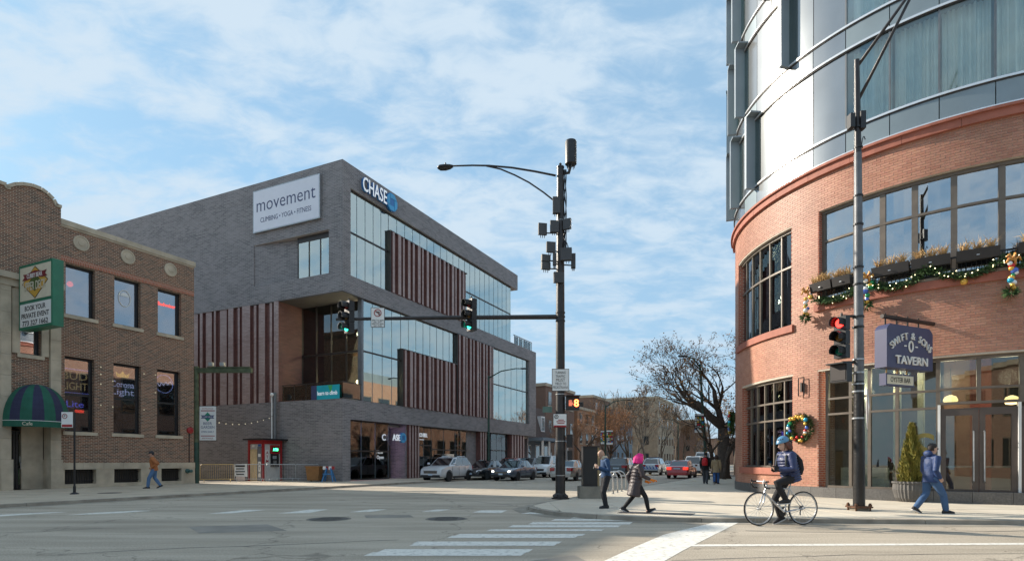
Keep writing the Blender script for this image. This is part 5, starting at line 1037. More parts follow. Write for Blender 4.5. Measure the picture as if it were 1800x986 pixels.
MB().obox(hc + ZU * -0.03, XR * 0.055, YB * 0.002, ZU * 0.06).build('hand_symbol', M_hand, pd)
for k in range(4): MB().obox(hc + Vector((-0.042 + k * 0.028, 0, 0.07)), XR * 0.011, YB * 0.002, ZU * (0.045 - 0.008 * abs(k - 1.5))).build('finger', M_hand, pd)
MB().obox(hc + Vector((0.072, 0, -0.01)), XR * 0.014, YB * 0.002, ZU * 0.04).build('finger', M_hand, pd)
MB().obox((pxx(1001), PB.y - 0.05, pz(775)), XR * 0.09, YB * 0.09, ZU * 0.22).build('push_button_box', M_black, mp_); MB().obox((pxx(1001), PB.y - 0.05, pz(800)), XR * 0.07, YB * 0.09, ZU * 0.16).build('push_button_box', M_black, mp_)
# ---- right-hand pole
RB = ground(1510, 897, SW); Yr = RB.y
def rz_(py): return HC + (HY - py) / F * Yr
def rx_(px): return (px - CX) / F * Yr
rpol = thing('street_pole', RB, 'grey and black steel pole in front of the hotel shopfront', 'pole')
M_rpole = surf('weathered_steel', (0.13, 0.135, 0.145), 0.5, 0.3, 0.3, 3, 0.2, 40)
MB().tube([(RB.x, RB.y, SW + 0.06), (RB.x, RB.y, rz_(670))], [0.142, 0.122], 18).build('lower_shaft', surf('scuffed_black_paint', (0.014, 0.013, 0.013), 0.35, 0, 0.4, 6, 0.4, 14), rpol, smooth='auto'); MB().tube([(RB.x, RB.y, rz_(670)), (RB.x - 0.03, RB.y, rz_(270))], [0.118, 0.09], 18).build('upper_shaft', M_rpole, rpol, smooth='auto')
MB().tube([(RB.x - 0.03, RB.y, rz_(270)), (RB.x - 0.06, RB.y, rz_(106))], [0.085, 0.062], 14).build('top_shaft', M_pole, rpol, smooth='auto')
M_rust = surf('rusty_steel', (0.12, 0.06, 0.035), 0.85, 0.3, 0.4, 10, 0.4, 40)
bs = MB().obox((RB.x, RB.y, SW + 0.10), XR * 0.23, YB * 0.23, ZU * 0.02).build('base_plate', M_rust, rpol)
for k in range(4): q = Vector((RB.x + (0.18 if k % 2 else -0.18), RB.y + (0.18 if k > 1 else -0.18), SW)); MB().lathe([(0.025, 0), (0.025, 0.2), (0.045, 0.12), (0.045, 0.17), (0.02, 0.18)], q, 8).build('anchor_bolt', M_rust, bs)
MB().obox((RB.x, RB.y, SW + 0.03), XR * 0.16, YB * 0.16, ZU * 0.05).build('footing', M_concd, rpol)
for y, r_ in ((260, 0.095), (225, 0.1), (345, 0.105), (395, 0.11), (470, 0.115), (500, 0.115), (557, 0.128), (575, 0.128), (632, 0.13), (655, 0.13), (675, 0.135), (688, 0.135), (735, 0.138)): MB().lathe([(r_ + 0.012, -0.02), (r_ + 0.012, 0.02)], (RB.x - 0.02, RB.y, rz_(y)), 16).build('band', M_galv if y > 600 else M_black, rpol)
for x0, x1, y0, y1 in ((1490, 1498, 204, 228), (1508, 1517, 200, 230)): c = Vector(((rx_(x0) + rx_(x1)) / 2, RB.y - 0.05, (rz_(y0) + rz_(y1)) / 2)); MB().obox(c, XR * (rx_(x1) - rx_(x0)) / 2, YB * 0.09, ZU * (rz_(y0) - rz_(y1)) / 2).build('radio_box', M_black, rpol)
MB().tube(arcpts((rx_(1510), RB.y - 0.1, rz_(262)), (rx_(1516), RB.y - 0.12, rz_(250)), 0.16, 8), 0.012, 5).build('cable', M_black, rpol)
for ya, yb, xo in ((116, -120, 0), (178, -128, 0.02)):
    a = Vector((RB.x - 0.03, RB.y, rz_(ya))); b_ = Vector((rx_(1590 + (0 - 0) * 1.0), RB.y - 0.2, rz_(0)))
    dd = b_ - a if ya == 116 else Vector((rx_(1595), RB.y - 0.2, rz_(0))) - a
    MB().tube([a, a + dd, a + dd * 1.9], [0.04, 0.036, 0.03], 8).build('lamp_arm', M_pole, rpol, smooth=True)
signal((rx_(1474), RB.y, rz_(560)), (rx_(1477), RB.y - 0.06, rz_(557.5)), (-0.86, -0.50, 0), 'red traffic signal on the pole by the hotel', 'red')
for y in (556, 637): MB().tube([(rx_(1480), RB.y - 0.03, rz_(y)), (RB.x, RB.y, rz_(y))], 0.035, 8).build('signal_bracket', M_black, rpol)
c = Vector((rx_(1476), RB.y - 0.06, rz_(656))); pd2 = thing('pedestrian_signal', c, 'black pedestrian signal seen from the back by the hotel pole', 'pedestrian signal')
f2 = Vector((-0.86, -0.50, 0)).normalized(); s2 = f2.cross(ZU)
MB().obox(c, f2 * 0.12, s2 * 0.22, ZU * 0.24).build('housing', M_black, pd2); MB().obox(c + f2 * 0.2 + ZU * 0.22, f2 * 0.1, s2 * 0.23, ZU * 0.015).build('visor', M_black, pd2); MB().obox(c + f2 * 0.125, f2 * 0.006, s2 * 0.19, ZU * 0.2).build('face', surf('signal_face', (0.03, 0.022, 0.02), 0.5), pd2)
c = Vector((rx_(1525), RB.y + 0.02, rz_(718))); sg = thing('diamond_sign', c, 'pale diamond road sign seen edge-on from behind on the pole', 'sign')
d1 = Vector((0.42, 0.9, 0)).normalized(); MB().extr([c + d1 * 0.36, c + ZU * 0.53, c - d1 * 0.36, c - ZU * 0.53], d1.cross(ZU) * 0.012).build('plate', surf('bare_aluminium', (0.62, 0.63, 0.64), 0.45, 0.6, 0.1, 3), sg)
# ---- utility cabinet on a concrete plinth, bike racks
q = ground(1049, 876, SW); cb = thing('utility_cabinet', q, 'tall black utility cabinet on a concrete block', 'cabinet')
k_ = q.y / F; X0, X1 = (1019 - CX) * k_, (1062 - CX) * k_
MB().box(X0, X1, q.y, q.y + 0.75, SW, HC + (HY - 854.5) * k_).build('plinth', M_concd, cb)
bz, tz = HC + (HY - 854.5) * k_, HC + (HY - 785) * k_; xa, xb = (1025.5 - CX) * k_, (1051 - CX) * k_
MB().box(xa, xb, q.y + 0.08, q.y + 0.62, bz, tz).build('body', M_black, cb); MB().box(xb, xb + 0.07, q.y + 0.10, q.y + 0.6, bz, tz - 0.02).build('side_post', surf('faded_wood', (0.30, 0.22, 0.12), 0.8), cb); MB().box(xa - 0.02, xb + 0.09, q.y + 0.05, q.y + 0.65, tz, tz + 0.025).build('lid', M_black, cb)
MB().box(xa + 0.04, xb - 0.03, q.y + 0.072, q.y + 0.08, bz + 0.06, tz - 0.06).build('door', surf('cabinet_door', (0.015, 0.015, 0.016), 0.55), cb)
base_r = None
for i, (px, py) in enumerate(((1078, 867.5), (1085.5, 865.5), (1093, 863.5), (1100, 861.5))):
    q = ground(px, py, SW); d = Vector((-0.75, 0.45, 0)).normalized() * 0.30; h = 0.86
    if base_r is None:
        rk = thing('bike_rack', (0, 0, 0), 'x', 'bike rack', 'hoop bike racks on the pavement', world=False); base_r = rk
        pts_ = [Vector((0, 0, 0)), Vector((0, 0, 0.55))] + [d * (1 - math.cos(a)) + ZU * (0.55 + 0.30 * math.sin(a)) for a in [k * math.pi / 10 for k in range(1, 10)]] + [d * 2 + ZU * 0.55, d * 2]
        MB().tube(pts_, 0.03, 10).build('hoop', M_galv, rk, smooth=True)
        for e in (Vector((0, 0, 0)), d * 2): MB().lathe([(0.08, 0), (0.08, 0.012), (0.03, 0.014)], e, 12).build('foot', M_galv, rk)
        index_children()
    else: rk = copy_tree(base_r)
    rk.location = q; rk['label'] = ['bike rack hoop nearest the reading man', 'second bike rack hoop from the reading man', 'third bike rack hoop from the reading man', 'bike rack hoop nearest the pink-haired walker'][i]
# ---- green steel gantry post with beer garden banner
q = ground(345, 849, SW); Yg = q.y; gz = lambda y: HC + (HY - y) / F * Yg; gx = lambda x: (x - CX) / F * Yg
M_gsteel = surf('olive_green_paint', (0.075, 0.095, 0.05), 0.6, 0.1, 0.35, 4, 0.3, 20); M_gdk = surf('dark_green_paint', (0.018, 0.055, 0.04), 0.5, 0.1, 0.3, 4)
gt = thing('entrance_gantry', q, 'green steel gantry post with side arm beside the bar', 'gantry')
MB().tube([(q.x, q.y, SW), (q.x, q.y, gz(777))], 0.16, 14).build('lower_post', M_gdk, gt, smooth='auto'); MB().tube([(q.x, q.y, gz(777)), (q.x, q.y, gz(644))], 0.14, 14).build('post', M_gsteel, gt, smooth='auto')
MB().box(gx(342), gx(443), Yg - 0.12, Yg + 0.12, gz(655), gz(647)).build('arm', M_gsteel, gt); MB().box(gx(366), gx(440), Yg - 0.16, Yg + 0.16, gz(646.5), gz(645)).build('arm_flange', M_gsteel, gt)
for x in (371, 391): MB().obox((gx(x), Yg, gz(640)), XR * 0.12, YB * 0.10, ZU * 0.10).build('floodlight', M_galv, gt)
MB().box(gx(350), gx(382), Yg - 0.03, Yg + 0.03, gz(714), gz(713)).build('banner_bracket', M_black, gt); MB().box(gx(350), gx(382), Yg - 0.03, Yg + 0.03, gz(774.8), gz(774)).build('banner_bracket', M_black, gt)
bn = thing('beer_garden_banner', (gx(366), Yg - 0.04, gz(774)), 'white BEER GARDEN entrance banner hung on the green post', 'banner')
bxx = lambda x: gx(x); yb_ = Yg - 0.06
MB().box(gx(352), gx(380.5), yb_, yb_ + 0.012, gz(773.5), gz(714)).build('cloth', M_signw, bn)
for y0, y1 in ((722.5, 721), (766.5, 765.2)): MB().box(gx(354), gx(378.5), yb_ - 0.004, yb_ - 0.001, gz(y0), gz(y1)).build('stripe', M_red, bn)
dc = Vector((gx(366), yb_ - 0.006, gz(732.5))); M_bnav = surf('banner_navy', (0.04, 0.06, 0.16), 0.5)
MB().extr([dc + Vector((-0.26, 0, 0)), dc + Vector((0, 0, -0.27)), dc + Vector((0.26, 0, 0)), dc + Vector((0, 0, 0.27))], (0, -0.003, 0)).build('diamond', surf('banner_teal_green', (0.02, 0.24, 0.14), 0.5), bn); MB().extr([dc + Vector((x, -0.004, z)) for x, z in ((-0.40, -0.09), (-0.3, 0.0), (-0.40, 0.09), (0.40, 0.09), (0.3, 0.0), (0.40, -0.09))], (0, -0.003, 0)).build('ribbon', M_bnav, bn)
text('CUBBY BEAR', dc + Vector((0, -0.010, 0)), XR, ZU, 0.11, M_signw, bn, width=0.56, depth=0.001)
for tx, y, sz, wd, mm in (('ENTRANCE', 718, 0.10, 0.62, M_red), ('BEER', 744, 0.22, 0.5, M_bnav), ('GARDEN', 750.5, 0.22, 0.78, M_bnav), ('OPEN DAILY', 758.5, 0.14, 0.74, M_bnav), ('ENTRANCE', 770, 0.10, 0.62, M_red)): text(tx, (gx(366), yb_ - 0.004, gz(y)), XR, ZU, sz, mm, bn, width=wd, depth=0.001)
# ---- ATM booth
KB = WL.p(4.95, SW, 1.75); WBf = Wall(KB, U1, NF); WBl = Wall(KB, U2, -U1); bh = 2.72
at_ = thing('atm_booth', KB, 'red framed ATM kiosk with dark flat roof at the charcoal wall', 'kiosk')
M_corr = surf('corrugated_white', (0.55, 0.56, 0.55), 0.45, 0.2, 0.08, 4)
tw_, lw_ = 1.5, 1.35
MB().prism([WBf.p(0.05, 0, -0.05), WBf.p(tw_ - 0.05, 0, -0.05), WBf.p(tw_ - 0.05, 0, -lw_ + 0.05), WBf.p(0.05, 0, -lw_ + 0.05)], SW, bh).build('body', M_corr, at_)
for k in range(12): a = 0.12 + k * 0.108; MB().wbox(WBf, a, a + 0.05, SW + 0.02, bh - 0.25, -0.055, -0.03).build('corrugation', M_corr, at_)
MB().wbox(WBf, -0.02, tw_ + 0.02, bh - 0.24, bh, -0.06, 0.03).build('fascia', M_red, at_); MB().wbox(WBl, -0.02, lw_, bh - 0.24, bh, -0.06, 0.03).build('fascia', M_red, at_)
for t_ in (-0.02, tw_ - 0.10): MB().wbox(WBf, t_, t_ + 0.12, SW, bh - 0.24, -0.10, 0.025).build('corner_post', M_red, at_)
MB().wbox(WBl, lw_ - 0.14, lw_, SW, bh - 0.24, -0.06, 0.03).build('corner_post', M_red, at_); MB().wbox(WBl, 0.03, 0.10, SW, bh - 0.24, -0.06, 0.03).build('corner_post', M_red, at_)
MB().prism([WBf.p(-0.35, 0, 0.30), WBf.p(tw_ + 0.95, 0, 0.30), WBf.p(tw_ + 0.95, 0, -lw_ - 0.1), WBf.p(-0.35, 0, -lw_ - 0.1)], bh, bh + 0.10).build('flat_roof', M_black, at_)
MB().wbox(WBf, 0.62, 1.22, 1.0, 2.35, -0.05, 0.05).build('atm_machine', M_black, at_); MB().wbox(WBf, 0.56, 1.28, 1.85, 2.42, -0.05, 0.07).build('atm_header', M_red, at_)
MB().wbox(WBf, 0.68, 1.16, 1.95, 2.30, 0.07, 0.075).build('atm_panel', M_black, at_)
M_atm = surf('green_led', (0.1, 0.9, 0.4), 0.5, emit=(0.08, 1.0, 0.40), es=2.5); text('ATM', WBf.p(0.92, 2.13, 0.078), U1, ZU, 0.26, M_atm, at_, width=0.40, depth=0.002, bold=0.004)
MB().wbox(WBf, 0.72, 1.02, 1.52, 1.72, 0.05, 0.06).build('screen', surf('atm_screen', (0.25, 0.3, 0.33), 0.2), at_); MB().wbox(WBf, 0.76, 1.0, 1.2, 1.42, 0.05, 0.09).build('keypad', M_galv, at_)
for k, l_ in enumerate('ATM'): text(l_, WBf.p(0.34, 1.92 - k * 0.27, -0.02), U1, ZU, 0.28, M_red, at_, depth=0.004, bold=0.004)
MB().wbox(WBf, 0.2, 0.48, 1.2, 2.1, -0.032, -0.024).build('letter_board', M_signw, at_)
MB().wbox(WBl, 0.55, 1.14, SW + 0.03, 2.15, -0.05, 0.02).build('door', surf('plywood', (0.55, 0.42, 0.24), 0.7, 0, 0.15, 4), at_); MB().wbox(WBl, 0.14, 0.50, SW + 0.03, 2.30, -0.05, 0.015).build('notice_panel', surf('notice_grey', (0.14, 0.15, 0.17), 0.6), at_)
MB().wbox(WBl, 0.20, 0.42, 1.65, 1.85, 0.016, 0.022).build('notice', M_signw, at_); MB().wbox(WBl, 0.18, 0.44, 2.32, 2.46, 0.02, 0.03).build('notice', surf('sign_blue', (0.03, 0.12, 0.35), 0.5), at_); MB().wbox(WBl, 0.75, 0.95, 2.28, 2.44, 0.02, 0.03).build('notice', M_signw, at_); MB().wbox(WBl, 0.20, 0.42, 0.35, 1.35, 0.016, 0.022).build('letter_board', M_signw, at_)
for k, l_ in enumerate('ATM'): text(l_, WBl.p(0.31, 1.18 - k * 0.27, 0.024), -U2, ZU, 0.24, M_ink, at_, depth=0.002)
# steel column behind the booth (string lights tied to it)
sc_ = thing('steel_column', WL.p(5.35, SW, 0.45), 'grey steel column rising behind the kiosk roof', 'column'); c0 = WL.p(5.35, 0, 0.45); MB().tube([(c0.x, c0.y, SW), (c0.x, c0.y, 5.9)], 0.11, 10).build('shaft', M_grey, sc_); MB().tube([(c0.x - 0.2, c0.y, 2.8), (c0.x - 0.2, c0.y, 5.7)], 0.045, 8).build('conduit', M_white, sc_); MB().ball((c0.x - 0.15, c0.y - 0.1, 5.75), 0.12, 8, 6).build('camera', M_white, sc_)
sl = thing('string_lights', (gx(349), Yg, gz(735)), 'sagging string of small white bulbs before the charcoal wall', 'string lights')
pa, pb_ = Vector((gx(348), Yg, 3.95)), Vector((c0.x, c0.y, 4.4)); wp = [pa.lerp(pb_, i / 24) - ZU * (1.0 * math.sin(math.pi * i / 24) - 0.55 * math.sin(math.pi * i / 24)) for i in range(25)]
MB().tube(wp, 0.008, 4).build('wire', M_black, sl)
for i in range(2, 24, 2): MB().ball(wp[i] - ZU * 0.08, 0.035, 8, 5).build('bulb', M_bulb, sl)
# ---- crowd barriers
def make_barrier(name, m):
    b = thing(name, (0, 0, 0), 'x', 'barrier', 'steel crowd barriers across the alley', world=False); W_ = 2.05
    fr = [(0, 0.18), (0, 1.02), (0.06, 1.08), (W_ - 0.06, 1.08), (W_, 1.02), (W_, 0.18), (0, 0.18)]
    MB().tube([(x, 0, z) for x, z in fr], 0.021, 8).build('frame', m, b)
    for k in range(17): x = W_ * (k + 1) / 18; MB().tube([(x, 0, 0.18), (x, 0, 1.08)], 0.008, 5).build('upright', m, b)
    for x in (0.22, W_ - 0.22): MB().tube([(x, -0.30, 0.0), (x, -0.25, 0.05), (x, -0.1, 0.19), (x, 0.1, 0.19), (x, 0.25, 0.05), (x, 0.30, 0.0)], 0.018, 6).build('foot', m, b)
    return b
M_tanm = surf('tan_barrier_paint', (0.50, 0.36, 0.15), 0.5, 0.2, 0.2, 6)
b0 = make_barrier('crowd_barrier', M_galv); index_children()
A0, A1 = WC.p(T1 + 0.35, SW, 2.2), WF.p(-0.6, SW, 0.2)
spots = [(WC.p(T1 + 0.30, 0, 3.5), 0.55), (WC.p(T1 + 0.30, 0, 3.5) + Vector((1.95, 0.75, 0)), 0.2), None]
path = [ground(352, 847.5, SW), ground(412, 846.6, SW), ground(468, 846.4, SW), ground(520, 845.8, SW), ground(560, 845.2, SW)]
labs = ['tan crowd barrier beside the green gantry post', 'steel crowd barrier left of the kiosk door', 'steel crowd barrier in front of the kiosk', 'steel crowd barrier right of the kiosk']
for i in range(4):
    a, e = path[i], path[i + 1]; d = e - a; L_ = d.length
    if i == 0: b = make_barrier('crowd_barrier', M_tanm)
    else: b = b0 if i == 1 else copy_tree(b0)
    b.location = a; b.rotation_euler = (0, 0, math.atan2(d.y, d.x)); b.scale = (L_ / 2.07, 1, 1); b['label'] = labs[i]; b['category'] = 'barrier'; b['group'] = 'steel crowd barriers across the alley'
q = ground(425, 846.5, SW); nb = thing('parking_notice', q + Vector((0, -0.1, 0.1)), 'white paper notice hung on the crowd barriers', 'notice'); MB().hexa([(q.x - 0.40, q.y - 0.06, 0.45), (q.x + 0.42, q.y - 0.16, 0.42), (q.x + 0.42, q.y - 0.14, 0.42), (q.x - 0.40, q.y - 0.04, 0.45), (q.x - 0.48, q.y - 0.10, 1.18), (q.x + 0.36, q.y - 0.12, 1.22), (q.x + 0.36, q.y - 0.10, 1.22), (q.x - 0.48, q.y - 0.08, 1.18)]).build('sheet', M_signw, nb)
for k in range(4): MB().obox((q.x - 0.04, q.y - 0.135, 1.08 - k * 0.17), (0.30 - 0.05 * (k % 2), -0.018, 0), (0, 0.002, 0), (0, 0, 0.03 + 0.02 * (k == 0))).build('text_line', M_ink, nb)
MB().box(q.x - 0.30, q.x + 0.25, q.y - 0.12, q.y - 0.1, 0.2, 0.44).build('lower_sheet', surf('faded_notice', (0.55, 0.45, 0.40), 0.7), nb)
for px, lab in ((451, 'yellow bollard left of the kiosk'), (483, 'yellow bollard before the kiosk door')):
    q = ground(px, 844.3, SW); tag(MB().lathe([(0.085, SW), (0.085, 1.12), (0.06, 1.17), (0.01, 1.18)], (q.x, q.y, 0), 14).build('bollard', surf('bollard_yellow', (0.62, 0.30, 0.03), 0.5, 0, 0.15, 5), smooth='auto'), lab, 'bollard', 'yellow bollards at the kiosk')
# ---- brown bin and blue sawhorse by the corner
q = WL.p(0.75 + 0.85, SW, 0.75); bn_ = thing('wheeled_bin', q, 'brown wheeled bin at the charcoal wall corner', 'bin'); M_bin = surf('bin_brown', (0.26, 0.12, 0.035), 0.6, 0, 0.15, 4)
MB().hexa([(q.x - 0.34, q.y - 0.34, SW + 0.08), (q.x + 0.34, q.y - 0.34, SW + 0.08), (q.x + 0.34, q.y + 0.34, SW + 0.08), (q.x - 0.34, q.y + 0.34, SW + 0.08), (q.x - 0.42, q.y - 0.4, 1.0), (q.x + 0.42, q.y - 0.4, 1.0), (q.x + 0.42, q.y + 0.4, 1.0), (q.x - 0.42, q.y + 0.4, 1.0)]).build('body', M_bin, bn_); MB().box(q.x - 0.46, q.x + 0.46, q.y - 0.44, q.y + 0.44, 1.0, 1.07).build('lid', M_bin, bn_)
for s_ in (-1, 1): MB().lathe([(0.1, -0.03), (0.1, 0.03)], (q.x + s_ * 0.3, q.y + 0.3, SW + 0.1), 12, axis=(1, 0, 0)).build('wheel', M_rubber, bn_)
q = WL.p(0.42, SW, 0.75); sh = thing('sawhorse', q, 'blue sawhorse barricade with red and white board at the building corner', 'sawhorse'); M_shb = surf('sawhorse_blue', (0.03, 0.16, 0.36), 0.5, 0, 0.1, 4)
for s_ in (-1, 1):
    for e in (-1, 1): MB().tube([(q.x + s_ * 0.34, q.y + e * 0.3, SW), (q.x + s_ * 0.12, q.y + e * 0.04, 0.95)], 0.045, 6).build('leg', M_shb, sh)
    MB().tube([(q.x + s_ * 0.26, q.y - 0.22, 0.45), (q.x + s_ * 0.26, q.y + 0.22, 0.45)], 0.03, 6).build('brace', M_shb, sh)
MB().box(q.x - 0.3, q.x + 0.3, q.y - 0.24, q.y - 0.2, 0.55, 0.62).build('cross_bar', M_shb, sh)
for k in range(4): MB().box(q.x - 0.36 + k * 0.18, q.x - 0.18 + k * 0.18 - 0.002, q.y - 0.05, q.y - 0.01, 0.86, 1.06).build('striped_board', M_red if k % 2 else M_signw, sh)
# ---- hotel dressings: tavern sign, oyster bar board, planters, garland, wreaths, wall lamp, potted evergreen
WSg = Wall(Vector((10.8, 17.0, 0)), Vector((1.97, 0.9, 0)).normalized(), Vector((0.9, -1.97, 0)).normalized()); sl_ = 2.16; z0, z1 = 4.10, 5.36
ts = thing('tavern_sign', WSg.p(0, z0), 'navy blade sign reading SWIFT & SONS TAVERN', 'sign')
cut = 0.16; poly = [(0, z0), (sl_, z0), (sl_, z1 - cut), (sl_ - cut * 0.3, z1 - cut * 0.6), (sl_ - cut, z1), (cut, z1), (cut * 0.3, z1 - cut * 0.6), (0, z1 - cut)]
M_nv2 = surf('tavern_navy', (0.055, 0.06, 0.125), 0.45, 0, 0.06, 3)
MB().extr([WSg.p(a, z, 0.0) for a, z in poly], -WSg.n * 0.36).build('cabinet', M_nv2, ts)
M_lt = surf('sign_letter', (0.75, 0.74, 0.70), 0.4)
word = 'SWIFT & SONS'; n = len(word)
for i, l_ in enumerate(word):
    if l_ == ' ': continue
    f_ = (i - (n - 1) / 2) / ((n - 1) / 2); an = -f_ * 0.62; rt_ = WSg.D * math.cos(an) + ZU * math.sin(an); up_ = rt_.cross(WSg.n) * -1; up_ = up_ if up_.z > 0 else -up_
    text(l_, WSg.p(sl_ / 2 + f_ * 0.90, z1 - 0.30 - 0.33 * f_ * f_, 0.03), rt_, up_, 0.29, M_lt, ts, depth=0.018, name='letter')
text('TAVERN', WSg.p(sl_ / 2 + 0.02, z0 + 0.24, 0.03), WSg.D, ZU, 0.34, M_lt, ts, width=1.5, depth=0.018, bold=0.004)
cc = WSg.p(sl_ / 2, z0 + 0.66, 0.02)
for r1, r2, o in ((0.11, 0.16, 0), (0.075, 0.13, 0.0)): MB().tube([cc + WSg.D * (r1 * math.cos(a)) + ZU * (r2 * math.sin(a)) for a in [k * math.pi / 12 for k in range(25)]], 0.014, 6).build('barrel_ring', M_lt, ts)
for s_ in (-1, 1): MB().obox(cc + WSg.D * (s_ * 0.26), WSg.D * 0.06, WSg.n * 0.004, ZU * 0.018).build('text_line', M_lt, ts)
e_in = WSg.p(sl_ + 0.55, 5.62, -0.24)
MB().tube([WSg.p(0.15, 5.62, -0.24), e_in], 0.062, 12).build('bracket_pole', M_dark, ts, smooth='auto')
for k in range(4): MB().tube([WSg.p(0.3 + k * 0.52, z1 - 0.02, -0.24), WSg.p(0.3 + k * 0.52, 5.72, -0.24)], 0.022, 6).build('hanger', M_dark, ts)
ob = thing('oyster_sign', WSg.p(0.6, 3.66), 'small white OYSTER BAR board hanging under the tavern sign', 'sign'); MB().wbox(WSg, 0.18, 1.48, 3.60, 3.95, -0.34, -0.14).build('box', M_nv2, ob); MB().wbox(WSg, 0.23, 1.45, 3.64, 3.91, -0.14, -0.135).build('face', M_cream, ob); text('OYSTER BAR', WSg.p(0.84, 3.775, -0.130), WSg.D, ZU, 0.21, M_ink, ob, width=0.92, depth=0.002)
for a in (0.35, 0.85, 1.3): MB().tube([WSg.p(a, 3.94, -0.24), WSg.p(a, z0 + 0.01, -0.24)], 0.018, 6).build('hanger', surf('brass', (0.55, 0.36, 0.14), 0.35, 0.8), ob)
# railing, planters with dry grass, garland, ornament clusters
zs_ = up_r[2]
rl = thing('balcony_railing', dp(up_r[0], zs_), 'low black railing along the big upper hotel window', 'railing')
arc(up_r[0] + 0.01, up_r[1], zs_ + 0.48, zs_ + 0.53, -0.02, 0.03).build('top_rail', M_black, rl); arc(up_r[0] + 0.01, up_r[1], zs_ + 0.02, zs_ + 0.06, -0.02, 0.03).build('bottom_rail', M_black, rl)
t_ = up_r[0] + 0.012
while t_ < up_r[1]: MB().tube([dp(t_, zs_ + 0.04, 0.005), dp(t_, zs_ + 0.5, 0.005)], 0.009, 5).build('baluster', M_black, rl); t_ += 0.014
M_plan = surf('planter_black', (0.028, 0.024, 0.023), 0.5, 0, 0.1, 4); M_straw = surf('dry_grass', (0.52, 0.34, 0.15), 0.85, 0, 0.25, 20)
plx = [(1432, 1467), (1470, 1500), (1537, 1600), (1604, 1671), (1681, 1755), (1786, 1870)]
names = ['leftmost planter box of dry grass on the hotel railing', 'planter box of dry grass hidden behind the grey pole', 'planter box of dry grass above the tavern sign, left', 'planter box of dry grass above the tavern sign, right', 'planter box of dry grass left of the hanging ornaments', 'rightmost planter box of dry grass at the picture edge']
for i, (p0, p1) in enumerate(plx):
    a, b_ = A(p0), A(p1); mid = (a + b_) / 2
    pl = thing('planter_box', dp(mid, zs_ + 0.30, 0.15), names[i], 'planter', 'railing planters of the hotel')
    mb = MB(); rg_ = lambda th: [dp(th, zs_ + 0.30, 0.05), dp(th, zs_ + 0.30, 0.22), dp(th, zs_ + 0.60, 0.29), dp(th, zs_ + 0.60, 0.05)]
    mb.loft([rg_(a + (b_ - a) * k / 4) for k in range(5)]).build('box', M_plan, pl)
    arc(mid - 0.004, mid + 0.004, zs_ + 0.40, zs_ + 0.43, 0.27, 0.285, n=1).build('maker_plate', M_galv, pl)
    mb = MB(); r2 = random.Random(50 + i)
    for c_ in range(3):
        tc_ = a + (b_ - a) * (0.2 + 0.3 * c_)
        for g in range(60):
            b0_ = dp(tc_ + r2.uniform(-0.008, 0.008), zs_ + 0.58, 0.15 + r2.uniform(-0.04, 0.04)); ln = r2.uniform(0.2, 0.48); ax = Vector((r2.gauss(0, 0.4), r2.gauss(0, 0.4), 1)).normalized(); md = b0_ + ax * ln * 0.6; en = b0_ + ax * ln + Vector((r2.gauss(0, 0.08), r2.gauss(0, 0.08), r2.uniform(-0.16, 0.03)))
            sd_ = ax.cross(Vector((r2.gauss(0, 1), r2.gauss(0, 1), 0.2))).normalized() * 0.009; mb.add([b0_ - sd_, b0_ + sd_, md + sd_, md - sd_, en], [(0, 1, 2, 3), (3, 2, 4)])
    mb.build('dry_grass', M_straw, pl, kind='stuff')
M_pine = surf('pine_needles', (0.022, 0.06, 0.018), 0.8, 0, 0.4, 9, col2=(0.07, 0.13, 0.03))
def foliage(mb, c, rr, n, r2, sz=0.07):
    for _ in range(n):
        d = Vector((r2.gauss(0, 1), r2.gauss(0, 1), r2.gauss(0, 1))).normalized(); p = Vector(c) + d * rr * r2.uniform(0.3, 1.0); s_ = d.orthogonal().normalized() * sz * 0.28; t2 = p + d * sz + Vector((0, 0, r2.uniform(-0.03, 0.01)))
        mb.add([p - s_, p + s_, t2], [(0, 1, 2)])
ga = thing('evergreen_garland', dp(A(1600), zs_), 'lit evergreen garland swagged along the hotel railing', 'garland')
mb = MB(); lt_ = []; r2 = random.Random(3); t_ = up_r[0] + 0.002; kn = [A(1425), A(1527), A(1632), A(1770), A(1770) + 0.2, A(1770) + 0.42]
while t_ < up_r[1]:
    j = max(i for i in range(len(kn)) if kn[i] <= t_) if t_ >= kn[0] else 0
    f_ = (t_ - kn[j]) / ((kn[min(j + 1, len(kn) - 1)] - kn[j]) or 1); sag = -0.42 * 4 * max(0, f_) * (1 - min(1, f_)); c = dp(t_, zs_ + 0.30 + sag, 0.16)
    foliage(mb, c, 0.15, 55, r2, 0.09)
    if r2.random() < 0.55: lt_.append(c + Vector((r2.uniform(-0.14, 0.14), -0.13, r2.uniform(-0.14, 0.14))))
    t_ += 0.0085
mb.build('needles', M_pine, ga, kind='stuff')
M_fairy = surf('fairy_light', (1, 0.9, 0.6), 0.5, emit=(1.0, 0.85, 0.5), es=2.5)
for q in lt_: MB().ball(q, 0.016, 6, 4).build('fairy_light', M_fairy, ga)
ocol = [surf('ornament_%d' % i, c, 0.18, 0.35, 0.02, 3) for i, c in enumerate(((0.75, 0.74, 0.72), (0.5, 0.02, 0.02), (0.03, 0.35, 0.55), (0.02, 0.25, 0.09), (0.72, 0.42, 0.08), (0.08, 0.15, 0.5)))]
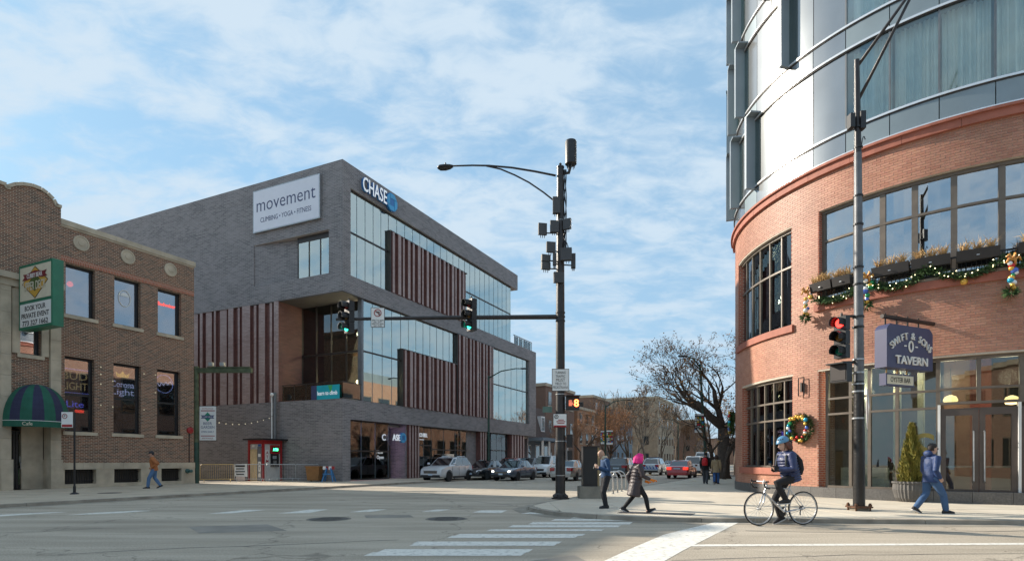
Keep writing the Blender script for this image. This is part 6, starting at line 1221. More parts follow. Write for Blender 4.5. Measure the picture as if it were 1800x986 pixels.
def ornaments(c, n, h, w_, label, r2, tail=True, ribbon=True):
    s = thing('ornament_cluster', c, label, 'ornaments', 'ornament clusters on the hotel railing'); c = Vector(c)
    for k in range(n): f_ = k / n; q = c + Vector((r2.uniform(-1, 1) * w_ * (1.1 - f_), -0.06 + r2.uniform(-0.06, 0.02), -h * f_)); MB().ball(q, r2.uniform(0.055, 0.10), 12, 8).build('bauble', ocol[r2.randrange(6)] if k % 2 else ocol[0 if k % 4 == 0 else 4], s, smooth=True)
    if ribbon:
        for k in range(5): a = k * 1.25; p = c + Vector((0, -0.05, 0.1)); MB().tube([p, p + Vector((math.cos(a) * 0.16, -0.05, 0.10 + math.sin(a) * 0.10)), p + Vector((math.cos(a) * 0.22, -0.02, math.sin(a) * 0.14))], 0.035, 6).build('ribbon_loop', surf('ribbon', (0.55, 0.10, 0.04), 0.45, 0, 0.2, 30, col2=(0.65, 0.45, 0.1)), s, smooth=True)
    mb = MB(); foliage(mb, c - ZU * h * 1.05, w_ * 1.1, 150, r2, 0.13); mb.build('greenery', M_pine, s, kind='stuff')
for p, y, lab in ((1426, 522, 'ornament cluster at the left end of the railing'), (1529, 498, 'ornament cluster just right of the grey pole'), (1772, 470, 'ornament cluster near the right picture edge')): ornaments(dp(A(p), dz(p, y), 0.30), 11, 0.75, 0.15, lab, random.Random(int(p)))
q = dp(A(1694), dz(1694, 497), 0.14); tag(MB().ball(q, 0.10, 12, 8).build('single_bauble', ocol[4], smooth=True), 'single gold bauble hanging on the railing', 'bauble')
def wreath(th, z, o, label, r_=0.42):
    c = dp(th, z, o); tn = Vector((-math.sin(th), math.cos(th), 0)); nn = Vector((math.cos(th), math.sin(th), 0)); s = thing('wreath', c, label, 'wreath', 'christmas wreaths on the hotel wall'); r2 = random.Random(int(z * 100 + th * 100))
    mb = MB()
    for k in range(60): a = k * math.pi / 30; foliage(mb, c + tn * (r_ * math.cos(a)) + ZU * (r_ * math.sin(a)), 0.12, 22, r2, 0.10)
    mb.build('greenery', M_pine, s, kind='stuff')
    for k in range(26): a = k * 0.2417 + r2.uniform(-0.1, 0.1); MB().ball(c + tn * ((r_ + r2.uniform(-0.08, 0.08)) * math.cos(a)) + ZU * ((r_ + r2.uniform(-0.08, 0.08)) * math.sin(a)) + nn * 0.10, r2.uniform(0.045, 0.085), 10, 6).build('bauble', ocol[4] if math.sin(a) > 0.75 else ocol[r2.choice((0, 0, 1, 2, 3, 5, 4))], s, smooth=True)
wreath(A(1411), dz(1411, 752), 0.14, 'round wreath with baubles beside the cyclist')
wreath(TH0 + 0.07, 3.2, 0.16, 'wreath seen edge-on at the left rim of the brick drum')
th = A(1412); c = dp(th, dz(1412, 680), 0.1); tn = Vector((-math.sin(th), math.cos(th), 0)); wl = thing('wall_lamp', c, 'black rectangular ring wall lamp above the wreath', 'wall lamp')
MB().tube([c + nnn for nnn in (tn * 0.12 + ZU * 0.33, tn * 0.12 - ZU * 0.33, tn * -0.12 - ZU * 0.33, tn * -0.12 + ZU * 0.33, tn * 0.12 + ZU * 0.33)], 0.022, 4).build('ring', M_black, wl); arc(th - 0.004, th + 0.004, c.z - 0.18, c.z + 0.15, 0.0, 0.12, n=1).build('back_box', M_dark, wl)
# potted evergreen
q = ground(1602, 881, SW); q = Vector((q.x, q.y, 0)); pt = thing('potted_evergreen', (q.x, q.y, SW), 'columnar evergreen in a ribbed grey pot by the hotel doors', 'potted plant')
M_pot = surf('pot_grey', (0.10, 0.095, 0.09), 0.7, 0, 0.2, 6, 0.3, 40); rings = []
for r_, h in ((0.36, 0.0), (0.44, 0.12), (0.50, 0.38), (0.49, 0.56), (0.52, 0.58), (0.52, 0.64), (0.44, 0.64), (0.42, 0.58)): rings.append([Vector((q.x + r_ * (1 + 0.025 * math.cos(k * 2 * math.pi / 2)) * math.cos(k * math.pi / 30), q.y + r_ * (1 + 0.025 * math.cos(k * math.pi)) * math.sin(k * math.pi / 30), SW + h)) for k in range(60)])
MB().loft(rings).build('pot', M_pot, pt)
MB().tube([(q.x, q.y, 0.6), (q.x, q.y, 2.6)], [0.05, 0.01], 6).build('trunk', M_wood, pt)
mb = MB(); r2 = random.Random(11); H0, H1 = 0.72, HC + (HY - 747) / F * q.y
for _ in range(5200):
    f_ = r2.random() ** 1.2; a = r2.uniform(0, 6.283); rr = 0.36 * (1 - f_ ** 1.7) * (0.75 + 0.25 * math.sin(a * 5 + f_ * 9)) + 0.02; rr *= r2.uniform(0.55, 1.05); p = Vector((q.x + rr * math.cos(a), q.y + rr * math.sin(a), H0 + (H1 - H0) * f_)); d = Vector((math.cos(a) * 0.35 + r2.gauss(0, 0.2), math.sin(a) * 0.35 + r2.gauss(0, 0.2), 1)).normalized(); s_ = d.orthogonal().normalized(); s_.rotate(Matrix.Rotation(r2.uniform(0, 6), 3, d)); s_ *= 0.02; mb.add([p - s_, p + s_, p + d * r2.uniform(0.07, 0.15)], [(0, 1, 2)])
mb.build('foliage', surf('cedar_green', (0.10, 0.11, 0.015), 0.8, 0, 0.3, 7, col2=(0.25, 0.20, 0.03)), pt, kind='stuff')
# ------------------------------------------------------------------ vehicles (local frame: front towards +X, wheels on z=0)
M_plastic = surf('black_plastic', (0.018, 0.018, 0.02), 0.6, 0, 0.1, 6); M_chrome = surf('chrome', (0.65, 0.66, 0.68), 0.15, 0.95, 0.02, 4); M_rim = surf('alloy_rim', (0.42, 0.43, 0.45), 0.3, 0.8, 0.1, 8)
M_plateb = surf('licence_plate', (0.45, 0.55, 0.65), 0.4, 0, 0.1, 30)
M_head = surf('headlight', (0.65, 0.68, 0.72), 0.08, 0.2, 0.05, 10, coat=1.0); M_headon = surf('headlight_on', (1, 0.95, 0.85), 0.2, emit=(1.0, 0.92, 0.75), es=5)
M_tail = surf('tail_light', (0.35, 0.012, 0.015), 0.15, 0, 0.1, 8, coat=1.0); M_tailon = surf('tail_light_on', (0.8, 0.03, 0.02), 0.2, emit=(1.0, 0.06, 0.03), es=0.5)
def paint(name, col, metal=0.3): return surf('car_paint_' + name, col, 0.35, metal, 0.03, 2, coat=1.0)
# top line of the lower body and greenhouse per type, as fractions of length from the front (x=+0.5 .. -0.5) and metres
KIND = {
 'suv':   dict(L=4.65, W=1.84, H=1.66, hood=[(0.5, 0.62), (0.485, 0.86), (0.40, 1.0), (0.22, 1.08)], belt=1.10, rear=[(-0.44, 1.12), (-0.49, 1.02), (-0.5, 0.60)], gh=(0.235, 0.06, -0.37, -0.455), wb=0.30, wr=0.36, ov=0.195),
 'sedan': dict(L=4.6, W=1.79, H=1.44, hood=[(0.5, 0.55), (0.485, 0.70), (0.38, 0.84), (0.20, 0.92)], belt=0.94, rear=[(-0.33, 0.98), (-0.47, 0.98), (-0.5, 0.60)], gh=(0.225, 0.055, -0.22, -0.365), wb=0.29, wr=0.32, ov=0.20),
 'van':   dict(L=4.6, W=1.84, H=1.84, hood=[(0.5, 0.62), (0.485, 0.90), (0.42, 1.02), (0.32, 1.12)], belt=1.12, rear=[(-0.46, 1.15), (-0.495, 1.10), (-0.5, 0.55)], gh=(0.33, 0.15, -0.44, -0.485), wb=0.31, wr=0.33, ov=0.19),
 'truck': dict(L=5.4, W=2.0, H=2.35, hood=[(0.5, 0.8), (0.49, 1.15), (0.44, 1.25), (0.38, 1.35)], belt=1.35, rear=[(-0.46, 1.4), (-0.495, 1.38), (-0.5, 0.6)], gh=(0.39, 0.25, -0.47, -0.495), wb=0.32, wr=0.37, ov=0.18)}
def make_car(kind, pm, label, cat, lights=False, braking=False, dark_rim=False, roofrack=False, lower_black=False, group=None, police=False):
    K = KIND[kind]; L, W, H = K['L'], K['W'], K['H']; hw = W / 2
    car = thing('parked_car' if kind in ('suv', 'sedan') else kind, (0, 0, 0), label, cat, group, world=False)
    if kind == 'van': car.name = 'delivery_van'
    if kind == 'truck': car.name = 'box_truck'
    wr = K['wr']; ax = [L * K['wb'], -L * K['wb']]; sill = 0.26
    # lower body: cross-sections along x
    tops = [(f * L, z) for f, z in K['hood']] + [(-0.05 * L, K['belt'])] + [(f * L, z) for f, z in K['rear']]
    xs = sorted(set([round(f * L, 3) for f in [0.5, 0.485, 0.46, 0.40, 0.34, 0.30, 0.24, 0.15, 0.05, -0.05, -0.15, -0.25, -0.32, -0.38, -0.44, -0.475, -0.49, -0.5]]), reverse=True)
    def top(x):
        for (xa, za), (xb, zb) in zip(tops[:-1], tops[1:]):
            if xb <= x <= xa: return za + (zb - za) * (xa - x) / max(1e-6, xa - xb)
        return tops[-1][1]
    rings = []
    for x in xs:
        f = abs(x) / (L / 2); tp = max(0, (f - 0.72) / 0.28); wd = hw * (1 - 0.16 * tp ** 2.2); z1 = top(x); zb = sill + (0.10 * tp ** 2); m_ = (zb + z1) / 2
        half = [(0.0, zb), (wd * 0.90, zb), (wd * 0.985, zb + 0.10), (wd, m_ - 0.05), (wd * 0.985, m_ + 0.12), (wd * 0.95, z1 - 0.04), (wd * 0.86, z1), (wd * 0.45, z1 + 0.025)]
        rings.append([Vector((x, y, z)) for y, z in half] + [Vector((x, 0, z1 + 0.03))] + [Vector((x, -y, z)) for y, z in reversed(half[1:])])
    b = MB().loft(rings).build('body', pm, car, smooth='auto')
    # greenhouse
    x0, x1, x2, x3 = [f * L for f in K['gh']]; zb = K['belt'] - 0.03; wb, wt = hw * 0.93, hw * 0.74; zr = H
    secs = [(x0, zb, wb * 0.90, zb - 0.0), (x1, zr - 0.03, wt * 0.94, zr - 0.03), ((x1 * 0.7 + x2 * 0.3), zr + 0.015, wt, 0), (x2, zr - 0.04, wt * 0.95, 0), (x3, zb + 0.02, wb * 0.92, 0)]
    # roof shell: polygon side outline between y=+-, built as bottom ring and top ring
    bot = [Vector((x, s * w_, zb)) for x, w_, s in ((x0, wb * 0.88, 1), (x1 + 0.2, wb, 1), (x2, wb, 1), (x3, wb * 0.9, 1), (x3, wb * 0.9, -1), (x2, wb, -1), (x1 + 0.2, wb, -1), (x0, wb * 0.88, -1))]
    tp_ = [Vector((x, s * w_, z)) for x, w_, s, z in ((x1, wt * 0.93, 1, zr - 0.05), (x1 - 0.35, wt, 1, zr - 0.012), (x2 + 0.25, wt * 0.98, 1, zr - 0.02), (x2, wt * 0.92, 1, zr - 0.07), (x2, wt * 0.92, -1, zr - 0.07), (x2 + 0.25, wt * 0.98, -1, zr - 0.02), (x1 - 0.35, wt, -1, zr - 0.012), (x1, wt * 0.93, -1, zr - 0.05))]
    g = MB(); g.add(bot + tp_, [(i, (i + 1) % 8, 8 + (i + 1) % 8, 8 + i) for i in range(8)]); cr_ = [t_ + Vector((0, -t_.y * 0.25, 0.03)) for t_ in tp_]; g.add(tp_ + cr_, [(i, (i + 1) % 8, 8 + (i + 1) % 8, 8 + i) for i in range(8)] + [tuple(range(8, 16))])
    g.build('roof', pm, car, smooth='auto')
    def quad_on(name, P, m, inset=0.06, off=0.012, par=car):
        c = sum(P, Vector()) / len(P); n = (P[1] - P[0]).cross(P[2] - P[1]).normalized(); n = n if n.dot(c - Vector((0, 0, 0.7))) > 0 else -n
        Q = [c + (p - c) * (1 - inset) + n * off for p in P]; return MB().extr(Q, n * -0.01).build(name, m, par)
    quad_on('windscreen', [bot[0], bot[7], tp_[7], tp_[0]], G_car, 0.07); quad_on('rear_window', [bot[3], bot[4], tp_[4], tp_[3]], G_car, 0.10 if kind != 'sedan' else 0.07)
    for s in (0, 1):
        B1, B2, T1_, T2_ = (bot[1], bot[2], tp_[1], tp_[2]) if s == 0 else (bot[6], bot[5], tp_[6], tp_[5]); B0, T0_, B3, T3_ = (bot[0], tp_[0], bot[3], tp_[3]) if s == 0 else (bot[7], tp_[7], bot[4], tp_[4])
        mb_, mt_ = (B1 + B2) / 2, (T1_ + T2_) / 2
        if kind in ('van', 'truck'):
            quad_on('side_window', [B1 * 0.97 + B0 * 0.03, B1.lerp(B2, 0.22), T1_.lerp(T2_, 0.18), T1_ * 0.9 + T0_ * 0.1], G_car, 0.10)
        else:
            quad_on('side_window', [B1, mb_, mt_, T1_], G_car, 0.07); quad_on('side_window', [mb_, B2, T2_, mt_], G_car, 0.08)
            if kind == 'suv': quad_on('side_window', [B2, B3.lerp(B2, 0.3), T3_.lerp(T2_, 0.5), T2_], G_car, 0.16)
            quad_on('side_window', [B1, T1_, T0_, B0], G_car, 0.30)
    if kind in ('suv', 'van') and roofrack:
        for s in (-1, 1): MB().tube([(x1 - 0.5, s * wt * 0.88, zr + 0.02), (x1 - 0.55, s * wt * 0.88, zr + 0.06), (x2 + 0.3, s * wt * 0.88, zr + 0.05), (x2 + 0.25, s * wt * 0.88, zr + 0.0)], 0.018, 6).build('roof_rail', M_chrome, car)
    # wheels and arches
    for x in ax:
        for s in (-1, 1):
            c = Vector((x, s * (hw - 0.09), wr)); w_ = MB().lathe([(wr * 0.66, -0.11), (wr * 0.95, -0.11), (wr, -0.08), (wr, 0.08), (wr * 0.95, 0.11), (wr * 0.66, 0.11)], c, 22, axis=(0, s, 0)).build('wheel', M_rubber, car, smooth='auto')
            r_ = MB(); n5 = 5
            r_.lathe([(wr * 0.66, 0.03), (wr * 0.66, 0.10), (wr * 0.60, 0.105), (wr * 0.58, 0.04)], c, 22, axis=(0, s, 0))
            r_.lathe([(wr * 0.16, 0.03), (wr * 0.16, 0.09), (0.01, 0.095)], c, 10, axis=(0, s, 0))
            for k in range(n5):
                a = k * 2 * math.pi / n5 + 0.3; d = Vector((math.cos(a), 0, math.sin(a))); e = Vector((-math.sin(a), 0, math.cos(a))); r_.obox(c + d * wr * 0.37 + Vector((0, s * 0.075, 0)), d * wr * 0.24, Vector((0, 0.012, 0)), e * wr * 0.085)
            r_.build('rim', M_plastic if dark_rim else M_rim, w_, smooth='auto', kind='stuff')
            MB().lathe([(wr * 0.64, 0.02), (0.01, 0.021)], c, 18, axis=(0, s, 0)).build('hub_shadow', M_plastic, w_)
            mb = MB(); n = 14; yo = s * (hw + 0.012)                       # dark arch lip
            for k in range(n):
                a0, a1 = -0.12 + (math.pi + 0.24) * k / n, -0.12 + (math.pi + 0.24) * (k + 1) / n
                mb.add([(x + (wr + 0.02) * math.cos(a0), yo, wr + (wr + 0.02) * math.sin(a0)), (x + (wr + 0.02) * math.cos(a1), yo, wr + (wr + 0.02) * math.sin(a1)), (x + (wr + 0.075) * math.cos(a1), yo, wr + (wr + 0.075) * math.sin(a1)), (x + (wr + 0.075) * math.cos(a0), yo, wr + (wr + 0.075) * math.sin(a0))], [(0, 1, 2, 3)])
            mb.build('arch_lip', M_plastic if (kind != 'sedan') else pm, car)
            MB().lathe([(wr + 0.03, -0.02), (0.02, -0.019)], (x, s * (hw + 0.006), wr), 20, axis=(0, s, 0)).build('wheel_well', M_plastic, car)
    # shut lines, sill, handles
    for s in (-1, 1):
        y = s * (hw + 0.001)
        MB().box(ax[1] + wr + 0.1, ax[0] - wr - 0.1, y - 0.012, y + 0.012, sill - 0.03, sill + 0.10).build('sill', M_plastic, car)
        for xf in (0.20, 0.0, -0.19): MB().box(xf * L - 0.006, xf * L + 0.006, y - 0.012, y + 0.002, sill + 0.12, K['belt'] - 0.1).build('door_gap', M_plastic, car)
        for xf in (0.03, -0.165): MB().box(xf * L - 0.09, xf * L + 0.09, s * hw * 0.985 - 0.01, s * hw * 0.985 + 0.03, K['belt'] - 0.21, K['belt'] - 0.17).build('door_handle', pm, car)
        c = Vector((K['gh'][0] * L - 0.22, s * (hw + 0.10), K['belt'] + 0.10)); mr = MB().ball(c, 0.1, 10, 6, sc=(0.75, 1.15, 0.85)).build('mirror', pm, car, smooth=True); MB().obox(c + Vector((-0.075, 0, 0)), (0.008, 0, 0), (0, 0.08, 0), (0, 0, 0.06)).build('mirror_glass', G_car, mr)
    # front end
    xf = L / 2; zt = tops[1][1]; zg = tops[0][1]
    def nose(x0_, y0, y1, z0, z1, d=0.03): return MB().box(xf - x0_ - d, xf - x0_ + 0.012, y0, y1, z0, z1)
    nose(0.0, -hw * 0.55, hw * 0.55, zg - 0.06, zg + 0.12).build('grille', M_plastic, car)
    for k in range(3): nose(-0.006, -hw * 0.53, hw * 0.53, zg - 0.03 + k * 0.05, zg - 0.015 + k * 0.05).build('grille_bar', M_chrome, car)
    nose(-0.004, -hw * 0.78, hw * 0.78, sill + 0.02, sill + 0.20, 0.08).build('lower_intake', M_plastic, car)
    MB().box(xf + 0.008, xf + 0.02, -0.16, 0.16, sill + 0.16, sill + 0.28).build('front_plate', M_plateb, car)
    for s in (-1, 1):
        hl = MB().hexa([(xf - 0.09, s * hw * 0.56, zg + 0.04), (xf + 0.008, s * hw * 0.56, zg + 0.04), (xf - 0.16, s * hw * 0.90, zg + 0.07), (xf - 0.30, s * hw * 0.92, zg + 0.07), (xf - 0.09, s * hw * 0.56, zg + 0.16), (xf - 0.005, s * hw * 0.56, zg + 0.15), (xf - 0.17, s * hw * 0.905, zg + 0.22), (xf - 0.30, s * hw * 0.92, zg + 0.22)]).build('headlight', M_head, car)
        if lights: MB().ball((xf - 0.05, s * hw * 0.70, zg + 0.12), 0.075, 10, 6).build('lamp', M_headon, hl)
        MB().lathe([(0.06, 0), (0.05, 0.03), (0.01, 0.035)], (xf - 0.03, s * hw * 0.70, sill + 0.16), 10, axis=(1, 0, 0)).build('fog_light', M_chrome, car)
    # rear end
    xr = -L / 2; zt_r = K['rear'][1][1] if kind != 'suv' else 1.0
    tall = kind in ('van', 'truck'); 
    for s in (-1, 1):
        z0, z1 = (0.75, 1.25) if tall else ((0.82, 1.05) if kind == 'suv' else (0.70, 0.92)); w0 = 0.78 if tall else 0.50
        MB().hexa([(xr - 0.012, s * hw * w0, z0), (xr - 0.012, s * hw * 0.86, z0), (xr + 0.14, s * hw * 0.93, z0), (xr + 0.12, s * hw * w0, z0), (xr - 0.012, s * hw * w0, z1), (xr - 0.012, s * hw * 0.86, z1), (xr + 0.16, s * hw * 0.94, z1), (xr + 0.12, s * hw * w0, z1)]).build('tail_light', M_tailon if braking else M_tail, car)
    MB().box(xr - 0.016, xr + 0.05, -0.26, 0.26, 0.74, 0.86).build('rear_plate', M_plateb, car); MB().box(xr - 0.02, xr + 0.10, -hw * 0.80, hw * 0.80, sill + 0.02, sill + 0.22).build('rear_bumper', M_plastic if kind != 'sedan' else pm, car)
    if police:
        MB().box(xr - 0.014, xr + 0.02, -hw * 0.84, hw * 0.84, 0.60, 0.66).build('blue_stripe', surf('police_blue', (0.02, 0.10, 0.45), 0.4), car); MB().box(-0.5, -0.3, -0.55, 0.55, H, H + 0.12).build('light_bar', surf('light_bar', (0.05, 0.06, 0.1), 0.2), car)
        for k in range(5): MB().hexa([(xr - 0.016, -0.7 + k * 0.3, 0.66), (xr - 0.016, -0.6 + k * 0.3, 0.66), (xr - 0.01, -0.6 + k * 0.3, 0.66), (xr - 0.01, -0.7 + k * 0.3, 0.66), (xr - 0.016, -0.58 + k * 0.3, 0.9), (xr - 0.016, -0.48 + k * 0.3, 0.9), (xr - 0.01, -0.48 + k * 0.3, 0.9), (xr - 0.01, -0.58 + k * 0.3, 0.9)]).build('stripe', surf('police_blue', (0.02, 0.10, 0.45), 0.4), car)
    return car
AZ = math.atan2(U1.y, U1.x)                      # heading away along the street; towards us = AZ + pi
def put_car(c, px, py, away, dv=0.0, yaw=0.0):
    q = ground(px, py); c.location = (q.x, q.y, 0.0); c.rotation_euler = (0, 0, AZ + (0 if away else math.pi) + yaw); return c
def put_uv(c, u, v, away, yaw=0.0): q = UV(u, v); c.location = (q.x, q.y, 0); c.rotation_euler = (0, 0, AZ + (0 if away else math.pi) + yaw); return c
GC = 'cars on the street beyond the crossing'
put_car(make_car('suv', paint('white', (0.62, 0.64, 0.66), 0.2), 'white SUV facing us at the front of the kerb line', 'car', roofrack=True, group=GC), 787, 844.6, False, yaw=0.04)
put_car(make_car('sedan', paint('black', (0.008, 0.009, 0.012), 0.3), 'black sedan parked behind the white SUV', 'car', group=GC), 853, 842.2, False)
put_car(make_car('sedan', paint('blue_grey', (0.10, 0.135, 0.19), 0.5), 'blue-grey sedan with headlights on waiting at the crossing', 'car', lights=True, group=GC), 905, 843.4, False)
put_car(make_car('suv', paint('red', (0.30, 0.03, 0.015), 0.3), 'red SUV half hidden behind the blue-grey sedan', 'car', group=GC), 897, 837.0, False)
put_car(make_car('suv', paint('grey', (0.16, 0.17, 0.18), 0.5), 'dark grey SUV right behind the blue-grey sedan', 'car', group=GC), 930, 838.2, False)
put_car(make_car('van', paint('van_white', (0.68, 0.70, 0.71), 0.0), 'small white van facing us left of the signal pole', 'van', lower_black=True, group=GC), 962, 838.0, False, yaw=0.05)
put_car(make_car('sedan', paint('silver', (0.36, 0.34, 0.31), 0.6), 'old silver sedan driving away behind the signal pole', 'car', group=GC), 1003, 843.4, True, yaw=0.04)
put_car(make_car('suv', paint('charcoal', (0.05, 0.055, 0.06), 0.5), 'dark SUV driving away behind the reading man', 'car', group=GC), 1096, 838.4, True)
put_car(make_car('suv', paint('police_white', (0.55, 0.58, 0.60), 0.1), 'white and blue police SUV behind the pink-haired walker', 'car', police=True, braking=False, group=GC), 1152, 834.2, True)
put_car(make_car('sedan', paint('crimson', (0.36, 0.012, 0.018), 0.3), 'crimson sedan with tail lights on at the right kerb', 'car', braking=True, group=GC), 1199, 839.8, True)
put_car(make_car('van', paint('van_white', (0.68, 0.70, 0.71), 0.0), 'white van parked ahead of the crimson sedan', 'van', group=GC), 1224, 834.6, True)
put_car(make_car('truck', paint('truck_white', (0.66, 0.67, 0.68), 0.0), 'white box truck farthest along the right kerb', 'truck', group=GC), 1241, 831.6, True)
put_car(make_car('sedan', paint('pale_grey', (0.45, 0.46, 0.48), 0.4), 'pale grey car far off beyond the police SUV', 'car', group=GC), 1181, 829.0, True)
for i, (u, v, k, c, lab) in enumerate(((78, -19.9, 'sedan', (0.25, 0.26, 0.27), 'grey car parked far up the left kerb'), (86, -19.9, 'suv', (0.05, 0.06, 0.1), 'dark blue SUV parked far up the left kerb'), (95, -19.9, 'sedan', (0.5, 0.5, 0.5), 'light car parked farthest up the left kerb'))):
    put_uv(make_car(k, paint('far_%d' % i, c), lab, 'car', group=GC), u, v, False)
# ------------------------------------------------------------------ people (local frame: facing +X, left = +Y, ground z=0), remeshed into one skin
def remesh(mb, name, mats, parent, vox=0.011, smooth=4, mi_fn=None):
    me = bpy.data.meshes.new(name); me.from_pydata(mb.v, [], mb.f)
    bm = bmesh.new(); bm.from_mesh(me); bmesh.ops.recalc_face_normals(bm, faces=bm.faces); bm.to_mesh(me); bm.free()
    o = bpy.data.objects.new(name, me); COL.objects.link(o)
    r = o.modifiers.new('r', 'REMESH'); r.mode = 'VOXEL'; r.voxel_size = vox; s = o.modifiers.new('s', 'SMOOTH'); s.factor = 0.5; s.iterations = smooth
    dg = bpy.context.evaluated_depsgraph_get(); m2 = bpy.data.meshes.new_from_object(o.evaluated_get(dg)); bpy.data.objects.remove(o); bpy.data.meshes.remove(me)
    m2.materials.clear()
    if not isinstance(mats, (list, tuple)): mats = [mats]
    for m in mats: m2.materials.append(m)
    if mi_fn:
        for p in m2.polygons: p.material_index = mi_fn(p.center)
    m2.shade_smooth(); return link(bpy.data.objects.new(name, m2), parent)
def limb(mb, pts, rad, n=12, flat=None):
    """rounded tapered limb; closes with small domes"""
    pts = [Vector(p) for p in pts]; d0 = (pts[0] - pts[1]).normalized(); d1 = (pts[-1] - pts[-2]).normalized()
    P = [pts[0] + d0 * rad[0] * 0.85, pts[0] + d0 * rad[0] * 0.5] + pts + [pts[-1] + d1 * rad[-1] * 0.5, pts[-1] + d1 * rad[-1] * 0.85]
    Rr = [rad[0] * 0.45, rad[0] * 0.85] + list(rad) + [rad[-1] * 0.85, rad[-1] * 0.45]; mb.tube(P, Rr, n)
def rings_z(mb, secs, n=18, ax=Vector((1, 0, 0)), ay=Vector((0, 1, 0))):
    """torso-like stack: (centre, half depth along ax, half width along ay)"""
    mb.loft([[Vector(c) + ax * (dx * math.cos(2 * math.pi * k / n)) + ay * (wy * math.sin(2 * math.pi * k / n)) for k in range(n)] for c, dx, wy in secs])
def hand(mb, wr, d, palm_n, s, curl=0.5):
    """palm + five fingers; wr wrist, d pointing direction, palm_n palm normal, s side of the thumb (unit)"""
    d, palm_n = Vector(d).normalized(), Vector(palm_n).normalized(); side = Vector(s); side = (side - d * side.dot(d)).normalized()
    wr = Vector(wr); c = wr + d * 0.045
    mb.obox(c, d * 0.05, side * 0.04, palm_n * 0.014)
    for k, ln in enumerate((0.072, 0.082, 0.076, 0.060)):
        b = wr + d * 0.09 + side * (0.030 - 0.020 * k); m = b + (d * math.cos(curl * 0.8) + palm_n * math.sin(curl * 0.8)) * ln * 0.5; e = m + (d * math.cos(curl * 2.2) + palm_n * math.sin(curl * 2.2)) * ln * 0.5
        mb.tube([b - d * 0.02, b, m, e], [0.0095, 0.0095, 0.009, 0.007], 7)
    t0 = wr + d * 0.035 + side * 0.035; mb.tube([t0 - side * 0.01, t0 + side * 0.012 + d * 0.025 + palm_n * 0.01, t0 + side * 0.016 + d * 0.06 + palm_n * 0.025], [0.012, 0.011, 0.008], 7)
SKIN = {}
def skinm(n, c): return surf('skin_' + n, c, 0.55, 0, 0.06, 12)
def cloth(n, c, r=0.85, bump=0.75, sc=13): return surf('cloth_' + n, c, r, 0, 0.12, 7, bump, sc)
M_shoe = surf('shoe_dark', (0.02, 0.02, 0.024), 0.7); M_sole = surf('shoe_sole', (0.5, 0.5, 0.5), 0.7)
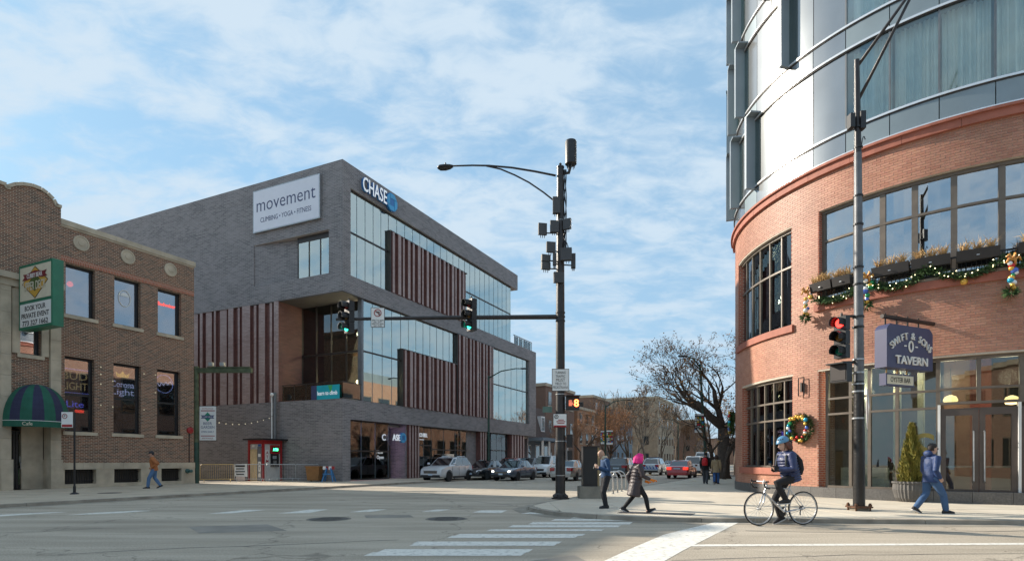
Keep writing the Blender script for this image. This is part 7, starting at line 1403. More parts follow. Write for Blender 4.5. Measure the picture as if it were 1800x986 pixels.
def person(label, J, skin, jacket, trousers, hairm, hair='short', coat=0.0, shoe=M_shoe, sole=M_sole, hood=False, puffy=0.0, jack_len=0.0, hat=None, sh_w=1.0, collar=None, gaze=0.0, tight=0.0):
    """J: joints. All lengths in metres for a person about 1.75 m tall"""
    p = thing('person', (0, 0, 0), label, 'person', world=False)
    V_ = lambda k: Vector(J[k])
    pel, chest, neck, head = V_('pelvis'), V_('chest'), V_('neck'), V_('head')
    up = (neck - pel).normalized(); fwd = Vector((1, 0, 0)) - up * up.x; fwd.normalize(); lat = up.cross(fwd)
    mb = MB()
    # body
    wst = pel.lerp(chest, 0.45)
    rings_z(mb, [(pel - up * 0.08, 0.10, 0.15), (pel, 0.115, 0.165), (wst, 0.10, 0.14), (chest - up * 0.05, 0.115, 0.165), (chest + up * 0.06, 0.105, 0.175), (neck - up * 0.05, 0.07, 0.11), (neck, 0.055, 0.06)], 16, fwd, lat)
    limb(mb, [neck - up * 0.05, neck.lerp(head, 0.6)], [0.058, 0.055])
    hu = (head - neck).normalized(); hf = Vector((math.cos(gaze), math.sin(gaze), 0)); hf = (hf - hu * hf.dot(hu)).normalized(); hl = hu.cross(hf)
    def H_(a, b_, c): return head + hf * a + hl * b_ + hu * c
    def hring(c, a, b_): return [H_(c[0] + a * math.cos(2 * math.pi * k / 18), b_ * math.sin(2 * math.pi * k / 18), c[1]) for k in range(18)]
    mb.loft([hring((0.035, -0.118), 0.03, 0.028), hring((0.030, -0.10), 0.058, 0.048), hring((0.018, -0.06), 0.083, 0.064), hring((0.008, -0.01), 0.096, 0.073), hring((0.0, 0.045), 0.099, 0.076), hring((-0.004, 0.085), 0.083, 0.065), hring((-0.006, 0.112), 0.042, 0.034)])
    mb.tube([H_(0.085, 0, 0.012), H_(0.112, 0, -0.018), H_(0.124, 0, -0.034), H_(0.098, 0, -0.044)], [0.010, 0.013, 0.016, 0.012], 8)          # nose
    mb.tube([H_(0.086, -0.024, -0.072), H_(0.104, 0, -0.070), H_(0.086, 0.024, -0.072)], [0.007, 0.010, 0.007], 7)                               # lips
    for s in (-1, 1): mb.ball(H_(-0.005, s * 0.076, -0.012), 0.026, 8, 6, sc=(0.7, 0.5, 1.15)); mb.tube([H_(0.082, s * 0.015, 0.026), H_(0.086, s * 0.033, 0.030), H_(0.075, s * 0.05, 0.024)], [0.008, 0.009, 0.007], 6)
    for s, S in ((1, 'l'), (-1, 'r')):
        sh, el, wr = V_('sh_' + S), V_('el_' + S), V_('wr_' + S); hp_, kn, an = V_('hip_' + S), V_('kn_' + S), V_('an_' + S); toe = V_('toe_' + S)
        limb(mb, [chest.lerp(sh, 0.35) + up * 0.03, sh, sh.lerp(el, 0.4), el, el.lerp(wr, 0.35), wr], [0.075, 0.062, 0.052, 0.041, 0.041, 0.027])
        dv = (wr - el).normalized(); pn = V_('pn_' + S) if ('pn_' + S) in J else lat * -s
        hand(mb, wr, V_('hd_' + S) if ('hd_' + S) in J else dv, pn, V_('th_' + S) if ('th_' + S) in J else fwd, J.get('curl', 0.6))
        limb(mb, [hp_, hp_.lerp(kn, 0.35), kn, kn.lerp(an, 0.3), an], [0.088, 0.078, 0.056, 0.056, 0.036]); fd = (toe - an); fd.z *= 0.5
        limb(mb, [an - fd * 0.25 - Vector((0, 0, 0.03)), toe], [0.038, 0.030], 10)
    body = remesh(mb, 'body', skin, p, 0.010, 3)
    # eyes
    for s in (-1, 1): MB().ball(H_(0.083, s * 0.032, 0.012), 0.0105, 8, 6).build('eye', M_ink, p)
    # trousers
    t = tight; mb = MB(); rings_z(mb, [(pel - up * 0.10, 0.115, 0.16), (pel, 0.135 - t, 0.18 - t), (pel + up * 0.10, 0.12, 0.158)], 16, fwd, lat)
    for S in 'lr':
        hp_, kn, an = V_('hip_' + S), V_('kn_' + S), V_('an_' + S); limb(mb, [hp_, hp_.lerp(kn, 0.4), kn, kn.lerp(an, 0.4), kn.lerp(an, 0.93)], [0.108 - t * 0.6, 0.098 - t, 0.078 - t, 0.076 - t, 0.066 - t])
    remesh(mb, 'trousers', trousers, p, 0.013, 5)
    # shoes
    for S in 'lr':
        an, toe = V_('an_' + S), V_('toe_' + S); d = (toe - an); d = Vector((d.x, d.y, d.z + 0.055)).normalized(); upf = (Vector((0, 0, 1)) - d * d.z).normalized(); b = an - upf * 0.075; mb = MB(); sd_ = d.cross(upf).normalized()
        mb.loft([[b + d * x + sd_ * (w_ * math.cos(a)) + upf * (h * 0.5 + (h * 0.5) * math.sin(a)) for a in [k * math.pi / 6 for k in range(12)]] for x, w_, h in ((-0.085, 0.022, 0.05), (-0.07, 0.036, 0.085), (0.0, 0.042, 0.11), (0.06, 0.044, 0.085), (0.13, 0.048, 0.06), (0.18, 0.036, 0.045), (0.195, 0.015, 0.03))])
        so_ = mb.build('shoe', shoe, p, smooth=True); MB().loft([[b + d * x + sd_ * (w_ * q) - upf * z for q, z in ((-1, 0.0), (1, 0.0), (1, 0.018), (-1, 0.018))] for x, w_ in ((-0.085, 0.028), (0.05, 0.047), (0.13, 0.051), (0.2, 0.02))]).build('sole', sole, so_)
    # jacket or coat
    pf = puffy; mb = MB(); lo = pel - up * (0.04 + jack_len)
    secs = [(lo, 0.142 + pf + coat * 0.3, 0.186 + pf + coat * 0.3)]
    if jack_len > 0.2: secs.append((pel - up * 0.02, 0.145 + pf, 0.19 + pf))
    secs += [(wst, 0.125 + pf, 0.160 + pf), (chest - up * 0.04, 0.135 + pf, 0.182 + pf), (chest + up * 0.07, 0.122 + pf, 0.19 + pf * 0.8), (neck - up * 0.055, 0.085, 0.125), (neck + up * 0.015, 0.072, 0.075)]
    rings_z(mb, secs, 18, fwd, lat)
    if puffy > 0.02:
        for k in range(9): c = lo.lerp(chest + up * 0.05, k / 8.5); rings_z(mb, [(c - up * 0.028, 0.12 + pf, 0.165 + pf), (c, 0.158 + pf, 0.203 + pf), (c + up * 0.028, 0.12 + pf, 0.165 + pf)], 18, fwd, lat)
    for S in 'lr':
        sh, el, wr = V_('sh_' + S), V_('el_' + S), V_('wr_' + S); limb(mb, [chest.lerp(sh, 0.4) + up * 0.03, sh, sh.lerp(el, 0.45), el, el.lerp(wr, 0.5), el.lerp(wr, 0.95)], [0.088 + pf * 0.5, 0.076 + pf * 0.5, 0.066 + pf * 0.5, 0.058 + pf * 0.4, 0.053 + pf * 0.3, 0.042 + pf * 0.2])
    if hood: mb.ball(neck - fwd * 0.09 + up * 0.02, 0.10, 14, 10, sc=(0.8, 1.15, 0.8))
    remesh(mb, 'jacket', jacket, p, 0.012, 3)
    if collar:
        mb = MB(); mb.loft([[neck + up * z + fwd * (0.01 + r_ * math.cos(2 * math.pi * k / 16)) + lat * (r_ * math.sin(2 * math.pi * k / 16)) for k in range(16)] for z, r_ in ((-0.05, 0.10), (0.0, 0.094), (0.045, 0.088), (0.04, 0.07), (-0.05, 0.07))]); mb.build('collar', collar, p, smooth=True)
    # hair
    if hair != 'bald':
        mb = MB()
        mb.loft([hring2(H_, c, a, b_) for c, a, b_ in (((-0.030, -0.055), 0.070, 0.066), ((-0.026, -0.01), 0.088, 0.080), ((-0.018, 0.045), 0.100, 0.086), ((-0.010, 0.09), 0.095, 0.076), ((-0.008, 0.122), 0.055, 0.046))])
        r2 = random.Random(len(label)); 
        if hair == 'bob':
            for k in range(30): a = math.radians(70 + 220 * k / 29); q = H_(0.105 * math.cos(a) - 0.01, 0.088 * math.sin(a), 0.05); e = H_(0.135 * math.cos(a) - 0.02 + r2.uniform(-0.01, 0.01), 0.115 * math.sin(a) + r2.uniform(-0.01, 0.01), -0.17 + r2.uniform(-0.02, 0.02)); mb.tube([q, q.lerp(e, 0.5) + (q - head) * 0.12, e], [0.03, 0.04, 0.024], 7)
        elif hair == 'wavy':
            for k in range(22): a = math.radians(85 + 190 * k / 21); q = H_(0.09 * math.cos(a) - 0.01, 0.08 * math.sin(a), 0.03); e = H_(0.11 * math.cos(a) - 0.03 + r2.uniform(-0.02, 0.02), 0.10 * math.sin(a) + r2.uniform(-0.02, 0.02), -0.13 + r2.uniform(-0.03, 0.02)); mb.tube([q, q.lerp(e, 0.5) + (q - head) * 0.2, e], [0.024, 0.030, 0.016], 7)
        else:
            for k in range(40): d = Vector((r2.uniform(-1, 0.6), r2.gauss(0, 0.7), r2.uniform(0.25, 1))).normalized(); q = H_(d.x * 0.098 - 0.008, d.y * 0.082, 0.02 + d.z * 0.095); mb.ball(q, 0.018, 6, 4)
        remesh(mb, 'hair', hairm, p, 0.010, 2)
    if hat: hat(p, H_)
    p['_H'] = 1
    return p, H_, (pel, chest, neck, up, fwd, lat)
def hring2(H_, c, a, b_): return [H_(c[0] + a * math.cos(2 * math.pi * k / 18), b_ * math.sin(2 * math.pi * k / 18), c[1]) for k in range(18)]
def pose(stride=0.0, swing=0.0, lean=0.0, **over):
    """walking pose: left leg forward by stride; opposite arm swings"""
    z = 0.93 - abs(stride) * 0.10; s = stride; J = dict(pelvis=(0, 0, z), chest=(lean * 0.32, 0, z + 0.34), neck=(lean * 0.5 + 0.01, 0, z + 0.52), head=(lean * 0.5 + 0.035, 0, z + 0.66))
    cx, cz = lean * 0.36, z + 0.43
    for S, g in (('l', 1), ('r', -1)):
        f = s * g; hip = Vector((0, 0.095 * g, z - 0.05)); an = Vector((f * 0.52, 0.085 * g, 0.08 + (0.055 if f < -0.3 else 0.0)))
        kn = hip.lerp(an, 0.52) + Vector((0.075 if f < 0.15 else 0.05, 0, 0.0)) * (1 + abs(f)); toe = an + Vector((0.13, 0.02 * g, -0.055 if f > -0.3 else -0.11))
        if f > 0.6: toe = an + Vector((0.13, 0.02 * g, 0.02))
        a = -f * swing; sh = Vector((cx, 0.195 * g, cz)); el = sh + Vector((a * 0.26 - 0.03, 0.045 * g, -0.275)); wr = el + Vector((a * 0.22 + 0.10, -0.005 * g, -0.235))
        J.update({'hip_' + S: hip, 'kn_' + S: kn, 'an_' + S: an, 'toe_' + S: toe, 'sh_' + S: sh, 'el_' + S: el, 'wr_' + S: wr})
    J.update(over); return J
def stand_at(p, px, py, z, heading, s=1.0):
    q = ground(px, py, z); p.location = q; p.rotation_euler = (0, 0, R(heading)); p.scale = (s, s, s); return p
def size_for(px_h, py, z, hgt=1.76): return (HC - z) / (py - HY) * px_h / hgt
M_denim = cloth('denim', (0.055, 0.10, 0.20)); M_blk = cloth('black', (0.012, 0.012, 0.014)); M_navj = cloth('navy', (0.02, 0.045, 0.16), 0.6)
# man in the orange-brown jacket (walks left, hands in pockets)
beanie_m = cloth('charcoal_knit', (0.035, 0.035, 0.04))
def beanie(p, H_): MB().loft([hring2(H_, c, a, b_) for c, a, b_ in (((-0.004, 0.018), 0.112, 0.092), ((-0.004, 0.05), 0.115, 0.094), ((-0.006, 0.10), 0.10, 0.082), ((-0.008, 0.135), 0.05, 0.045))]).build('knit_cap', beanie_m, p, smooth=True)
J = pose(0.45, 0.0, 0.14, el_l=(-0.13, 0.30, 1.10), wr_l=(0.07, 0.24, 0.95), el_r=(-0.13, -0.30, 1.10), wr_r=(0.07, -0.24, 0.95))
p, H_, b = person('man in orange-brown jacket, cap and jeans walking past the bar', J, skinm('a', (0.42, 0.24, 0.17)), cloth('rust', (0.36, 0.125, 0.04)), cloth('jeans', (0.08, 0.16, 0.30)), beanie_m, hair='short', hat=beanie, puffy=0.015, jack_len=0.06)
stand_at(p, 271, 858, SW, 205, size_for(69, 858, SW))
# man reading his phone
J = pose(0.06, 0.0, 0.06, head=(0.125, 0, 1.535), el_l=(-0.02, 0.25, 1.075), wr_l=(0.24, 0.13, 1.16), el_r=(-0.02, -0.25, 1.075), wr_r=(0.24, -0.13, 1.16), hd_l=(0.6, -0.5, 0.25), hd_r=(0.6, 0.5, 0.25), pn_l=(0, -0.6, 0.7), pn_r=(0, 0.6, 0.7), th_l=(0, 0, 1), th_r=(0, 0, 1), curl=0.9)
sc1 = size_for(109, 893, SW)
p, H_, b = person('bald man in denim jacket looking down at his phone', J, skinm('b', (0.45, 0.27, 0.19)), cloth('denim_jacket', (0.022, 0.062, 0.145)), cloth('tracksuit_black', (0.016, 0.017, 0.022)), None, hair='bald', collar=cloth('fleece', (0.55, 0.48, 0.36)), sh_w=1.0)
stand_at(p, 1065, 893, SW, 188, sc1)
ph = thing('phone', (0, 0, 0), 'dark phone in the hands of the bald man', 'phone', world=False); MB().obox((0, 0, 0), (0.005, 0, 0.002), (0, 0.037, 0), (-0.03, 0, 0.07)).build('case', M_ink, ph); place(ph, p.location.x + sc1 * 0.33 * math.cos(R(188)), p.location.y + sc1 * 0.33 * math.sin(R(188)), SW + 1.20 * sc1, R(188)); ph.scale = (sc1,) * 3
# pink-haired woman striding right
M_pink = surf('pink_hair', (0.75, 0.02, 0.22), 0.7, 0, 0.2, 14)
J = pose(-0.62, 0.5, 0.16, el_r=(0.12, -0.25, 1.03), wr_r=(0.34, -0.19, 0.93), el_l=(-0.16, 0.24, 1.03), wr_l=(-0.10, 0.25, 0.80), curl=1.0)
p, H_, b = person('woman with bright pink hair in long dark coat walking right', J, skinm('c', (0.50, 0.30, 0.23)), cloth('plum_coat', (0.045, 0.032, 0.036), 0.5), M_blk, M_pink, hair='bob', jack_len=0.36, coat=0.10, puffy=0.022, tight=0.012, collar=cloth('scarf_black', (0.01, 0.01, 0.01)))
sc2 = size_for(111, 900.5, SW); stand_at(p, 1118, 900.5, SW, 4, sc2)
M_org = cloth('orange_knit', (0.72, 0.21, 0.02))
for S, wr_ in (('r', Vector((0.34, -0.19, 0.93))), ):
    gl = MB(); gl.obox(wr_ + Vector((0.06, 0, -0.02)), (0.07, 0, -0.02), (0, 0.045, 0), (0.01, 0, 0.03))
    for k in range(4): gl.tube([wr_ + Vector((0.11, -0.03 + 0.02 * k, -0.02)), wr_ + Vector((0.17, -0.03 + 0.02 * k, -0.03)), wr_ + Vector((0.18, -0.03 + 0.02 * k, -0.07))], 0.014, 7)
    gl.tube([wr_ + Vector((0.04, 0.05, 0.0)), wr_ + Vector((0.09, 0.07, -0.04)), wr_ + Vector((0.11, 0.06, -0.09))], 0.015, 7); g = remesh(gl, 'glove', M_org, p, 0.010, 3)
gl = MB(); w2 = Vector((0.30, -0.05, 0.86)); gl.obox(w2, (0.06, 0, -0.02), (0, 0.04, 0), (0.01, 0, 0.03)); gl.tube([w2 + Vector((0.05, 0, 0)), w2 + Vector((0.12, 0.0, -0.02))], 0.02, 8); remesh(gl, 'glove', M_org, p, 0.010, 3)
# man in blue jacket walking right past the doors
def shades(p, H_):
    for s in (-1, 1): MB().obox(H_(0.098, s * 0.033, 0.012), (0.006, 0, 0), (0, 0.024, 0), (0, 0, 0.016)).build('glasses_lens', M_ink, p)
J = pose(-0.60, 0.25, 0.02, el_r=(-0.09, -0.25, 1.02), wr_r=(0.06, -0.21, 0.84), el_l=(0.02, 0.25, 1.02), wr_l=(0.12, 0.23, 0.82))
p, H_, b = person('man in bright blue hooded jacket walking right past the doors', J, skinm('d', (0.48, 0.29, 0.21)), cloth('royal_blue', (0.010, 0.034, 0.12), 0.6), cloth('blue_jeans', (0.045, 0.10, 0.21)), surf('dark_hair', (0.02, 0.014, 0.012), 0.7), hair='short', hood=True, jack_len=0.10, hat=shades, puffy=0.012)
stand_at(p, 1636, 902, SW, 5, size_for(131, 902, SW))
# two people walking away on the far pavement
J = pose(0.30, 0.3, 0.04); p, H_, b = person('person in black coat with red backpack walking away', J, skinm('e', (0.42, 0.25, 0.18)), M_blk, cloth('grey_trousers', (0.06, 0.065, 0.075)), M_blk, hair='short', jack_len=0.14, puffy=0.012)
s7 = 1.0; q = at(1240, 847.5, 33.4); p.location = (q.x, q.y, SW); p.rotation_euler = (0, 0, AZ); p.scale = (s7 * 1.06,) * 3
bk = thing('backpack', (q.x, q.y, SW + 1.05), 'red backpack on the person in black coat', 'backpack', world=False); mb = MB(); rings_z(mb, [(Vector((-0.24, 0, -0.02)), 0.085, 0.14), (Vector((-0.25, 0, 0.10)), 0.115, 0.165), (Vector((-0.245, 0, 0.30)), 0.105, 0.155), (Vector((-0.22, 0, 0.42)), 0.05, 0.10)], 14); remesh(mb, 'bag', cloth('red_nylon', (0.55, 0.012, 0.02), 0.6), bk, 0.016, 3)
for s in (-1, 1): MB().tube([(-0.16, s * 0.10, 0.44), (-0.02, s * 0.12, 0.47), (0.13, s * 0.12, 0.36), (0.14, s * 0.12, 0.1), (-0.12, s * 0.15, 0.02)], 0.02, 6).build('strap', M_blk, bk)
MB().ball((-0.36, 0, 0.14), 0.1, 10, 6, sc=(0.4, 1, 0.8)).build('pocket', cloth('red_nylon', (0.55, 0.012, 0.02), 0.6), bk, smooth=True); bk.rotation_euler = (0, 0, AZ)
J = pose(-0.32, 0.3, 0.04); p, H_, b = person('person in tan coat and jeans walking beside the red backpack', J, skinm('f', (0.45, 0.28, 0.2)), cloth('tan', (0.36, 0.26, 0.15)), cloth('bright_jeans', (0.05, 0.13, 0.34)), surf('brown_hair', (0.05, 0.028, 0.018), 0.7), hair='wavy', jack_len=0.20, coat=0.05, puffy=0.01)
q = at(1259, 847.5, 33.0); p.location = (q.x, q.y, SW); p.rotation_euler = (0, 0, AZ); p.scale = (0.97,) * 3
# ------------------------------------------------------------------ bicycle (local: front +X, wheels on z=0) and rider
M_bsil = surf('bike_silver', (0.60, 0.61, 0.63), 0.25, 0.6, 0.05, 6); wr = 0.343; A0b, A1b = Vector((0.50, 0, wr)), Vector((-0.50, 0, wr)); BBk = Vector((-0.07, 0, 0.27)); ST_ = Vector((-0.20, 0, 0.78)); HT, HB = Vector((0.33, 0, 0.80)), Vector((0.375, 0, 0.66))
bike = thing('bicycle', (0, 0, 0), 'silver drop-bar road bicycle under the helmeted rider', 'bicycle', world=False)
for c, nm in ((A0b, 'front'), (A1b, 'rear')):
    w_ = MB(); n = 40; w_.loft([[c + Vector((math.cos(t_) * (wr - 0.013 + 0.013 * math.cos(a)), 0.013 * math.sin(a), math.sin(t_) * (wr - 0.013 + 0.013 * math.cos(a)))) for a in [k * math.pi / 3 for k in range(6)]] for t_ in [k * 2 * math.pi / n for k in range(n + 1)]], cap=False)
    o = w_.build('wheel', M_rubber, bike, smooth=True)
    rm = MB(); rm.loft([[c + Vector((math.cos(t_) * r_, y, math.sin(t_) * r_)) for r_, y in ((wr - 0.024, -0.010), (wr - 0.024, 0.010), (wr - 0.044, 0.008), (wr - 0.044, -0.008))] for t_ in [k * 2 * math.pi / n for k in range(n + 1)]], cap=False); rm.build('rim', M_galv, o)
    for k in range(20): a = k * math.pi / 10; MB().tube([c + Vector((0.018 * math.cos(a + 0.8), 0.02 if k % 2 else -0.02, 0.018 * math.sin(a + 0.8))), c + Vector(((wr - 0.04) * math.cos(a), 0, (wr - 0.04) * math.sin(a)))], 0.0022, 4, False).build('spoke', M_galv, o)
    MB().lathe([(0.02, -0.05), (0.016, -0.03), (0.016, 0.03), (0.02, 0.05)], c, 12, axis=(0, 1, 0)).build('hub', M_galv, o)
def bt(a, b_, r0, r1=None, nm='frame_tube', m=M_bsil): return MB().tube([a, b_], [r0, r1 or r0], 10).build(nm, m, bike, smooth='auto')
bt(HB, BBk, 0.021, nm='down_tube'); bt(HT - Vector((0, 0, 0.03)), ST_ - Vector((0.01, 0, 0.05)), 0.016, nm='top_tube'); bt(BBk, ST_, 0.017, nm='seat_tube'); bt(HT, HB, 0.021, nm='head_tube')
for s in (-1, 1):
    bt(BBk + Vector((-0.03, s * 0.03, 0)), A1b + Vector((0, s * 0.06, 0)), 0.011, 0.008, 'chain_stay'); bt(ST_ + Vector((0.0, s * 0.02, -0.06)), A1b + Vector((0, s * 0.06, 0)), 0.009, 0.007, 'seat_stay')
    MB().tube([HB + Vector((0.005, s * 0.03, -0.02)), HB + Vector((0.05, s * 0.05, -0.18)), A0b + Vector((0, s * 0.05, 0))], [0.016, 0.013, 0.008], 8).build('fork_blade', M_bsil, bike, smooth=True)
bt(ST_, ST_ + Vector((-0.035, 0, 0.13)), 0.014, nm='seat_post', m=M_galv); bt(HT, HT + Vector((-0.01, 0, 0.06)), 0.014, nm='steerer', m=M_galv); bt(HT + Vector((-0.01, 0, 0.06)), HT + Vector((0.09, 0, 0.09)), 0.014, nm='stem', m=M_galv)
sp = ST_ + Vector((-0.035, 0, 0.15)); mb = MB(); mb.loft([[sp + Vector((x, w_ * math.cos(a), h * math.sin(a))) for a in [k * math.pi / 6 for k in range(12)]] for x, w_, h in ((0.15, 0.012, 0.012), (0.12, 0.022, 0.018), (0.03, 0.03, 0.022), (-0.05, 0.065, 0.028), (-0.11, 0.078, 0.03), (-0.135, 0.05, 0.02))]).build('saddle', M_plastic, bike, smooth=True)
hb = HT + Vector((0.09, 0, 0.09)); MB().tube([hb + Vector((0, -0.20, 0)), hb + Vector((0, 0.20, 0))], 0.014, 8).build('handlebar', M_galv, bike)
for s in (-1, 1):
    y = s * 0.20; MB().tube([hb + Vector((0, y, 0)), hb + Vector((0.07, y * 1.03, 0.0)), hb + Vector((0.105, y * 1.05, -0.05)), hb + Vector((0.07, y * 1.06, -0.12)), hb + Vector((-0.02, y * 1.07, -0.135))], 0.016, 8).build('drop_bar', M_black, bike, smooth=True)
    MB().tube([hb + Vector((0.08, y * 1.04, 0.0)), hb + Vector((0.11, y * 1.04, 0.035)), hb + Vector((0.13, y * 1.04, -0.02)), hb + Vector((0.12, y * 1.04, -0.10))], [0.016, 0.014, 0.008, 0.006], 8).build('brake_lever', M_white if s > 0 else M_black, bike, smooth=True)
    MB().tube([BBk + Vector((0, s * 0.06, 0)), BBk + Vector((0.165 * (-s) * 0.35, s * 0.07, 0.155 * (-s)))], 0.011, 8).build('crank', M_galv, bike); MB().obox(BBk + Vector((0.165 * (-s) * 0.35, s * 0.11, 0.155 * (-s))), (0.045, 0, 0), (0, 0.035, 0), (0, 0, 0.009)).build('pedal', M_black, bike)
MB().lathe([(0.09, -0.004), (0.095, 0), (0.09, 0.004), (0.03, 0.003), (0.03, -0.003)], BBk + Vector((0, -0.045, 0)), 26, axis=(0, 1, 0)).build('chainring', M_black, bike); MB().lathe([(0.05, -0.015), (0.03, 0.015), (0.01, 0.016)], A1b + Vector((0, -0.035, 0)), 18, axis=(0, 1, 0)).build('cassette', M_black, bike)
for dz_ in (0.093, -0.093): MB().tube([BBk + Vector((0, -0.045, dz_)), A1b + Vector((0, -0.045, dz_ * 0.45))], 0.004, 5).build('chain', M_black, bike)
MB().tube([A1b + Vector((0, -0.05, -0.02)), A1b + Vector((0.03, -0.05, -0.09)), A1b + Vector((0.02, -0.05, -0.15))], 0.012, 6).build('derailleur', M_black, bike)
# rider: left foot (far side) on the pedal, right foot near the ground; bike faces left in the picture
hatm = surf('helmet_blue', (0.09, 0.24, 0.40), 0.35, 0, 0.05, 4)
def helmet(p, H_):
    MB().loft([hring2(H_, c, a, b_) for c, a, b_ in (((0.012, 0.038), 0.135, 0.104), ((0.0, 0.06), 0.134, 0.108), ((-0.008, 0.11), 0.118, 0.095), ((-0.012, 0.15), 0.08, 0.066), ((-0.012, 0.168), 0.03, 0.025))]).build('helmet', hatm, p, smooth=True)
    for k in range(6): a = -1.2 + k * 0.48; MB().ball(H_(0.10 * math.cos(a), 0.08 * math.sin(a), 0.115), 0.016, 8, 5).build('helmet_vent', M_ink, p)
    for s in (-1, 1): MB().tube([H_(0.02, s * 0.09, 0.04), H_(0.03, s * 0.078, -0.05), H_(0.04, s * 0.03, -0.125)], 0.006, 5).build('chin_strap', M_ink, p)
J = dict(pelvis=(-0.22, 0, 1.0), chest=(-0.13, 0, 1.33), neck=(-0.095, 0, 1.50), head=(-0.05, 0, 1.645),
         sh_l=(-0.12, 0.18, 1.42), el_l=(-0.10, 0.25, 1.14), wr_l=(0.11, 0.10, 1.13), sh_r=(-0.12, -0.18, 1.42), el_r=(-0.10, -0.25, 1.14), wr_r=(0.11, -0.08, 1.12), hd_l=(0.8, -0.4, 0.25), hd_r=(0.8, 0.4, 0.25), pn_l=(0, -0.5, 0.8), pn_r=(0, 0.5, 0.8), th_l=(0, 0, 1), th_r=(0, 0, 1), curl=0.9,
         hip_l=(-0.18, 0.10, 0.95), kn_l=(0.19, 0.12, 0.86), an_l=(-0.02, 0.12, 0.52), toe_l=(0.12, 0.13, 0.455), hip_r=(-0.20, -0.10, 0.94), kn_r=(0.03, -0.15, 0.54), an_r=(-0.10, -0.17, 0.155), toe_r=(0.01, -0.18, 0.055))
J['an_l'] = (-0.03, 0.11, 0.53); J['toe_l'] = (0.10, 0.12, 0.47)
rider, H_, b = person('cyclist in blue helmet and navy puffer jacket holding a phone', J, skinm('g', (0.52, 0.32, 0.24)), cloth('navy_puffer', (0.02, 0.032, 0.10), 0.45), cloth('black_tights', (0.014, 0.013, 0.016)), surf('auburn_hair', (0.11, 0.035, 0.02), 0.65), hair='wavy', puffy=0.028, hat=helmet, tight=0.008, jack_len=0.05)
MB().ball(H_(0.0, 0, -0.175), 0.075, 12, 8, sc=(1.05, 1, 0.6)).build('scarf', cloth('teal_scarf', (0.01, 0.16, 0.22)), rider, smooth=True)
for wq, hd in (((0.11, 0.10, 1.13), Vector((0.8, -0.4, 0.25))), ((0.11, -0.08, 1.12), Vector((0.8, 0.4, 0.25)))): mb = MB(); hand(mb, Vector(wq) - hd.normalized() * 0.01, hd, (0, -0.5 if hd.y < 0 else 0.5, 0.8), (0, 0, 1), 0.9); mb.ball(wq, 0.04, 8, 6); o = remesh(mb, 'glove', M_blk, rider, 0.009, 1); md = o.modifiers.new('d', 'DISPLACE'); md.strength = 0.006
bq = ground(1373, 922.6, 0); sb = 1.06; hd_ = R(180 + 11)
for o in (bike, rider): o.location = bq; o.rotation_euler = (0, 0, hd_); o.scale = (sb, sb, sb)
def onb(v): c, s = math.cos(hd_), math.sin(hd_); return Vector((bq.x + sb * (v[0] * c - v[1] * s), bq.y + sb * (v[0] * s + v[1] * c), sb * v[2]))
ph = thing('phone', onb((0.22, 0.02, 1.20)), 'phone held by the cyclist', 'phone', world=False); MB().obox((0, 0, 0), (0.05, 0, 0.045), (0, 0.037, 0), (-0.004, 0, 0.005)).build('case', M_ink, ph); ph.rotation_euler = (0, 0, hd_); ph.scale = (sb,) * 3
bk = thing('backpack', onb((-0.13, 0, 1.08)), 'black backpack worn by the cyclist', 'backpack', world=False); mb = MB(); rings_z(mb, [(Vector((-0.23, 0, -0.06)), 0.08, 0.13), (Vector((-0.25, 0, 0.06)), 0.10, 0.15), (Vector((-0.23, 0, 0.24)), 0.085, 0.14), (Vector((-0.18, 0, 0.36)), 0.04, 0.09)], 14); remesh(mb, 'bag', M_blk, bk, 0.014, 3)
for s in (-1, 1): MB().tube([(-0.16, s * 0.10, 0.34), (-0.02, s * 0.14, 0.42), (0.12, s * 0.14, 0.32), (0.13, s * 0.15, 0.14), (-0.10, s * 0.18, -0.02)], 0.022, 6).build('strap', surf('strap_grey', (0.05, 0.055, 0.06), 0.8), bk, smooth=True)
bk.rotation_euler = (0, 0, hd_); bk.scale = (sb,) * 3
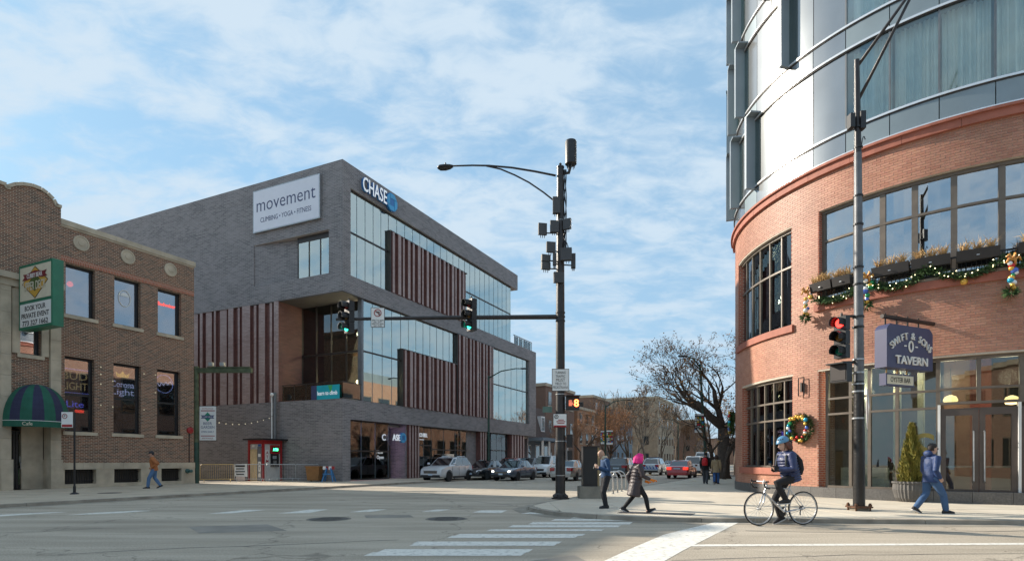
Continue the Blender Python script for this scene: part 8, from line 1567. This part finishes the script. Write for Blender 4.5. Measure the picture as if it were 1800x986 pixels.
# ------------------------------------------------------------------ trees
M_bark = surf('bark', (0.085, 0.062, 0.048), 0.9, 0, 0.3, 6, 0.6, 18); M_bark2 = surf('pale_bark', (0.17, 0.13, 0.095), 0.9, 0, 0.3, 6, 0.5, 18); M_twig = surf('red_brown_twig', (0.19, 0.105, 0.06), 0.9, 0, 0.3, 3)
M_leafb = surf('dry_brown_leaf', (0.20, 0.10, 0.04), 0.8, 0, 0.4, 3, col2=(0.33, 0.17, 0.06))
def tree(name, base, H, label, seed, spread=0.5, lean=(0, 0), levels=6, r0=0.16, trunk_f=0.28, leaves=0, bark=M_bark, twig=None, kids=(2, 3), up=0.25, lfm=None, lsz=0.09, cat='tree', group=None, first=None, rmin=0.006):
    r = random.Random(seed); root = thing(name, base, label, cat, group); base = Vector(base)
    tr, cr_, lv = MB(), MB(), MB()
    def grow(p, d, ln, rad, lev):
        n = 4 if lev < 3 else 3; pts = [p]; rr = [rad]; q = p.copy(); dd = d.copy()
        for i in range(n):
            dd = (dd + Vector((r.gauss(0, 0.13), r.gauss(0, 0.13), r.gauss(0.02, 0.10)))).normalized(); q = q + dd * (ln / n); pts.append(q.copy()); rr.append(rad * (1 - 0.42 * (i + 1) / n))
        (tr if lev < 2 else cr_).tube(pts, rr, 8 if lev < 2 else (5 if lev < 4 else 3), lev < 2)
        if lev >= levels:
            if leaves:
                for _ in range(leaves):
                    c = pts[r.randrange(1, len(pts))] + Vector((r.gauss(0, 0.10), r.gauss(0, 0.10), r.gauss(0, 0.10))); a = Vector((r.gauss(0, 1), r.gauss(0, 1), r.gauss(0, 1))).normalized() * lsz; b_ = a.orthogonal().normalized() * lsz * 0.6; lv.add([c - a, c + b_, c + a, c - b_], [(0, 1, 2, 3)])
            return
        k = r.randint(*kids) + (1 if lev == 0 else 0)
        for i in range(k):
            t_ = r.uniform(0.45, 1.0) if i else 1.0; j = min(len(pts) - 1, max(1, round(t_ * n))); a = r.uniform(0, 6.283); sp = spread * r.uniform(0.6, 1.35)
            o = dd.orthogonal().normalized(); o.rotate(Matrix.Rotation(a, 3, dd)); nd = (dd * math.cos(sp) + o * math.sin(sp) + Vector((0, 0, up * (0.5 if lev > 2 else 1)))).normalized()
            grow(pts[j], nd, ln * r.uniform(0.62, 0.86), max(rr[j] * r.uniform(0.55, 0.78), rmin), lev + 1)
    d0 = Vector((lean[0], lean[1], 1)).normalized()
    if first:
        for dvec, fl, fr in first: grow(base + Vector((0, 0, H * trunk_f)), Vector(dvec).normalized(), H * fl, r0 * fr, 1)
        tr.tube([base - Vector((0, 0, 0.1)), base + Vector((0, 0, 0.25)), base + Vector((0, 0, H * trunk_f + 0.1))], [r0 * 1.5, r0 * 1.05, r0 * 0.95], 10)
    else: grow(base - Vector((0, 0, 0.1)), d0, H * trunk_f, r0, 0)
    tr.build('trunk', bark, root, smooth=True); cr_.build('crown', twig or bark, root, kind='stuff')
    if leaves: lv.build('leaves', lfm or M_leafb, root, kind='stuff')
    return root
GT = 'bare street trees along the far street'
# big tree at the right kerb
q = UV(0, 0); b0 = at(1272, 836, 43.5); tree('street_tree', (b0.x, b0.y, SW), 10.0, 'tall bare tree with brown leaves leaning over the right pavement', 5, spread=0.50, levels=6, r0=0.42, trunk_f=0.36, leaves=3, kids=(3, 3), up=0.14, lsz=0.085, rmin=0.008,
     first=[((-0.62, -0.1, 0.9), 0.30, 0.75), ((-0.15, 0.2, 1.0), 0.30, 0.65), ((0.7, 0.1, 0.8), 0.28, 0.6), ((-0.95, 0.1, 0.42), 0.26, 0.5)])
tree('street_tree', UV(58, -5.0, SW), 11, 'slender bare tree behind the leaning tree at the right pavement', 9, levels=6, r0=0.2, leaves=2, up=0.2)
tree('street_tree', UV(72, -5.2, SW), 10, 'small bare tree far along the right pavement', 19, levels=5, r0=0.18, leaves=2, up=0.2)
# left side of the far street
specs = [(66, -22.4, 12.0, 1, 2, 'orange-twigged tree with arching limbs beyond the charcoal building'), (77, -22.4, 11.0, 2, 2, 'second orange-twigged tree up the left pavement'), (88, -22.6, 13.0, 3, 0, 'grey bare tree with upright branches up the left pavement'), (99, -22.6, 15, 4, 0, 'tall grey bare tree in front of the beige flats'),
         (111, -22.6, 16, 6, 0, 'bare tree half way up the left side of the street'), (124, -22.6, 16, 7, 0, 'bare tree behind the lamp post on the left side'), (141, -23, 14, 8, 1, 'brownish bare tree far up the left side'), (158, -23, 14, 12, 1, 'hazy bare tree far up the left side'), (178, -23, 15, 13, 1, 'very distant bare tree up the left side'), (200, -22, 16, 14, 1, 'most distant bare tree at the end of the street'),
         (96, -29, 13, 15, 0, 'bare tree in the yard behind the pavement trees'), (120, -30, 15, 16, 0, 'upright bare tree between the far flats'), (150, -31, 16, 17, 1, 'broad bare tree behind the distant flats')]
for u, v, h, sd_, lf, lab in specs:
    b_ = UV(u, v, SW if v > -25 else 0); near = u < 80
    tree('street_tree', b_, h, lab, sd_ * 3 + 1, spread=0.62 if near else 0.42, levels=5, r0=0.22, trunk_f=0.26 if near else 0.31, leaves=lf * 4 if near else lf + 1, kids=(3, 4) if near else (3, 3), rmin=0.014 if near else 0.017 + u * 0.00008, up=0.08 if near else 0.38, bark=M_bark if near else M_bark2, twig=M_twig if lf else M_bark2, lfm=surf('orange_bud', (0.30, 0.135, 0.05), 0.9, 0, 0.3, 4) if near else M_leafb, lsz=0.055 if near else 0.10, group=GT)
tree('young_tree', UV(36.5, -22.2, SW), 3.4, 'thin young tree at the shop windows behind the white SUV', 77, spread=0.35, levels=4, r0=0.03, trunk_f=0.4, up=0.4, bark=M_bark2)
# trees that only show mirrored in the glass facade
for u, v, sd_ in ((44, -4.6, 31), (36, -4.2, 33)): tree('street_tree', UV(u, v, SW), 9, 'pavement tree by the hotel wing mirrored in the glass facade, ' + ('left one' if sd_ == 33 else 'right one'), sd_, levels=5, r0=0.16, leaves=2, up=0.2)
# ------------------------------------------------------------------ far buildings on the left side of the street
WB = Wall(UV(0, -25.9), U1, NF)
def block(name, u0, u1, h, depth, m, label, wins=True, roof='flat', setb=3.5, trim=M_stone, storeys=3, wm=None):
    b = thing(name, UV((u0 + u1) / 2, -25.9 - setb), label, 'building'); o = -setb
    MB().wbox(WB, u0, u1, 0.0, h, o - depth, o).build('wall', m, b)
    MB().wbox(WB, u0 - 0.12, u1 + 0.12, h - 0.05, h + 0.35, o - depth - 0.1, o + 0.14).build('cornice', trim, b)
    n = max(2, int((u1 - u0) / 2.6)); sh_ = h / storeys
    WE = Wall(UV(u0, -25.9 - setb), U2, -U1)      # end wall facing the camera
    for k in range(storeys):
        for i in range(n):
            a = u0 + (u1 - u0) * (i + 0.3) / n; z0 = k * sh_ + sh_ * 0.32
            f = MB().wbox(WB, a, a + 1.15, z0, z0 + sh_ * 0.5, o + 0.004, o + 0.05).build('window', M_taupe, b); MB().wbox(WB, a + 0.08, a + 1.07, z0 + 0.08, z0 + sh_ * 0.5 - 0.08, o + 0.05, o + 0.06).build('pane', G_car, f); MB().wbox(WB, a - 0.08, a + 1.23, z0 - 0.14, z0, o + 0.004, o + 0.1).build('sill', trim, f)
        for i in range(2):
            a = depth * (0.12 + 0.22 * i); z0 = k * sh_ + sh_ * 0.32
            f = MB().wbox(WE, a, a + 1.1, z0, z0 + sh_ * 0.5, 0.004, 0.05).build('window', M_taupe, b); MB().wbox(WE, a + 0.08, a + 1.02, z0 + 0.08, z0 + sh_ * 0.5 - 0.08, 0.05, 0.06).build('pane', G_car, f)
    return b
M_bluew = surf('blue_grey_clapboard', (0.17, 0.22, 0.27), 0.7, 0, 0.1, 2); M_shing = surf('brown_shingle', (0.10, 0.07, 0.06), 0.9, 0, 0.3, 6, 0.4, 20); M_beige = surf('beige_brick', (0.36, 0.28, 0.20), 0.85, 0, 0.15, 1.5)
# blue-grey house with porch and mansard roof right behind the glass building
hs = thing('porch_house', UV(49, -27.5), 'blue-grey house with white-posted porch and dark mansard roof', 'house'); o0 = -2.4
u0, u1 = 44.5 + 17, 53 + 17
MB().wbox(WB, u0, u1, 0, 4.0, -12, o0).build('wall', M_bluew, hs)
MB().hexa([WB.p(u0 - 0.2, 4.0, o0 + 0.3), WB.p(u1 + 0.2, 4.0, o0 + 0.3), WB.p(u1 + 0.2, 4.0, -12), WB.p(u0 - 0.2, 4.0, -12), WB.p(u0 + 0.3, 8.0, o0 - 0.9), WB.p(u1 - 0.3, 8.0, o0 - 0.9), WB.p(u1 - 0.3, 8.0, -11.5), WB.p(u0 + 0.3, 8.0, -11.5)]).build('mansard_roof', M_shing, hs)
MB().wbox(WB, u0 - 0.2, u1 + 0.2, 3.7, 4.05, o0, 0.2).build('porch_roof', M_bluew, hs); MB().wbox(WB, u0, u1, 0.0, 0.7, o0, 0.1).build('porch_floor', M_bluew, hs)
for k in range(5): MB().wbox(WB, u0 + 0.1 + k * 2.0, u0 + 0.28 + k * 2.0, 0.7, 3.7, -0.1, 0.08).build('porch_post', M_white, hs)
for k in range(2): d = MB().wbox(WB, u0 + 2 + k * 3.4, u0 + 3.1 + k * 3.4, 5.0, 6.9, o0 - 0.5, o0 + 0.05).build('dormer', M_white, hs); MB().wbox(WB, u0 + 2.15 + k * 3.4, u0 + 2.95 + k * 3.4, 5.15, 6.7, o0 + 0.05, o0 + 0.07).build('pane', G_car, d)
for k in range(3): f = MB().wbox(WB, u0 + 1 + k * 2.6, u0 + 2.2 + k * 2.6, 1.3, 3.3, o0 + 0.004, o0 + 0.06).build('window', M_white, hs); MB().wbox(WB, u0 + 1.1 + k * 2.6, u0 + 2.1 + k * 2.6, 1.4, 3.2, o0 + 0.06, o0 + 0.07).build('pane', G_car, f)
block('brick_flats', 71, 82, 11.2, 14, B_far, 'dark brown brick flats behind the blue-grey house')
block('brick_flats', 83.5, 92, 9.2, 14, brick('orange_far_brick', (0.38, 0.17, 0.08), (0.30, 0.13, 0.06), (0.40, 0.2, 0.1), (0.36, 0.3, 0.24), 0.22, 0.08), 'orange brick flats beyond the brown flats')
block('brick_flats', 94, 104, 12, 14, B_far, 'gabled brown flats behind the orange-twigged trees', setb=4.5)
block('stucco_flats', 106, 118, 11, 14, M_bluew, 'grey flats half hidden by bare trees', setb=4.0)
block('beige_flats', 128, 146, 15, 16, M_beige, 'beige apartment block rising over the far trees', storeys=4, setb=1.0)
block('brick_flats', 150, 170, 14, 16, B_far, 'distant red-brown block behind the far bare trees', storeys=4, setb=4.5)
block('brick_flats', 176, 205, 13, 16, B_far, 'last brick block at the end of the street', storeys=4, setb=0.0)
cp = UV(230, -6); eb = thing('end_building', (cp.x, cp.y, 0), 'low brown building closing the end of the street', 'building'); WE_ = Wall(UV(235, -30), NF, -U1); MB().wbox(WE_, -10, 60, 0, 10, -10, 0).build('wall', B_far, eb)
for k in range(14): MB().wbox(WE_, -4 + k * 4.2, -2.4 + k * 4.2, 3.2, 6.0, 0.0, 0.06).build('window', G_car, eb)
for i, x in enumerate((4, 12, 19, 26, 33)): tree('street_tree', WE_.p(x, 0, 6), 14, ['leftmost', 'second', 'third', 'fourth', 'rightmost'][i] + ' bare tree before the building closing the street', 90 + i, levels=5, r0=0.25, leaves=1, up=0.3, bark=M_bark2, group=GT)
# ------------------------------------------------------------------ lamp posts and pole banners along the far street
def lamp_post(px, Y, top_y, armx, label, banner=None, lean=0.0, m=M_gdk, col=None):
    b_ = at(px, 810, Y); z1 = HC + (HY - top_y) / F * Y; s = thing('street_lamp', (b_.x, b_.y, SW), label, 'street lamp', 'street lamps along the far street')
    t_ = Vector((b_.x + lean, b_.y, z1)); MB().tube([(b_.x, b_.y, SW), t_], [0.11, 0.07], 10).build('post', m, s, smooth='auto'); MB().lathe([(0.2, 0), (0.2, 0.3), (0.12, 0.45)], (b_.x, b_.y, SW), 12).build('base', m, s)
    L_ = armx / F * Y; MB().tube([t_ - ZU * 0.2, t_ + Vector((L_ * 0.35, 0, 0.35)), t_ + Vector((L_ * 0.75, 0, 0.55)), t_ + Vector((L_, 0, 0.55))], [0.05, 0.045, 0.04, 0.035], 8).build('arm', m, s, smooth=True)
    e = t_ + Vector((L_, 0, 0.55)); MB().ball(e, 0.2, 10, 6, sc=(1.8, 0.7, 0.35)).build('lamp_head', M_black, s, smooth=True)
    return s, t_, Y
lamp_post(859, 46.5, 660, 62, 'green street lamp in front of the charcoal facade')
s, t_, Y = lamp_post(1064, 60, 712, 42, 'street lamp with dotted banners behind the reading man')
s2_, t2_, Y2 = lamp_post(1243, 41, 640, -30, 'green street lamp with a dotted banner near the leaning tree', lean=-0.5)
lamp_post(1192, 100, 742, -24, 'far street lamp before the red-brown block')
M_dk = surf('banner_black', (0.02, 0.025, 0.04), 0.7); dots = [surf('dot_%d' % i, c, 0.6) for i, c in enumerate(((0.5, 0.03, 0.03), (0.6, 0.35, 0.03), (0.05, 0.3, 0.08), (0.05, 0.2, 0.5), (0.6, 0.6, 0.55)))]
def banner(x0, x1, y0, y1, Y, label):
    a, b_ = at(x0, y0, Y - 0.15), at(x1, y1, Y - 0.15); s = thing('street_banner', ((a.x + b_.x) / 2, a.y, b_.z), label, 'banner', 'dotted street banners'); MB().box(a.x, b_.x, a.y - 0.01, a.y + 0.01, b_.z, a.z).build('cloth', M_dk, s); h = a.z - b_.z; r = random.Random(int(x0))
    MB().box(a.x, b_.x, a.y - 0.014, a.y + 0.014, b_.z, b_.z + h * 0.14).build('lower_hem', M_signw, s); MB().box(a.x, b_.x, a.y - 0.014, a.y + 0.014, a.z - h * 0.10, a.z).build('upper_hem', M_signw, s)
    for i in range(4):
        for k in range(6): c = Vector((a.x + (b_.x - a.x) * (i + 0.5) / 4, a.y - 0.012, b_.z + h * (0.19 + 0.12 * k) + r.uniform(-0.03, 0.03))); MB().lathe([(0.07, 0), (0.01, 0.004)], c, 10, axis=(0, -1, 0)).build('dot', dots[r.randrange(5)], s)
banner(1066, 1077, 756, 781, 60, 'dotted banner right of the lamp post behind the reading man'); banner(1056, 1062, 757, 780, 60, 'dotted banner left of the lamp post behind the reading man'); banner(1221, 1237, 727, 760, 41, 'dotted banner on the lamp post near the leaning tree')
